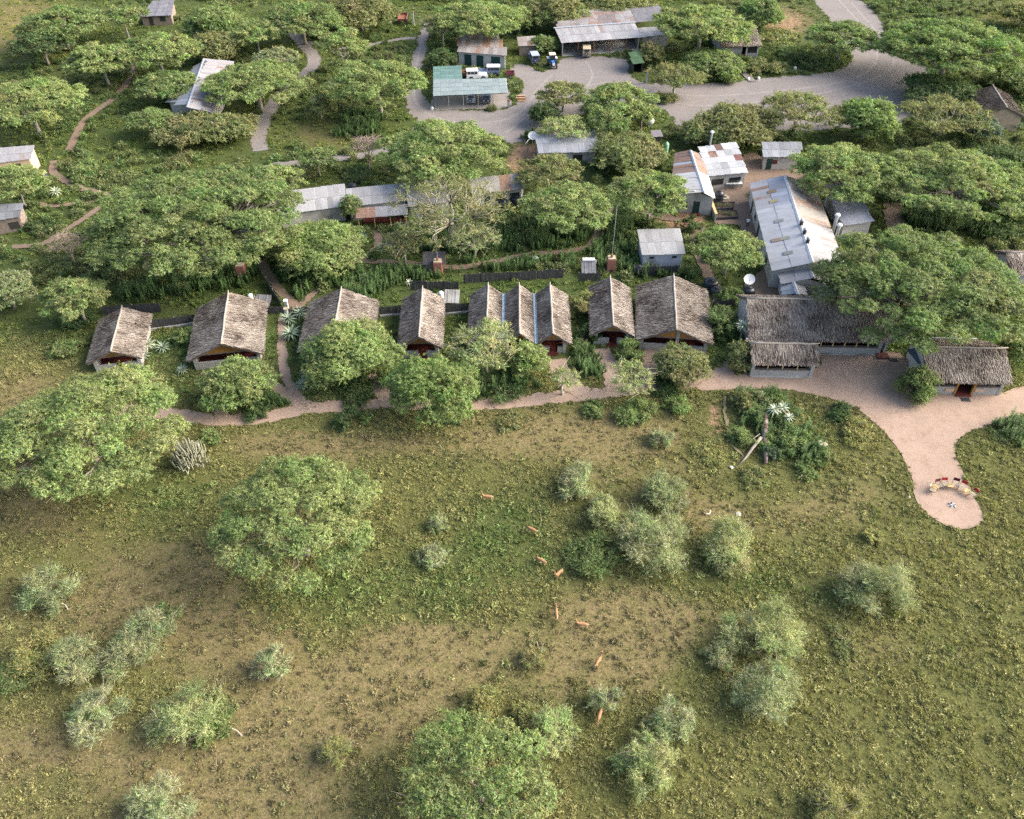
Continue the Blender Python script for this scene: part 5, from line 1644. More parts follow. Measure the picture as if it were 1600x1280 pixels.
# aloes: rosettes of thick pointed leaves on short stems
def aloe_mesh(seed, n, L, stem, pale):
    rng = np.random.default_rng(seed)
    V, Fc, C = [], [], []
    for i in range(n):
        a = 2.399 * i
        el = math.radians(78 - 88 * (i / n)) + rng.normal() * .08
        l = L * (.75 + .35 * rng.random()); wd = L * .075
        d = np.array([math.cos(a), math.sin(a)]); s = np.array([-math.sin(a), math.cos(a)])
        pts = []
        for t, k in ((0, .8), (.35, 1.0), (.7, .65), (1.0, .03)):
            e = el - .45 * t
            r, z = l * t * math.cos(e), stem + l * t * math.sin(e)
            pts.append((r, z, wd * k))
        b = len(V)
        col = np.array(pale) * (.75 + .5 * rng.random())
        for r, z, k in pts:
            for sg in (-1, 0, 1):
                V.append((*(d * r + s * k * sg), z - (0.35 * k if sg == 0 else 0))); C.append(col)
        for j in range(3):
            for q in range(2):
                Fc.append((b + j * 3 + q, b + j * 3 + q + 1, b + j * 3 + q + 4, b + j * 3 + q + 3))
    me = npmesh('rosette', V, Fc, M_ALOE); vcol(me, C)
    return me


AL_G = [aloe_mesh(s, 34, .85, .4, (0.20, 0.26, 0.17)) for s in (1, 2)]
AL_W = [aloe_mesh(s, 30, .8, .5, (0.38, 0.42, 0.29)) for s in (3, 4)]
ALOES = [(234, 546, 1.7, 1, 'aloe cluster head with a yellow base beside the leftmost cottage'), (226, 560, 1.2, 0, 'lower aloe nearest the leftmost cottage wall'), (256, 548, 1.4, 0, 'right aloe of the trio beside the leftmost cottage'),
         (452, 504, 1.6, 0, 'aloe at the gate post of the soil path'), (470, 494, 1.5, 0, 'upper aloe against the dark fence'), (456, 528, 1.9, 0, 'largest grey aloe beside the narrow path'), (474, 606, 1.3, 0, 'aloe half hidden at the path bend'), (480, 592, 1.2, 0, 'aloe just above the half-hidden one'),
         (570, 438, 1.1, 1, 'white-leaved aloe among the dark weeds'), (566, 376, 1.4, 0, 'aloe below the rusty veranda'), (598, 392, 1.4, 0, 'aloe in the bend of the soil path'), (640, 446, .9, 1, 'small pale aloe at the fence end'),
         (1155, 537, 1.6, 1, 'left pale aloe head at the lodge corner', 2.1), (1167, 536, 1.5, 1, 'right pale aloe head at the lodge corner', 1.8),
         (1206, 656, 1.3, 1, 'brightest white aloe right of the fallen log', 1.0), (1219, 652, 1.1, 1, 'upper white aloe right of the fallen log', 1.0), (1229, 666, 1.0, 1, 'small white aloe farthest from the log', .9),
         (1424, 310, 1.6, 1, 'upper pale aloe beside the wide red soil path'), (1442, 318, 1.5, 1, 'lower pale aloe beside the wide red soil path'), (90, 306, 1.5, 1, 'pale aloe by the black tank of the left cottage'), (286, 582, 1.1, 0, 'grey aloe in the garden of the second cottage')]
for i, (px, py, s, wh, lab, *tall) in enumerate(ALOES):
    up = tall[0] if tall else 0.0
    p = G(px, py, 0)
    o = thing('aloe', (p.x, p.y, 0), lab, 'aloe', rz=i * 1.3)
    r = link('rosette', (AL_W if wh else AL_G)[i % 2], o); r.scale = (s, s, s * .9); r.location.z = up
    st = MB().tube([(0, 0, -.05), (0, 0, up + .6 * s * .9)], [.16, .12], 6).part('stem', M_BARK, o, world=False)


def euphorbia():
    rng = np.random.default_rng(77)
    p = G(300, 724, 0)
    o = thing('candelabra_cactus', (p.x, p.y, 0), 'pale candelabra cactus of upturned arms beside the sprawling acacia', 'cactus')
    m = noisy('cactus_skin', (0.13, 0.14, 0.085), (0.36, 0.35, 0.26), 3.0, 0.8, 0.3, 0.02)
    MB().tube([(0, 0, -.1), (0, 0, .6), (.05, 0, 1.4)], [.24, .2, .14], 8).part('trunk', m, o, world=False)
    for i in range(96):
        a = 2.399 * i; e = 1 - i / 96
        r = .35 + 1.5 * math.sqrt(e) * (.75 + .4 * rng.random()); z = .3 + 2.0 * (1 - e) + .2 * rng.random()
        h = .5 + .55 * rng.random()
        d = Vector((math.cos(a), math.sin(a), 0))
        P = [Vector((0, 0, .3 + .4 * (z - .3))), d * r * .55 + Vector((0, 0, z * .8)), d * r + Vector((0, 0, z)), d * (r + .08) + Vector((0, 0, z + h))]
        MB().tube(P, [.06, .075, .085, .05], 5).part('arm', m, o, world=False)


euphorbia()
M_SEEDLING = noisy('seedling_leaf', (.05, .08, .02), (.10, .15, .04), 5)

# ------------------------------------------------------------------ fences
def fence(label, pix, h=1.45, footing=False):
    W = [G(*p) for p in pix]
    root = thing('plank_fence', (W[0].x, W[0].y, 0), label, 'fence')
    for a, b in zip(W[:-1], W[1:]):
        n = max(1, round((b - a).length / 2.4))
        for k in range(n):
            p, q = a.lerp(b, k / n), a.lerp(b, (k + 1) / n)
            d = (q - p).normalized(); ang = math.atan2(d.y, d.x); L = (q - p).length
            mb = MB(); m = max(2, int(L / .17))
            for i in range(m):
                c = p + d * ((i + .5) * L / m)
                hh = h * rnd.uniform(.93, 1.05)
                mb.box((c.x + rnd.uniform(-.015, .015), c.y + rnd.uniform(-.02, .02), hh / 2), (L / m * .9, .035, hh), ang + rnd.uniform(-.06, .06))
            mb.part('fence_panel', M_FENCE, root, kind='stuff')
            MB().box((p.x, p.y + .08, h / 2), (.12, .12, h + .1), ang).part('fence_post', M_WOOD, root)
        if footing:
            c = (a + b) / 2; d = b - a
            MB().box((c.x, c.y - .1, .1), (d.length, .25, .3), math.atan2(d.y, d.x)).part('footing', M_CEMENT, root)


fence('dark plank fence behind the fourth thatched cottage', [(642, 453), (717, 454)])
fence('longest dark plank fence, behind the triple-gabled cottage', [(725, 442), (800, 439), (880, 434)])
fence('dark plank fence joining third and fourth cottages', [(594, 494), (630, 491)], footing=True)
fence('dark plank fence joining fourth cottage and triple gable', [(694, 491), (734, 487)], footing=True)
fence('dark plank fence joining leftmost and second cottages', [(229, 516), (276, 510), (306, 505)], footing=True)
fence('dark plank fence behind the leftmost cottage', [(163, 493), (210, 490), (253, 488)])
fence('short dark plank fence below the solar water heater', [(904, 441), (938, 440)])
fence('dark plank fence in front of the wash house', [(990, 431), (1031, 430), (1060, 428)])
fence('dark plank fence following the soil path behind the cottages', [(417, 446), (428, 464), (441, 484)], 1.3)
fence('short dark plank fence left of the path gate', [(418, 490), (446, 490)], 1.1)
fence('short dark plank fence right of the path gate', [(453, 494), (484, 489)], 1.1)
fence('dark plank screen behind the large thatched hut', [(1112, 484), (1146, 480)], 1.3)

# ------------------------------------------------------------------ yard fittings
def brick_boiler(px, py, label, pole=0.0):
    p = G(px, py, 0)
    o = thing('brick_boiler', (p.x, p.y, 0), label, 'boiler', 'wood-fired boilers behind the cottages')
    MB().box((p.x, p.y, 1.0), (1.15, 1.15, 2.2)).part('brick_base', M_BRICK, o)
    MB().box((p.x, p.y, 2.16), (1.05, 1.0, .16)).part('cap', M_CANVAS, o)
    MB().box((p.x, p.y - .57, .35), (.4, .06, .4)).part('fire_door', M_DARK, o)
    if pole:
        MB().tube([(p.x, p.y, 2.1), (p.x, p.y, 2.7)], .16, 8).part('flue', M_RUST, o)
        MB().tube([(p.x, p.y, 2.6), (p.x + .05, p.y, pole)], .038, 6).part('pipe', M_STEEL, o)


brick_boiler(954, 423, 'brick boiler with a tall thin pipe behind the narrow hut', 10.2)
brick_boiler(685, 428, 'brick boiler in front of the small dark shelter', 8.6)
brick_boiler(380, 434, 'brick boiler half hidden under the giant acacia', 0)
shed('dark_shelter', 'small dark plank shelter behind a brick boiler', [(661, 413), (697, 411), (695, 393), (660, 394)], 1.6, 2.0, M_WOOD, pal((.13, .12, .13), .1), cat='shelter', sw=.6)


def solar_heater(px, py, rz, label, tank=True, s=1.0, colm=None):
    p = G(px, py, 0)
    o = thing('solar_heater', (p.x, p.y, 0), label, 'solar heater', rz=rz)
    for k in (-1, 1):
        c = MB().box((k * .52 * s, -.35, .95), (1.0 * s, 2.0 * s, .09), 0, 1.0, .5).part('collector', colm or M_COLLECTOR, o, world=False)
        MB().box((k * .52 * s, -.35, .99), (.04, 1.96 * s, .12), 0, 1, .5).part('rail', M_STEEL, c, world=False)
    if tank:
        t = MB().tube([(-.85 * s, .62, 1.65), (.85 * s, .62, 1.65)], .27, 10).part('tank', M_WHITE, o, smooth=False, world=False)
        MB().tube([(.84 * s, .62, 1.65), (1.05 * s, .62, 1.6), (1.05 * s, .4, 1.1)], .04, 5).part('pipe', M_WHITE, o, world=False)
    for x in (-.8, .8):
        for y, z in ((-1.1, .5), (.55, 1.35)):
            MB().tube([(x * s, y, -.05), (x * s, y, z)], .035, 5).part('leg', M_STEEL, o, world=False)


solar_heater(919, 425, 0, 'solar water heater with a white tank above two dark collectors')
solar_heater(707, 470, -.05, 'light grey solar collectors behind the fourth cottage', False, 1.0, M_CEMENT)
solar_heater(414, 478, -.1, 'dark grey solar collectors behind the second cottage', False)
for px, py, lab in ((395, 478, 'white upright heater tank behind the second cottage'), (690, 474, 'white upright heater tank behind the fourth cottage')):
    p = G(px, py, 0)
    o = thing('heater_tank', (p.x, p.y, 0), lab, 'tank')
    MB().lathe((p.x, p.y, 0), [(.34, 0), (.34, 1.7), (.3, 1.82), (.1, 1.88)], 12).part('tank', M_WHITE, o, smooth=True)
    MB().tube([(p.x + .3, p.y, 1.7), (p.x + .55, p.y, 1.75), (p.x + .6, p.y, 1.2)], .05, 5).part('pipe', M_STEEL, o)


def water_tank(px, py, r, h, m, label, z=0.0):
    p = G(px, py, z)
    o = thing('water_tank', (p.x, p.y, z), label, 'water tank')
    b = MB().lathe((p.x, p.y, z), [(r * .97, 0), (r, .1), (r, h * .32), (r * .95, h * .34), (r, h * .38), (r, h * .64), (r * .95, h * .66), (r, h * .7), (r, h * .86), (r * .55, h), (r * .5, h * 1.01)], 16).part('barrel', m, o, smooth=True)
    MB().lathe((p.x, p.y, z + h), [(r * .34, 0), (r * .34, .1), (r * .28, .13)], 12).part('lid', m, o, smooth=True)


water_tank(70, 289, 1.05, 1.9, M_BLACKPL, 'big black water tank beside the left edge cottage')
water_tank(1122, 316, .75, 1.9, M_BLACKPL, 'black water tank in the yard beside the kitchen block')
water_tank(1168, 462, .9, 1.3, M_BLACKPL, 'black tank under the white dish behind the lodge')
water_tank(1110, 448, 1.0, 1.1, M_BLACKPL, 'upper squat black tank behind the large hut')
water_tank(1119, 459, .85, .9, M_BLACKPL, 'lower squat black tank behind the large hut')
water_tank(788, 326, 1.0, 1.3, M_BLACKPL, 'dark tank before the staff building end door')
water_tank(806, 318, .9, 1.2, M_BLACKPL, 'dark tank under the staff building end windows')
water_tank(836, 410, .48, .9, noisy('pale_green_plastic', (.36, .45, .36), (.48, .56, .46), 2), 'pale green round tank in the weed bed')
water_tank(1040, 240, .42, 2.0, noisy('green_plastic', (.22, .42, .24), (.32, .52, .32), 2), 'upright green tank beside the dark store')
water_tank(997, 428, .7, 1.3, M_BLACKPL, 'black tank at the corner of the wash house')
water_tank(551, 296, .7, 1.0, M_BLACKPL, 'black tank behind the staff building roof step')


def dish(px, py, r, h, az, el, label):
    p = G(px, py, 0)
    o = thing('satellite_dish', (p.x, p.y, 0), label, 'satellite dish')
    MB().tube([(p.x, p.y, -.05), (p.x, p.y, h)], .06, 6).part('mast', M_STEEL, o)
    d = Vector((math.cos(el) * math.cos(az), math.cos(el) * math.sin(az), math.sin(el)))
    R = d.to_track_quat('Z', 'Y').to_matrix()
    mb = MB(); n = 18; rings = [(0, 0), (.35, .03), (.7, .11), (1, .22)]
    V = []
    for rr, zz in rings[1:]:
        for k in range(n):
            t = 6.283 * k / n
            V.append(Vector((p.x, p.y, h)) + R @ Vector((r * rr * math.cos(t), r * rr * math.sin(t), r * zz)))
    c0 = Vector((p.x, p.y, h))
    Fs = [(0, 1 + k, 1 + (k + 1) % n) for k in range(n)]
    for j in range(2):
        for k in range(n): Fs.append((1 + j * n + k, 1 + (j + 1) * n + k, 1 + (j + 1) * n + (k + 1) % n, 1 + j * n + (k + 1) % n))
    mb.add([c0] + V, Fs)
    mb.part('reflector', M_WHITE, o, smooth=True)
    f = c0 + d * r * .9
    MB().tube([c0 + R @ Vector((0, -r * .8, r * .15)), f], .025, 5).part('feed_arm', M_STEEL, o)


dish(1166, 458, .75, 2.2, math.radians(-100), math.radians(50), 'white satellite dish behind the left end of the lodge')
dish(832, 226, .8, 1.6, math.radians(-95), math.radians(48), 'round white satellite dish left of the arched tin shed')
dish(824, 238, .75, 1.8, math.radians(155), math.radians(35), 'edge-on white satellite dish beside the round one')


def gas_tank(px, py, L, rz, label):
    p = G(px, py, 0)
    o = thing('gas_tank', (p.x, p.y, 0), label, 'gas tank', rz=rz)
    r = .62
    MB().tube([(0, -L / 2, 1.1), (0, -L / 2 + .12, 1.1), (0, -L / 2 + .35, 1.1), (0, L / 2 - .35, 1.1), (0, L / 2 - .12, 1.1), (0, L / 2, 1.1)], [r * .35, r * .75, r, r, r * .75, r * .35], 14).part('vessel', M_WHITE, o, smooth=True, world=False)
    for y in (-L / 3, L / 3): MB().box((0, y, .25), (.8, .25, .7)).part('saddle', M_CEMENT, o, world=False)
    MB().lathe((0, 0, 1.68), [(.2, 0), (.2, .18), (.16, .22)], 10).part('valve_cover', M_STEEL, o, world=False)


gas_tank(988, 184, 3.0, .25, 'short white gas tank under the acacia')
gas_tank(1012, 192, 4.6, .12, 'longer white gas tank under the acacia')


# vegetable beds, garden wall, sink table and millstone in the yard
for k, (q, lab) in enumerate((([(1112, 331), (1145, 329), (1147, 320), (1111, 321)], 'upper planted wooden bed in the yard'), ([(1117, 345), (1152, 343), (1150, 333), (1116, 334)], 'lower planted wooden bed in the yard'))):
    P = [G(*a) for a in q]; c = sum(P, Vector()) / 4
    o = thing('garden_bed', (c.x, c.y, 0), lab, 'garden bed')
    MB().hexa([p + Vector((0, 0, -.05)) for p in P] + [p + Vector((0, 0, .42)) for p in P]).part('soil', M_SOILBED, o)
    for i in range(4):
        a, b = P[i], P[(i + 1) % 4]; m = (a + b) / 2; d = b - a
        MB().box((m.x, m.y, .26), (d.length + .1, .08, .56), math.atan2(d.y, d.x)).part('side_board', M_FENCE, o)
    for i in range(6):
        x, y = c.x + rnd.uniform(-1.3, 1.3), c.y + rnd.uniform(-.45, .45)
        mm = npmesh('seedling', *[(lambda V: (V, np.arange(len(V)).reshape(-1, 3)))(foliage(np.random.default_rng(900 + k * 10 + i), [((x - c.x, y - c.y, .58), .26, .2)], .26, .11, 1.4, (.08, .12, .03), .4)[0])][0], M_SEEDLING)
        link('seedling', mm, o)
wa, wb = G(1106, 316), G(1117, 346)
o = thing('garden_wall', (wa.x, wa.y, 0), 'low stone garden wall left of the planted beds', 'wall')
d = wb - wa
MB().box(((wa.x + wb.x) / 2, (wa.y + wb.y) / 2, .6), (d.length, .3, 1.3), math.atan2(d.y, d.x)).part('wall_body', M_STONE, o)
MB().box(((wa.x + wb.x) / 2, (wa.y + wb.y) / 2, 1.29), (d.length + .1, .4, .1), math.atan2(d.y, d.x)).part('coping', M_POLE, o)
p = G(1145, 294)
o = thing('sink_table', (p.x, p.y, 0), 'white outdoor sink table in front of the patched white roof building', 'sink')
MB().box((p.x, p.y, .95), (2.7, .9, .12)).part('top', M_WHITE, o)
MB().box((p.x + .1, p.y - .05, 1.0), (1.5, .5, .04)).part('basin', M_CEMENT, o)
for x in (-1.2, 0, 1.2):
    for y in (-.36, .36): MB().box((p.x + x, p.y + y, .45), (.09, .09, .9)).part('leg', M_STEEL, o)
p = G(1132, 310)
o = thing('millstone', (p.x, p.y, 0), 'round pale millstone lying beside the black yard tank', 'millstone')
MB().lathe((p.x, p.y, 0), [(.75, 0), (.78, .12), (.75, .26), (.3, .27), (.28, .2)], 18).part('disc', M_CANVAS, o)
MB().box((p.x, p.y, .28), (.35, .3, .1), .4).part('hub_block', M_DARK, o)
p = G(1186, 332)
o = thing('locker', (p.x, p.y, 0), 'dark green upright locker against the long shed wall', 'locker')
MB().box((p.x - .3, p.y, 1.0), (.7, 1.1, 2.0), .09).part('cabinet', M_GREENDOOR, o)
MB().box((p.x - .67, p.y - .03, 1.0), (.05, .5, 1.7), .09).part('door_leaf', M_BLACKPL, o)
for px, py, lab in ((1395, 563, 'dark doormat at the lodge doorway'), (1508, 625, 'dark doormat in front of the annex doorway')):
    p = G(px, py)
    o = thing('doormat', (p.x, p.y, 0), lab, 'doormat')
    MB().box((p.x, p.y, .045), (1.1, .75, .04), -.03).part('mat', M_TYRE, o)
p = G(449, 496)
o = thing('gate_post', (p.x, p.y, 0), 'pale concrete gate post on the soil path between the cottages', 'post')
MB().box((p.x, p.y, .65), (.42, .42, 1.4), 0, .9).part('shaft', M_CEMENT, o)
MB().box((p.x, p.y, 1.4), (.5, .5, .12)).part('cap', M_CANVAS, o)
p = G(449, 484)
o = thing('gate_pillar', (p.x, p.y, 0), 'square whitish gate pillar behind the concrete gate post', 'post')
MB().box((p.x, p.y, .7), (.45, .45, 1.5), 0, .92).part('shaft', M_CEMENT, o)
MB().box((p.x, p.y, 1.5), (.52, .52, .12)).part('cap', M_WHITE, o)
for px, py, h, lab in ((646, 40, 3.0, 'concrete post with a rusty top beside the red trailer'), (690, 103, 2.0, 'short concrete post behind the carport'), (1010, 130, 2.6, 'pale post at the corner of the gravel yard'), (795, 168, 1.4, 'stub wall post at the end of the carport')):
    p = G(px, py)
    o = thing('yard_post', (p.x, p.y, 0), lab, 'post')
    MB().box((p.x, p.y, h / 2), (.4, .4, h), 0, .85).part('shaft', M_CEMENT, o)
    MB().box((p.x, p.y, h), (.46, .46, .2)).part('cap', M_RUST, o)
for px, py, lab in ((1242, 108, 'left white marker stone on the far bank of the gravel yard'), (1279, 103, 'right white marker stone on the far bank of the gravel yard'), (1169, 125, 'white marker stone left of the far hut path'), (1185, 124, 'white marker stone right of the far hut path'), (675, 171, 'white stone at the carport corner')):
    p = G(px, py)
    o = thing('marker_stone', (p.x, p.y, 0), lab, 'stone')
    MB().lathe((p.x, p.y, 0), [(.3, 0), (.32, .2), (.26, .42), (.1, .52)], 8).part('stone_body', M_WHITE, o)

# timber and firewood
p = G(814, 155)
o = thing('timber_stack', (p.x, p.y, 0), 'stack of brown timber on the grass right of the carport', 'timber')
for k in range(7):
    MB().box((p.x + rnd.uniform(-.15, .15), p.y - 1.3 + .42 * k, .12 + .1 * (k % 2)), (1.6 + rnd.uniform(-.2, .3), .2, .16), rnd.uniform(-.1, .1)).part('plank', M_RUST if k % 3 else M_POLE, o)

# ------------------------------------------------------------------ fallen log, rocks
def rock(px, py, r, seed, label, m=M_WHITEROCK, sx=1.0, name='boulder'):
    p = G(px, py)
    rng = np.random.default_rng(seed)
    bm = bmesh.new(); bmesh.ops.create_icosphere(bm, subdivisions=2, radius=r)
    for v in bm.verts:
        v.co *= 1 + .22 * rng.normal() * .6
        v.co.x *= sx; v.co.z *= .6
    me = bpy.data.meshes.new('rock'); bm.to_mesh(me); bm.free(); me.materials.append(m)
    o = link(name, me, label=label, cat='rock')
    o.location = (p.x, p.y, r * .25); o.rotation_euler.z = seed


rock(1281, 695, .5, 3, 'pinkish white boulder among the log bed bushes', sx=1.4)
rock(1153, 804, .3, 5, 'small white rock on the meadow right of the bone')
rock(1420, 777, .16, 6, 'tiny white stone right of the fire circle', name='stone')
rock(1143, 731, .22, 8, 'grey stone near the tip of the bare log branch', M_CEMENT, name='stone')
a, b = G(1193, 655), G(1196, 727)
o = thing('fallen_log', (a.x, a.y, 0), 'fallen dead tree trunk with a pale bare branch in the shrub bed', 'log')
MB().tube([(a.x, a.y, .9), (a.x * .8 + b.x * .2, a.y * .8 + b.y * .2, .8), (a.x * .5 + b.x * .5 - .1, (a.y + b.y) / 2, .6), (a.x * .25 + b.x * .75, a.y * .25 + b.y * .75, .5), (b.x, b.y, .3)], [.22, .32, .34, .3, .16], 9).part('log_trunk', M_DEADWOOD, o, smooth=True)
c, e = G(1187, 692), G(1154, 728)
MB().tube([(c.x, c.y, .8), (c.x * .6 + e.x * .4, c.y * .6 + e.y * .4, .55), (c.x * .3 + e.x * .7 + .1, c.y * .3 + e.y * .7, .3), (e.x, e.y, .14)], [.2, .17, .12, .05], 7).part('log_branch', M_DEADPALE, o, smooth=True)
MB().tube([(c.x, c.y + .6, .8), (c.x - 1.0, c.y - .3, .9)], [.07, .03], 5).part('log_branch', M_DEADPALE, o)
p = G(1105, 803)
o = thing('bleached_bone', (p.x, p.y, 0), 'curved bleached bone lying on the meadow', 'bone')
MB().tube([(p.x - .45, p.y + .05, .08), (p.x - .2, p.y - .12, .1), (p.x + .15, p.y - .1, .12), (p.x + .35, p.y + .15, .16), (p.x + .36, p.y + .4, .2)], [.05, .08, .08, .06, .03], 6).part('shaft', M_WHITEROCK, o, smooth=True)
for px, py, tx, ty, lab in ((96, 942, 106, 952, 'bare pale stem leaning out of the left meadow shrub'), (838, 1003, 840, 1009, 'thin bare stick on the meadow'), (362, 1138, 378, 1150, 'pale bare branch lying beside the cream shrub')):
    a, b = G(px, py, .9), G(tx, ty)
    o = thing('bare_branch', (b.x, b.y, 0), lab, 'branch')
    MB().tube([(a.x, a.y, .9), ((a.x + b.x) / 2, (a.y + b.y) / 2 + .1, .5), (b.x, b.y, -.02)], [.03, .06, .08], 6).part('stick', M_DEADPALE, o)

# ------------------------------------------------------------------ fire circle: folding chairs and side tables
FC = G(1487, 790)


def folding_chair(px, py, cloth, label):
    p = G(px, py)
    d = Vector((FC.x - p.x, FC.y - p.y, 0))
    rz = math.atan2(d.y, d.x) + math.pi / 2
    o = thing('folding_chair', (p.x, p.y, .03), label, 'chair', 'folding chairs around the fire circle', rz)
    # local: the sitter looks along -y
    w_, dp = .60, .52
    for s in (-1, 1):
        MB().tube([(s * w_ / 2, -dp / 2, 0), (s * w_ / 2, dp / 2, .48)], .022, 5).part('leg', M_WOOD, o, world=False)
        MB().tube([(s * w_ / 2 * .94, dp / 2, 0), (s * w_ / 2 * .94, -dp / 2, .48)], .022, 5).part('leg', M_WOOD, o, world=False)
        MB().tube([(s * w_ / 2, dp / 2, .44), (s * w_ / 2, dp / 2 + .12, 1.0)], .022, 5).part('back_post', M_WOOD, o, world=False)
        MB().box((s * w_ / 2, 0, .68), (.06, dp + .06, .03)).part('armrest', M_WOOD, o, world=False)
        MB().tube([(s * w_ / 2, -dp / 2 + .03, .46), (s * w_ / 2, -dp / 2 + .03, .67)], .02, 5).part('arm_post', M_WOOD, o, world=False)
    MB().slab([(-w_ / 2, -dp / 2, .50), (w_ / 2, -dp / 2, .50), (w_ / 2, dp / 2, .47), (-w_ / 2, dp / 2, .47)], .02).part('seat', M_CANVAS, o, world=False)
    MB().slab([(-w_ / 2 - .02, dp / 2 + .06, .72), (w_ / 2 + .02, dp / 2 + .06, .72), (w_ / 2 + .02, dp / 2 + .17, 1.02), (-w_ / 2 - .02, dp / 2 + .17, 1.02)], .03).part('backrest', cloth, o, world=False)


folding_chair(1455.5, 770, M_CANVAS, 'beige folding chair at the left end of the fire circle')
folding_chair(1464.5, 763.5, M_MAROON, 'folding chair with a dark back beside the leftmost table')
folding_chair(1473.5, 761.5, M_REDCLOTH, 'red-backed folding chair left of the middle table')
folding_chair(1490, 762, M_MAROON, 'folding chair with a dark maroon back right of the middle table')
folding_chair(1501, 766, M_REDCLOTH, 'red-backed folding chair left of the rightmost table')
folding_chair(1517, 777, M_REDCLOTH, 'red-backed folding chair at the right end of the fire circle')
for px, py, lab in ((1458.5, 766, 'pine side table between the two left chairs'), (1482, 763.5, 'pine side table in the middle of the fire circle'), (1508.5, 772.5, 'pine side table beside the right end chair')):
    p = G(px, py)
    d = Vector((FC.x - p.x, FC.y - p.y, 0))
    o = thing('side_table', (p.x, p.y, .03), lab, 'table', 'side tables around the fire circle', math.atan2(d.y, d.x) + math.pi / 2)
    for k in range(4): MB().box((0, -.21 + .14 * k, .5), (.56, .12, .03)).part('slat', M_PINE, o, world=False)
    for x in (-.24, .24):
        MB().box((x, 0, .475), (.04, .52, .03)).part('rail', M_PINE, o, world=False)
        for y in (-.22, .22): MB().box((x, y, .23), (.05, .05, .46)).part('leg', M_PINE, o, world=False)
o = thing('fire_pit', (FC.x, FC.y, 0), 'pale ash heap of the fire pit on the sandy circle', 'fire pit')
MB().lathe((FC.x, FC.y, .02), [(.5, 0), (.34, .05), (.15, .09), (.05, .10)], 14).part('ash_heap', M_ASH, o, smooth=True)
for k in range(5):
    t = k * 1.3
    MB().tube([(FC.x + .15 * math.cos(t), FC.y + .15 * math.sin(t), .16), (FC.x + .4 * math.cos(t), FC.y + .4 * math.sin(t), .06)], [.05, .06], 6).part('charred_log', M_BARK_DARK, o)

# ------------------------------------------------------------------ vehicles
def wheel(o, x, y, z, r, wd, axis='y', name='wheel'):
    d = Vector((0, wd / 2, 0)) if axis == 'y' else Vector((wd / 2, 0, 0))
    c = Vector((x, y, z))
    t = MB().tube([c - d, c - d * .7, c + d * .7, c + d], [r * .9, r, r, r * .9], 16).part(name, M_TYRE, o, world=False)
    MB().tube([c - d * 1.04, c + d * 1.04], r * .52, 12).part('rim', M_STEEL, t, world=False)


def offroader(name, px, py, rz, body, top, label, spare=1, length=4.5, group=None, canvas=False):
    """boxy four-wheel drive; local +x is forwards, origin under its middle"""
    p = G(px, py)
    o = thing(name, (p.x, p.y, .03), label, 'car', group, rz)
    L, W = length, 1.74
    f, r = L / 2, -L / 2
    y = W / 2
    prof = [(r, .55), (r, 1.18), (f - 1.55, 1.18), (f - 1.45, 1.14), (f - .1, 1.06), (f, .98), (f, .55), (f - .42, .55), (f - .55, .86), (f - 1.15, .86), (f - 1.28, .5), (r + 1.35, .5), (r + 1.22, .86), (r + .62, .86), (r + .5, .55)]
    MB().prism([(a, -y, b) for a, b in prof], (0, W, 0)).part('body', body, o, world=False)
    cab = [(r + .02, 1.18), (r + .10, 1.92), (f - 1.95, 1.92), (f - 1.55, 1.18)]
    MB().prism([(a, -y + .06, b) for a, b in cab], (0, W - .12, 0)).part('cabin', M_CANVAS if canvas else body, o, world=False)
    MB().box(((r + f - 1.85) / 2, 0, 1.96), (L - 1.75, W - .02, .09), 0, .97).part('roof', top, o, world=False)
    wsl = [(f - 1.60, 1.26), (f - 1.92, 1.84)]
    MB().hexa([(f - 1.575, -y + .16, 1.24), (f - 1.56, -y + .16, 1.24), (f - 1.56, y - .16, 1.24), (f - 1.575, y - .16, 1.24), (f - 1.90, -y + .16, 1.84), (f - 1.885, -y + .16, 1.84), (f - 1.885, y - .16, 1.84), (f - 1.90, y - .16, 1.84)]).part('windscreen', M_GLASS, o, world=False)
    for s in (-1, 1):
        for x0, x1 in ((f - 2.55, f - 2.02), (f - 3.25, f - 2.68), (r + .2, f - 3.38)):
            if x1 - x0 > .2: MB().box(((x0 + x1) / 2, s * (y - .05), 1.55), (x1 - x0, .05, .5)).part('side_window', M_GLASS, o, world=False)
        MB().box((f + .01, s * (y - .3), .86), (.06, .2, .2)).part('headlight', M_WHITE, o, world=False)
        MB().box((r - .01, s * (y - .14), .8), (.05, .12, .22)).part('tail_light', M_REDCLOTH, o, world=False)
        for xw in (f - .85, r + .92): wheel(o, xw, s * (y - .09), .38, .38, .22)
    MB().box((r + .04, 0, 1.58), (.05, 1.1, .46), 0).part('rear_window', M_GLASS, o, world=False)
    MB().box((f + .08, 0, .58), (.14, W, .14)).part('bumper', M_STEEL, o, world=False)
    MB().box((r - .08, 0, .55), (.12, W, .12)).part('bumper', M_STEEL, o, world=False)
    MB().box((f + .012, 0, .82), (.04, .8, .3)).part('grille', M_BLACKPL, o, world=False)
    for k in range(spare):
        wheel(o, r - .16, (k - (spare - 1) / 2) * .82 + (.1 if spare == 1 else 0), .98, .36, .2, 'x', 'spare_wheel')
    return o


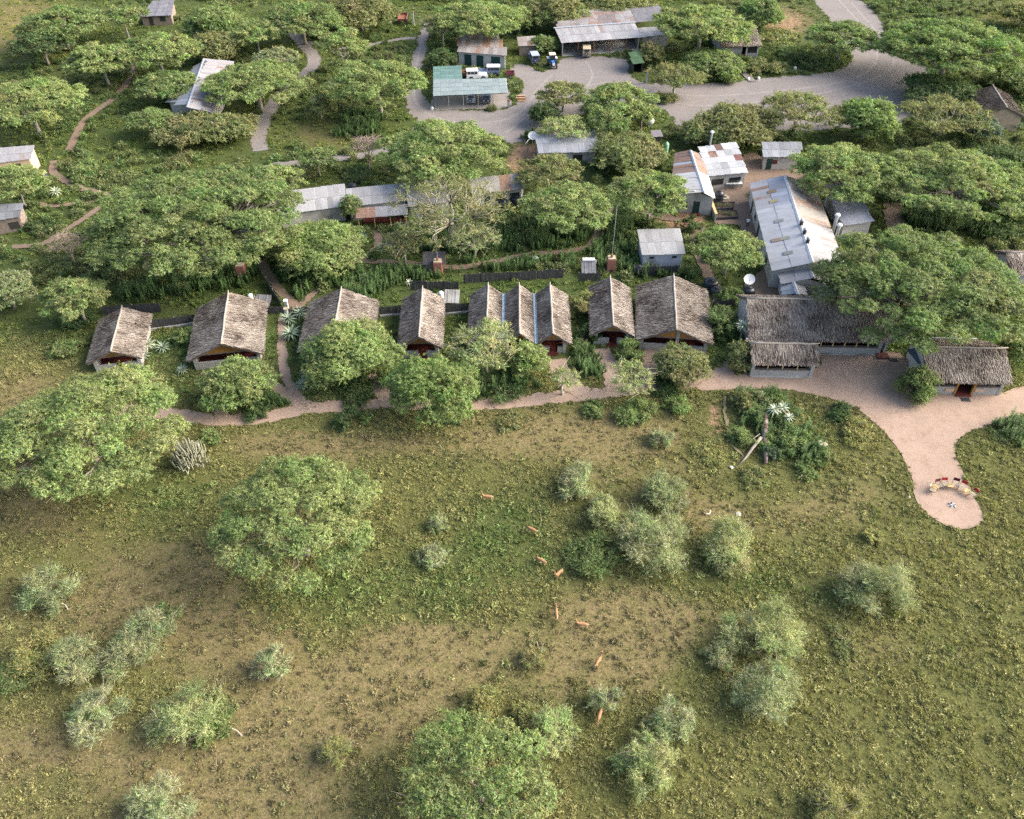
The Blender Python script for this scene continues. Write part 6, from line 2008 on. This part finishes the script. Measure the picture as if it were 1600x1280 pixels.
P_BLUE = paint('slate_blue_paint', (.16, .20, .30)); P_NAVY = paint('dark_blue_paint', (.09, .12, .20)); P_TAN = paint('tan_paint', (.42, .34, .22), .6)
P_TOP = paint('white_roof_paint', (.72, .73, .74)); P_GREYB = paint('grey_blue_roof_paint', (.34, .38, .46)); P_TRAC = paint('tractor_blue_paint', (.06, .18, .42)); P_CREAM = paint('cream_paint', (.68, .58, .42))
P_WINE = paint('wine_red_paint', (.20, .05, .06), .6)
q = G(736, 165); offroader('parked_car', *[0, 0], math.pi / 2, P_GREYB, P_GREYB, 'grey-blue car with one spare wheel under the carport').location = (q.x, q.y + 2.3, .03)
q = G(759.5, 165); offroader('parked_car', *[0, 0], math.pi / 2, P_BLUE, P_GREYB, 'grey-blue car with two spare wheels under the carport', 2).location = (q.x, q.y + 2.3, .03)
offroader('parked_car', 764, 118, math.pi + .02, P_BLUE, P_TOP, 'blue car with a white roof parked side-on behind the carport')
offroader('parked_car', 745, 124, .1, P_TOP, P_TOP, 'white-topped vehicle half hidden behind the carport roof', 0, 4.2)
offroader('parked_car', 834, 96, math.pi / 2 + .16, P_NAVY, P_GREYB, 'dark blue car parked beside the tractor')
q = G(917, 92); offroader('safari_car', 0, 0, math.pi / 2 - .04, P_TAN, P_TAN, 'tan safari car parked inside the open garage').location = (q.x, q.y + 2.2, .09)


def tractor():
    p = G(863, 104)
    o = thing('tractor', (p.x, p.y, .02), 'blue tractor with a cream cab roof in the gravel yard', 'tractor', rz=-math.pi / 2 + .12)
    MB().box((.95, 0, 1.05), (1.5, .62, .62), 0, .92).part('bonnet', P_TRAC, o, world=False)
    MB().box((.7, 0, .62), (2.0, .4, .4)).part('chassis', M_BLACKPL, o, world=False)
    MB().box((-.45, 0, .95), (1.1, 1.1, .5)).part('cab_base', P_TRAC, o, world=False)
    for x in (-1.0, .12):
        for y in (-.58, .58): MB().tube([(x, y, 1.1), (x * .96, y, 2.4)], .04, 5).part('cab_post', P_TRAC, o, world=False)
    MB().box((-.45, 0, 1.72), (1.02, 1.08, 1.0)).part('cab_glass', M_GLASS, o, world=False)
    MB().box((-.45, 0, 2.45), (1.45, 1.4, .14), 0, .94).part('cab_roof', P_CREAM, o, world=False)
    for s in (-1, 1):
        wheel(o, -.65, s * .85, .78, .78, .42); wheel(o, 1.35, s * .68, .45, .45, .28)
        MB().box((-.65, s * .85, 1.6), (1.2, .46, .06)).part('mudguard', M_WHITE, o, world=False)
    MB().box((1.72, 0, 1.02), (.06, .5, .45)).part('grille', M_WHITE, o, world=False)
    MB().tube([(1.1, .2, 1.3), (1.1, .2, 2.1)], .05, 6).part('exhaust', M_BLACKPL, o, world=False)


tractor()


def trailer(px, py, rz, L, W, m, label, posts=False):
    p = G(px, py)
    o = thing('trailer', (p.x, p.y, .02), label, 'trailer', rz=rz)
    MB().box((0, 0, .78), (L, W, .12)).part('bed', M_RUST, o, world=False)
    for s in (-1, 1):
        MB().box((0, s * W / 2, 1.05), (L, .06, .5)).part('side_board', m, o, world=False)
        MB().box((s * L / 2, 0, 1.05), (.06, W - .07, .5)).part('end_board', m, o, world=False)
        wheel(o, -.1, s * (W / 2 - .06), .4, .4, .24)
    MB().tube([(L / 2, 0, .7), (L / 2 + 1.1, 0, .55)], .05, 5).part('drawbar', M_STEEL, o, world=False)


trailer(630, 34, math.pi / 2 + .02, 4.6, 2.0, P_WINE, 'wine red trailer on the grass beside the gravel road')
trailer(797, 122, math.pi, 1.7, 1.3, P_WINE, 'small rusty trailer hitched behind the blue car')
trailer(727, 122, math.pi / 2 + .5, 1.8, 1.3, M_RUST, 'brown rusty trailer left of the white-topped vehicle')

# ------------------------------------------------------------------ animals and people
def skin(name, joints, edges, colour, levels=2):
    me = bpy.data.meshes.new(name)
    me.from_pydata([j[0] for j in joints], edges, [])
    o = bpy.data.objects.new(name, me); COL.objects.link(o)
    sk = o.modifiers.new('skin', 'SKIN')
    for v, j in zip(me.skin_vertices[0].data, joints):
        v.radius = (j[1], j[1]); v.use_root = False
    me.skin_vertices[0].data[0].use_root = True
    sk.use_smooth_shade = True
    sb = o.modifiers.new('sub', 'SUBSURF'); sb.levels = sb.render_levels = levels
    dg = bpy.context.evaluated_depsgraph_get()
    out = bpy.data.meshes.new_from_object(o.evaluated_get(dg))
    bpy.data.objects.remove(o)
    n = len(out.vertices)
    co = np.zeros(n * 3, np.float32); out.vertices.foreach_get('co', co); co = co.reshape(-1, 3)
    nr = np.zeros(n * 3, np.float32); out.vertices.foreach_get('normal', nr); nr = nr.reshape(-1, 3)
    out.materials.clear(); out.materials.append(M_FUR)
    vcol(out, colour(co, nr))
    return out


M_FUR = colattr('fur_and_cloth', 0.8, 0.2)


def antelope_mesh(graze, step):
    J = [((-.45, 0, .82), .17), ((-.1, 0, .79), .175), ((.25, 0, .80), .18), ((.45, 0, .88), .13)]
    E = [(0, 1), (1, 2), (2, 3)]

    def chain(start, pts):
        k = start
        for p, r in pts:
            J.append((p, r)); E.append((k, len(J) - 1)); k = len(J) - 1
        return k
    if graze:
        h = chain(3, [((.64, .0, .72), .085), ((.80, .02, .46), .07), ((.88, .03, .27), .075), ((.97, .03, .10), .04)]) - 1
        hp = Vector((.86, .03, .30))
    else:
        h = chain(3, [((.56, 0, 1.06), .085), ((.62, 0, 1.24), .07), ((.70, 0, 1.36), .08), ((.90, 0, 1.29), .042)]) - 1
        hp = Vector((.68, 0, 1.38))
    for s in (-1, 1):
        chain(h, [((hp.x - .06, s * .12, hp.z + .10), .028), ((hp.x - .10, s * .2, hp.z + .15), .012)])
        chain(2, [((.33, s * .09, .60), .075), ((.34 + s * step, s * .10, .36), .038), ((.32 + s * step * 1.6, s * .10, .10), .026), ((.34 + s * step * 1.6, s * .10, .02), .03)])
        chain(0, [((-.42, s * .10, .62), .10), ((-.36 - s * step, s * .11, .48), .06), ((-.54 - s * step, s * .11, .32), .036), ((-.49 - s * step * 1.4, s * .11, .10), .026), ((-.47 - s * step * 1.4, s * .11, .02), .03)])
    chain(0, [((-.64, 0, .80), .035), ((-.70, 0, .62), .022)])

    def colour(co, nr):
        t = np.array([.30, .165, .085]); wv = np.array([.55, .48, .40]); f = np.array([.42, .26, .15])
        belly = np.clip((-nr[:, 2] - .25) * 2.2, 0, 1)[:, None] * (co[:, 2] > .5)[:, None]
        side = np.clip((.3 - nr[:, 2]) * 1.2, 0, 1)[:, None]
        c = t * (1 - side) + f * side
        c = c * (1 - belly) + wv * belly
        rump = ((co[:, 0] < -.60))[:, None] * 1.0
        c = c * (1 - rump) + wv * rump
        return c
    return skin('antelope_body', J, E, colour)


AN = [antelope_mesh(False, .05), antelope_mesh(True, .03)]
for px, py, deg, g, lab in ((762, 783, 178, 0, 'antelope walking below the pale path, highest on the meadow'), (831, 834, 152, 1, 'grazing antelope, second from the top of the line'), (845, 882, 150, 1, 'grazing antelope, third from the top of the line'),
                            (873, 902, 228, 0, 'antelope turned toward the lower left, fourth of the line'), (869, 965, 92, 0, 'antelope facing straight away, fifth of the line'), (909, 982, 176, 0, 'antelope standing broadside in the lower group'),
                            (934, 1039, 58, 0, 'antelope heading up to the right, last but one'), (936, 1123, 250, 1, 'grazing antelope beside the small grey shrub, lowest of all')):
    p = G(px, py)
    o = thing('antelope', (p.x, p.y, .04), lab, 'antelope', 'antelopes crossing the meadow', math.radians(deg))
    b = link('antelope_body', AN[g], o); b.scale = (.88, .88, .88)


def person(px, py, rz, shirt, trousers, label):
    J = [((0, 0, .95), .15), ((0, 0, 1.15), .145), ((.0, 0, 1.36), .17), ((0, .01, 1.48), .07), ((0, -.01, 1.56), .075), ((0, -.02, 1.68), .098)]
    E = [(0, 1), (1, 2), (2, 3), (3, 4), (4, 5)]

    def chain(start, pts):
        k = start
        for p, r in pts:
            J.append((p, r)); E.append((k, len(J) - 1)); k = len(J) - 1
    for s in (-1, 1):
        chain(0, [((s * .10, 0, .84), .105), ((s * .11, -.02 + s * .06, .48), .065), ((s * .11, s * .08, .09), .045), ((s * .12, s * .08 - .14, .05), .04)])
        chain(2, [((s * .21, 0, 1.40), .065), ((s * .26, .02, 1.14), .048), ((s * .25, -.10, .92), .036), ((s * .24, -.15, .84), .035)])

    def colour(co, nr):
        z = co[:, 2][:, None]; ax = np.abs(co[:, 0])[:, None]
        skinc = np.array([.14, .075, .05])
        c = np.where(z > 1.50, skinc, np.where((ax > .2) & (z < 1.12), skinc, np.where(z > .93, np.array(shirt), np.where(z > .12, np.array(trousers), np.array([.03, .025, .02])))))
        hair = (z > 1.70) | ((z > 1.62) & (co[:, 1][:, None] > .03))
        return np.where(hair, np.array([.012, .010, .010]), c)
    p = G(px, py)
    o = thing('person', (p.x, p.y, .02), label, 'person', rz=rz)
    link('person_body', skin('person_body', J, E, colour), o)


person(1167, 356, 2.6, (.72, .72, .72), (.03, .03, .045), 'person in a white shirt and dark trousers walking beside the long shed')
person(1219, 264, .4, (.70, .71, .74), (.05, .08, .20), 'person in a white top and blue trousers at the store room')

# ------------------------------------------------------------------ small plants that nobody could count
def proto(name, V, C):
    me = npmesh(name, V, np.arange(len(V)).reshape(-1, 3), M_LEAF_I)
    vcol(me, C)
    return bpy.data.objects.new(name, me)


def forb(seed, n, r, h, L, W, outw):
    rng = np.random.default_rng(seed)
    d = unit(rng.normal(size=(n, 3))); d[:, 2] = np.abs(d[:, 2])
    P = d * [r, r, h] * (.5 + .5 * rng.random((n, 1)))
    Nn = unit(d * .5 + rng.normal(size=(n, 3)) * .45 + [0, 0, 1.0])
    T = unit(rng.normal(size=(n, 3)) * (1 - outw) + d * outw + [0, 0, .1])
    col = np.clip(np.ones((n, 3)) * (1 + .25 * rng.normal(size=(n, 1))), .3, 1.8)
    return leaf_arrays(rng, P, Nn, T, L * (.6 + .8 * rng.random(n)), W * (.7 + .6 * rng.random(n)), col)


def blades(seed, n, r, h, W, bend):
    rng = np.random.default_rng(seed)
    a = rng.random(n) * 6.283
    base = np.stack([np.cos(a), np.sin(a), np.zeros(n)], 1) * r * .35 * rng.random((n, 1))
    D = unit(np.stack([np.cos(a) * bend, np.sin(a) * bend, np.ones(n)], 1) + rng.normal(size=(n, 3)) * .25)
    D[:, 2] = np.abs(D[:, 2])
    L = h * (.6 + .6 * rng.random(n))
    Nn = unit(rng.normal(size=(n, 3)) + [.0, 0, .4])
    col = np.clip(np.ones((n, 3)) * (1 + .22 * rng.normal(size=(n, 1))), .3, 1.8)
    return leaf_arrays(rng, base + D * L[:, None] * .5, Nn, D, L, W * (.7 + .6 * rng.random(n)), col)


def weed(seed, h):
    rng = np.random.default_rng(seed)
    Vs, Cs = [], []
    for k in range(3):
        off = np.array([rng.normal() * .22, rng.normal() * .22, 0])
        hh = h * (.75 + .35 * rng.random()); n = 30
        t = (np.arange(n) + .5) / n
        a = 2.399 * np.arange(n) + rng.random() * 6
        d = np.stack([np.cos(a), np.sin(a), .55 * np.ones(n)], 1)
        L = .42 * (1.1 - .75 * t)
        P = off + np.stack([np.zeros(n), np.zeros(n), .1 + hh * t], 1) + unit(d) * L[:, None] * .5
        Nn = unit(np.stack([-np.cos(a) * .5, -np.sin(a) * .5, np.ones(n)], 1) + rng.normal(size=(n, 3)) * .3)
        col = np.clip(np.ones((n, 3)) * (.8 + .45 * t[:, None]) * (1 + .15 * rng.normal(size=(n, 1))), .3, 1.8)
        V, C = leaf_arrays(rng, P, Nn, unit(d), L, L * .36, col)
        Vs.append(V); Cs.append(C)
    return np.concatenate(Vs), np.concatenate(Cs)


def collection(name, objs):
    c = bpy.data.collections.new(name)
    for o in objs: c.objects.link(o)
    return c


def scatter(name, label, P, rz, tilt, scl, idx, tint, coll):
    n = len(P)
    me = bpy.data.meshes.new(name)
    me.vertices.add(n); me.vertices.foreach_set('co', np.asarray(P, np.float32).ravel())
    a = me.attributes.new('rot', 'FLOAT_VECTOR', 'POINT')
    a.data.foreach_set('vector', np.stack([tilt[:, 0], tilt[:, 1], rz], 1).astype(np.float32).ravel())
    a = me.attributes.new('scl', 'FLOAT', 'POINT'); a.data.foreach_set('value', scl.astype(np.float32))
    a = me.attributes.new('idx', 'INT', 'POINT'); a.data.foreach_set('value', idx.astype(np.int32))
    a = me.attributes.new('tint', 'FLOAT_COLOR', 'POINT')
    a.data.foreach_set('color', np.concatenate([tint, np.ones((n, 1))], 1).astype(np.float32).ravel())
    o = link(name, me, kind='stuff', label=label)
    g = bpy.data.node_groups.new(name, 'GeometryNodeTree')
    g.interface.new_socket('Geometry', in_out='INPUT', socket_type='NodeSocketGeometry')
    g.interface.new_socket('Geometry', in_out='OUTPUT', socket_type='NodeSocketGeometry')
    gi, go = g.nodes.new('NodeGroupInput'), g.nodes.new('NodeGroupOutput')
    m2p = g.nodes.new('GeometryNodeMeshToPoints')
    ci = g.nodes.new('GeometryNodeCollectionInfo'); ci.inputs[0].default_value = coll
    ci.inputs['Separate Children'].default_value = True; ci.inputs['Reset Children'].default_value = True
    ip = g.nodes.new('GeometryNodeInstanceOnPoints'); ip.inputs['Pick Instance'].default_value = True

    def named(nm, ty):
        q = g.nodes.new('GeometryNodeInputNamedAttribute'); q.data_type = ty; q.inputs[0].default_value = nm
        return q.outputs[0]
    e = g.nodes.new('FunctionNodeEulerToRotation')
    g.links.new(named('rot', 'FLOAT_VECTOR'), e.inputs[0])
    g.links.new(gi.outputs[0], m2p.inputs[0]); g.links.new(m2p.outputs[0], ip.inputs['Points'])
    g.links.new(ci.outputs[0], ip.inputs['Instance']); g.links.new(e.outputs[0], ip.inputs['Rotation'])
    g.links.new(named('scl', 'FLOAT'), ip.inputs['Scale']); g.links.new(named('idx', 'INT'), ip.inputs['Instance Index'])
    g.links.new(ip.outputs[0], go.inputs[0])
    md = o.modifiers.new('scatter', 'NODES'); md.node_group = g
    return o


def candidates(n, y0, y1, margin=320):
    rng = np.random.default_rng(n)
    y = y0 + (y1 - y0) * rng.random(n)
    x = (rng.random(n) * 2 - 1) * 160
    px, py = projn(x, y)
    k = (px > -margin) & (px < 1600 + margin) & (py > -30) & (py < 1280 + margin * 1.2)
    return rng, x[k], y[k], px[k], py[k]


def plants():
    small = collection('small_plant_kinds', [proto('forb_a', *forb(1, 30, .22, .16, .16, .10, .4)), proto('forb_b', *forb(2, 40, .30, .26, .18, .09, .5)),
                                             proto('forb_c', *forb(3, 24, .34, .12, .20, .12, .3)), proto('tuft_a', *blades(4, 26, .25, .32, .035, .7)), proto('tuft_b', *blades(5, 34, .35, .42, .035, 1.0))])
    # meadow in front of the cottages
    rng, x, y, px, py = candidates(960000, 13, 92)
    g, l, r = zones(x, y)
    cl = fbm(x * .55, y * .55, 41, 3); cl2 = fbm(x * 1.7, y * 1.7, 51, 2)
    wgt = np.clip((g - .05) * 1.1, .10, 1) * np.clip((cl - .33) * 3.0, .06, 1) * np.clip((cl2 - .3) * 2.2, .15, 1) * (1 - np.clip(r * 2, 0, .9))
    area = 79 * 320 / 960000
    dens = 200.0 * wgt + 3.0 * (1 - .5 * np.clip((600 - py) / 60, 0, 1))
    k = (rng.random(len(x)) < dens * area) & (py > 520)
    x, y, px, py, g, l = x[k], y[k], px[k], py[k], g[k], l[k]
    f = free(x, y); x, y, px, py, g, l = x[f], y[f], px[f], py[f], g[f], l[f]
    n = len(x)
    yel = np.array([0.255, 0.235, 0.095]); grn = np.array([0.118, 0.185, 0.056]); oli = np.array([0.20, 0.20, 0.08])
    u = np.clip(fbm(x * .25, y * .25, 61, 3) * 1.6 - .35 + .25 * rng.normal(size=n), 0, 1)[:, None]
    t = yel * (1 - u) + oli * u
    dr = np.clip(1 - g[:, None] * 1.8 + .25 * rng.normal(size=(n, 1)), 0, 1)
    t = t * (1 - dr) + np.array([.20, .165, .09]) * dr
    lu = np.clip(l[:, None] * 1.3 - .15 + .2 * rng.normal(size=(n, 1)), 0, 1)
    t = 1.14 * (t * (1 - lu) + grn * lu) * (1 + .18 * rng.normal(size=(n, 1)))
    print('meadow', n)
    scatter('meadow_plants', 'low yellow-green plants speckling the meadow', np.stack([x, y, np.zeros(n)], 1), rng.random(n) * 6.283, rng.normal(size=(n, 2)) * .12,
            (.20 + .42 * rng.random(n) + 1.2 * rng.random(n) ** 6) * (.85 + .45 * lu[:, 0]), rng.integers(0, 5, n), np.clip(t, .01, .5), small)
    # rough grass and herbs behind the cottages
    rng, x, y, px, py = candidates(300000, 84, 240)
    g, l, r = zones(x, y)
    cl = fbm(x * .3, y * .3, 43, 3)
    dens = 4.0 * np.clip((cl - .36) * 3, .12, 1) * np.clip(g, .2, 1) * (1 - np.clip(r * 1.5, 0, .95))
    k = (rng.random(len(x)) < dens * 156 * 320 / 300000)
    x, y, l = x[k], y[k], l[k]
    f = free(x, y); x, y, l = x[f], y[f], l[f]
    n = len(x)
    u = np.clip(l[:, None] + .25 * rng.normal(size=(n, 1)), 0, 1)
    t = (1.5 * np.array([0.16, 0.165, 0.045]) * (1 - u) + 1.5 * np.array([0.075, 0.11, 0.03]) * u) * (1 + .18 * rng.normal(size=(n, 1)))
    print('rough', n)
    scatter('rough_grass', 'rough green grass and herbs around the buildings', np.stack([x, y, np.zeros(n)], 1), rng.random(n) * 6.283, rng.normal(size=(n, 2)) * .12,
            .9 + 1.1 * rng.random(n) ** 1.6, rng.integers(0, 5, n), np.clip(t, .01, .5), small)
    # tall dark weeds in the beds behind the cottages
    tall = collection('tall_weed_kinds', [proto('weed_a', *weed(1, 1.5)), proto('weed_b', *weed(2, 1.8)), proto('weed_c', *weed(3, 1.2))])
    beds = [[(170, 455), (240, 440), (330, 410), (400, 400), (415, 430), (430, 460), (380, 452), (330, 455), (250, 470), (180, 475)],
            [(430, 400), (520, 385), (560, 400), (530, 412), (560, 420), (660, 425), (715, 425), (640, 436), (580, 470), (500, 448), (470, 470), (440, 440)],
            [(560, 415), (690, 420), (690, 440), (640, 440), (600, 445), (560, 440)],
            [(710, 400), (760, 420), (830, 405), (900, 402), (900, 425), (875, 420), (730, 428), (712, 424)],
            [(780, 340), (860, 345), (940, 340), (925, 375), (880, 388), (800, 395), (770, 395)],
            [(945, 340), (985, 345), (1000, 400), (1000, 420), (940, 425), (905, 400), (930, 385)],
            [(400, 610), (440, 628), (465, 640), (440, 646), (408, 648), (390, 640)],
            [(545, 175), (600, 180), (600, 215), (560, 215), (520, 215)],
            [(730, 590), (800, 580), (860, 600), (820, 615), (740, 622)],
            [(1420, 300), (1600, 330), (1600, 380), (1500, 370), (1400, 350)],
            [(640, 330), (700, 345), (780, 360), (770, 395), (700, 400), (640, 395), (610, 370)],
            [(900, 540), (935, 545), (945, 590), (920, 600), (900, 570)],
            [(980, 420), (1060, 412), (1110, 430), (1090, 440), (1000, 436)],
            [(1545, 640), (1600, 660), (1600, 700), (1560, 690)],
            [(1150, 612), (1220, 614), (1262, 668), (1290, 712), (1262, 732), (1215, 715), (1200, 690), (1160, 690)]]
    polys = [np.array([tuple(G(*q)[:2]) for q in b]) for b in beds]
    X, Y, Tn = [], [], []
    rng = np.random.default_rng(5)
    for i, b in enumerate(polys):
        lo, hi = b.min(0), b.max(0)
        m = int((hi - lo).prod() * 3.2)
        xx, yy = lo[0] + (hi[0] - lo[0]) * rng.random(m), lo[1] + (hi[1] - lo[1]) * rng.random(m)
        k = inside(b, xx, yy) & (fbm(xx * .5, yy * .5, 71, 2) > .36)
        X.append(xx[k]); Y.append(yy[k])
    x, y = np.concatenate(X), np.concatenate(Y)
    f = free(x, y); x, y = x[f], y[f]; n = len(x)
    t = np.array([0.085, 0.142, 0.046]) * (1 + .25 * rng.normal(size=(n, 1)))
    print('weeds', n)
    scatter('tall_weeds', 'tall dark green weeds filling the beds around the cottages', np.stack([x, y, np.zeros(n)], 1), rng.random(n) * 6.283, rng.normal(size=(n, 2)) * .1,
            .65 + .5 * rng.random(n), rng.integers(0, 3, n), np.clip(t, .01, .4), tall)

    # grass creeping over the edges of paths and terrace
    X, Y = [], []
    rng = np.random.default_rng(17)
    for pth in PATHS:
        nx_ = np.roll(pth, -1, 0); seg = np.linalg.norm(nx_ - pth, axis=1)
        for k in range(2):
            kk = rng.random(len(pth)) < np.clip(seg * 1.6, 0, .9)
            e = pth[kk] + (nx_[kk] - pth[kk]) * rng.random((kk.sum(), 1)) + rng.normal(size=(kk.sum(), 2)) * .13
            X.append(e[:, 0]); Y.append(e[:, 1])
    x, y = np.concatenate(X), np.concatenate(Y); n = len(x); print('edge', n)
    t = (np.array([.15, .165, .055]) * (1 + .25 * rng.normal(size=(n, 1))))
    scatter('path_edge_grass', 'short grass fringing the paths and the terrace', np.stack([x, y, np.zeros(n)], 1), rng.random(n) * 6.283, rng.normal(size=(n, 2)) * .1,
            .25 + .45 * rng.random(n), rng.integers(0, 5, n), np.clip(t, .02, .5), small)
    # scrub between the far trees
    shr = collection('scrub_kinds', [proto('scrub_a', *forb(21, 260, 1.0, 1.1, .42, .15, .6)), proto('scrub_b', *forb(22, 220, 1.2, .8, .45, .16, .5)), proto('scrub_c', *forb(23, 200, .8, 1.4, .42, .14, .7))])
    rng, x, y, px, py = candidates(60000, 92, 240)
    g, l, r = zones(x, y)
    cl = fbm(x * .11, y * .11, 47, 3)
    openg = blobs(px, py, [(20, 40, 70, 60, 1.5), (500, 205, 80, 30, .9), (170, 240, 60, 30, .6), (610, 45, 50, 25, .8), (690, 130, 30, 60, .8), (1240, 30, 60, 30, .6), (560, 255, 80, 20, .7), (800, 445, 300, 30, 1)])
    dens = .35 * np.clip((cl - .40) * 5, 0, 1) * np.clip(1 - openg, 0, 1) * (1 - np.clip(r * 2, 0, 1))
    k = (rng.random(len(x)) < dens * 148 * 320 / 60000) & (py < 455)
    x, y = x[k], y[k]
    f = free(x, y); x, y = x[f], y[f]; n = len(x); print('scrub', n)
    u = np.clip(fbm(x * .15, y * .15, 81, 2) * 2 - .5 + .2 * rng.normal(size=n), 0, 1)[:, None]
    t = (np.array([.175, .19, .08]) * (1 - u) + np.array([.12, .175, .06]) * u) * (1 + .15 * rng.normal(size=(n, 1)))
    scatter('scrub_undergrowth', 'low green scrub between the far trees', np.stack([x, y, np.zeros(n)], 1), rng.random(n) * 6.283, rng.normal(size=(n, 2)) * .1,
            .5 + .8 * rng.random(n), rng.integers(0, 3, n), np.clip(t, .02, .5), shr)


plants()
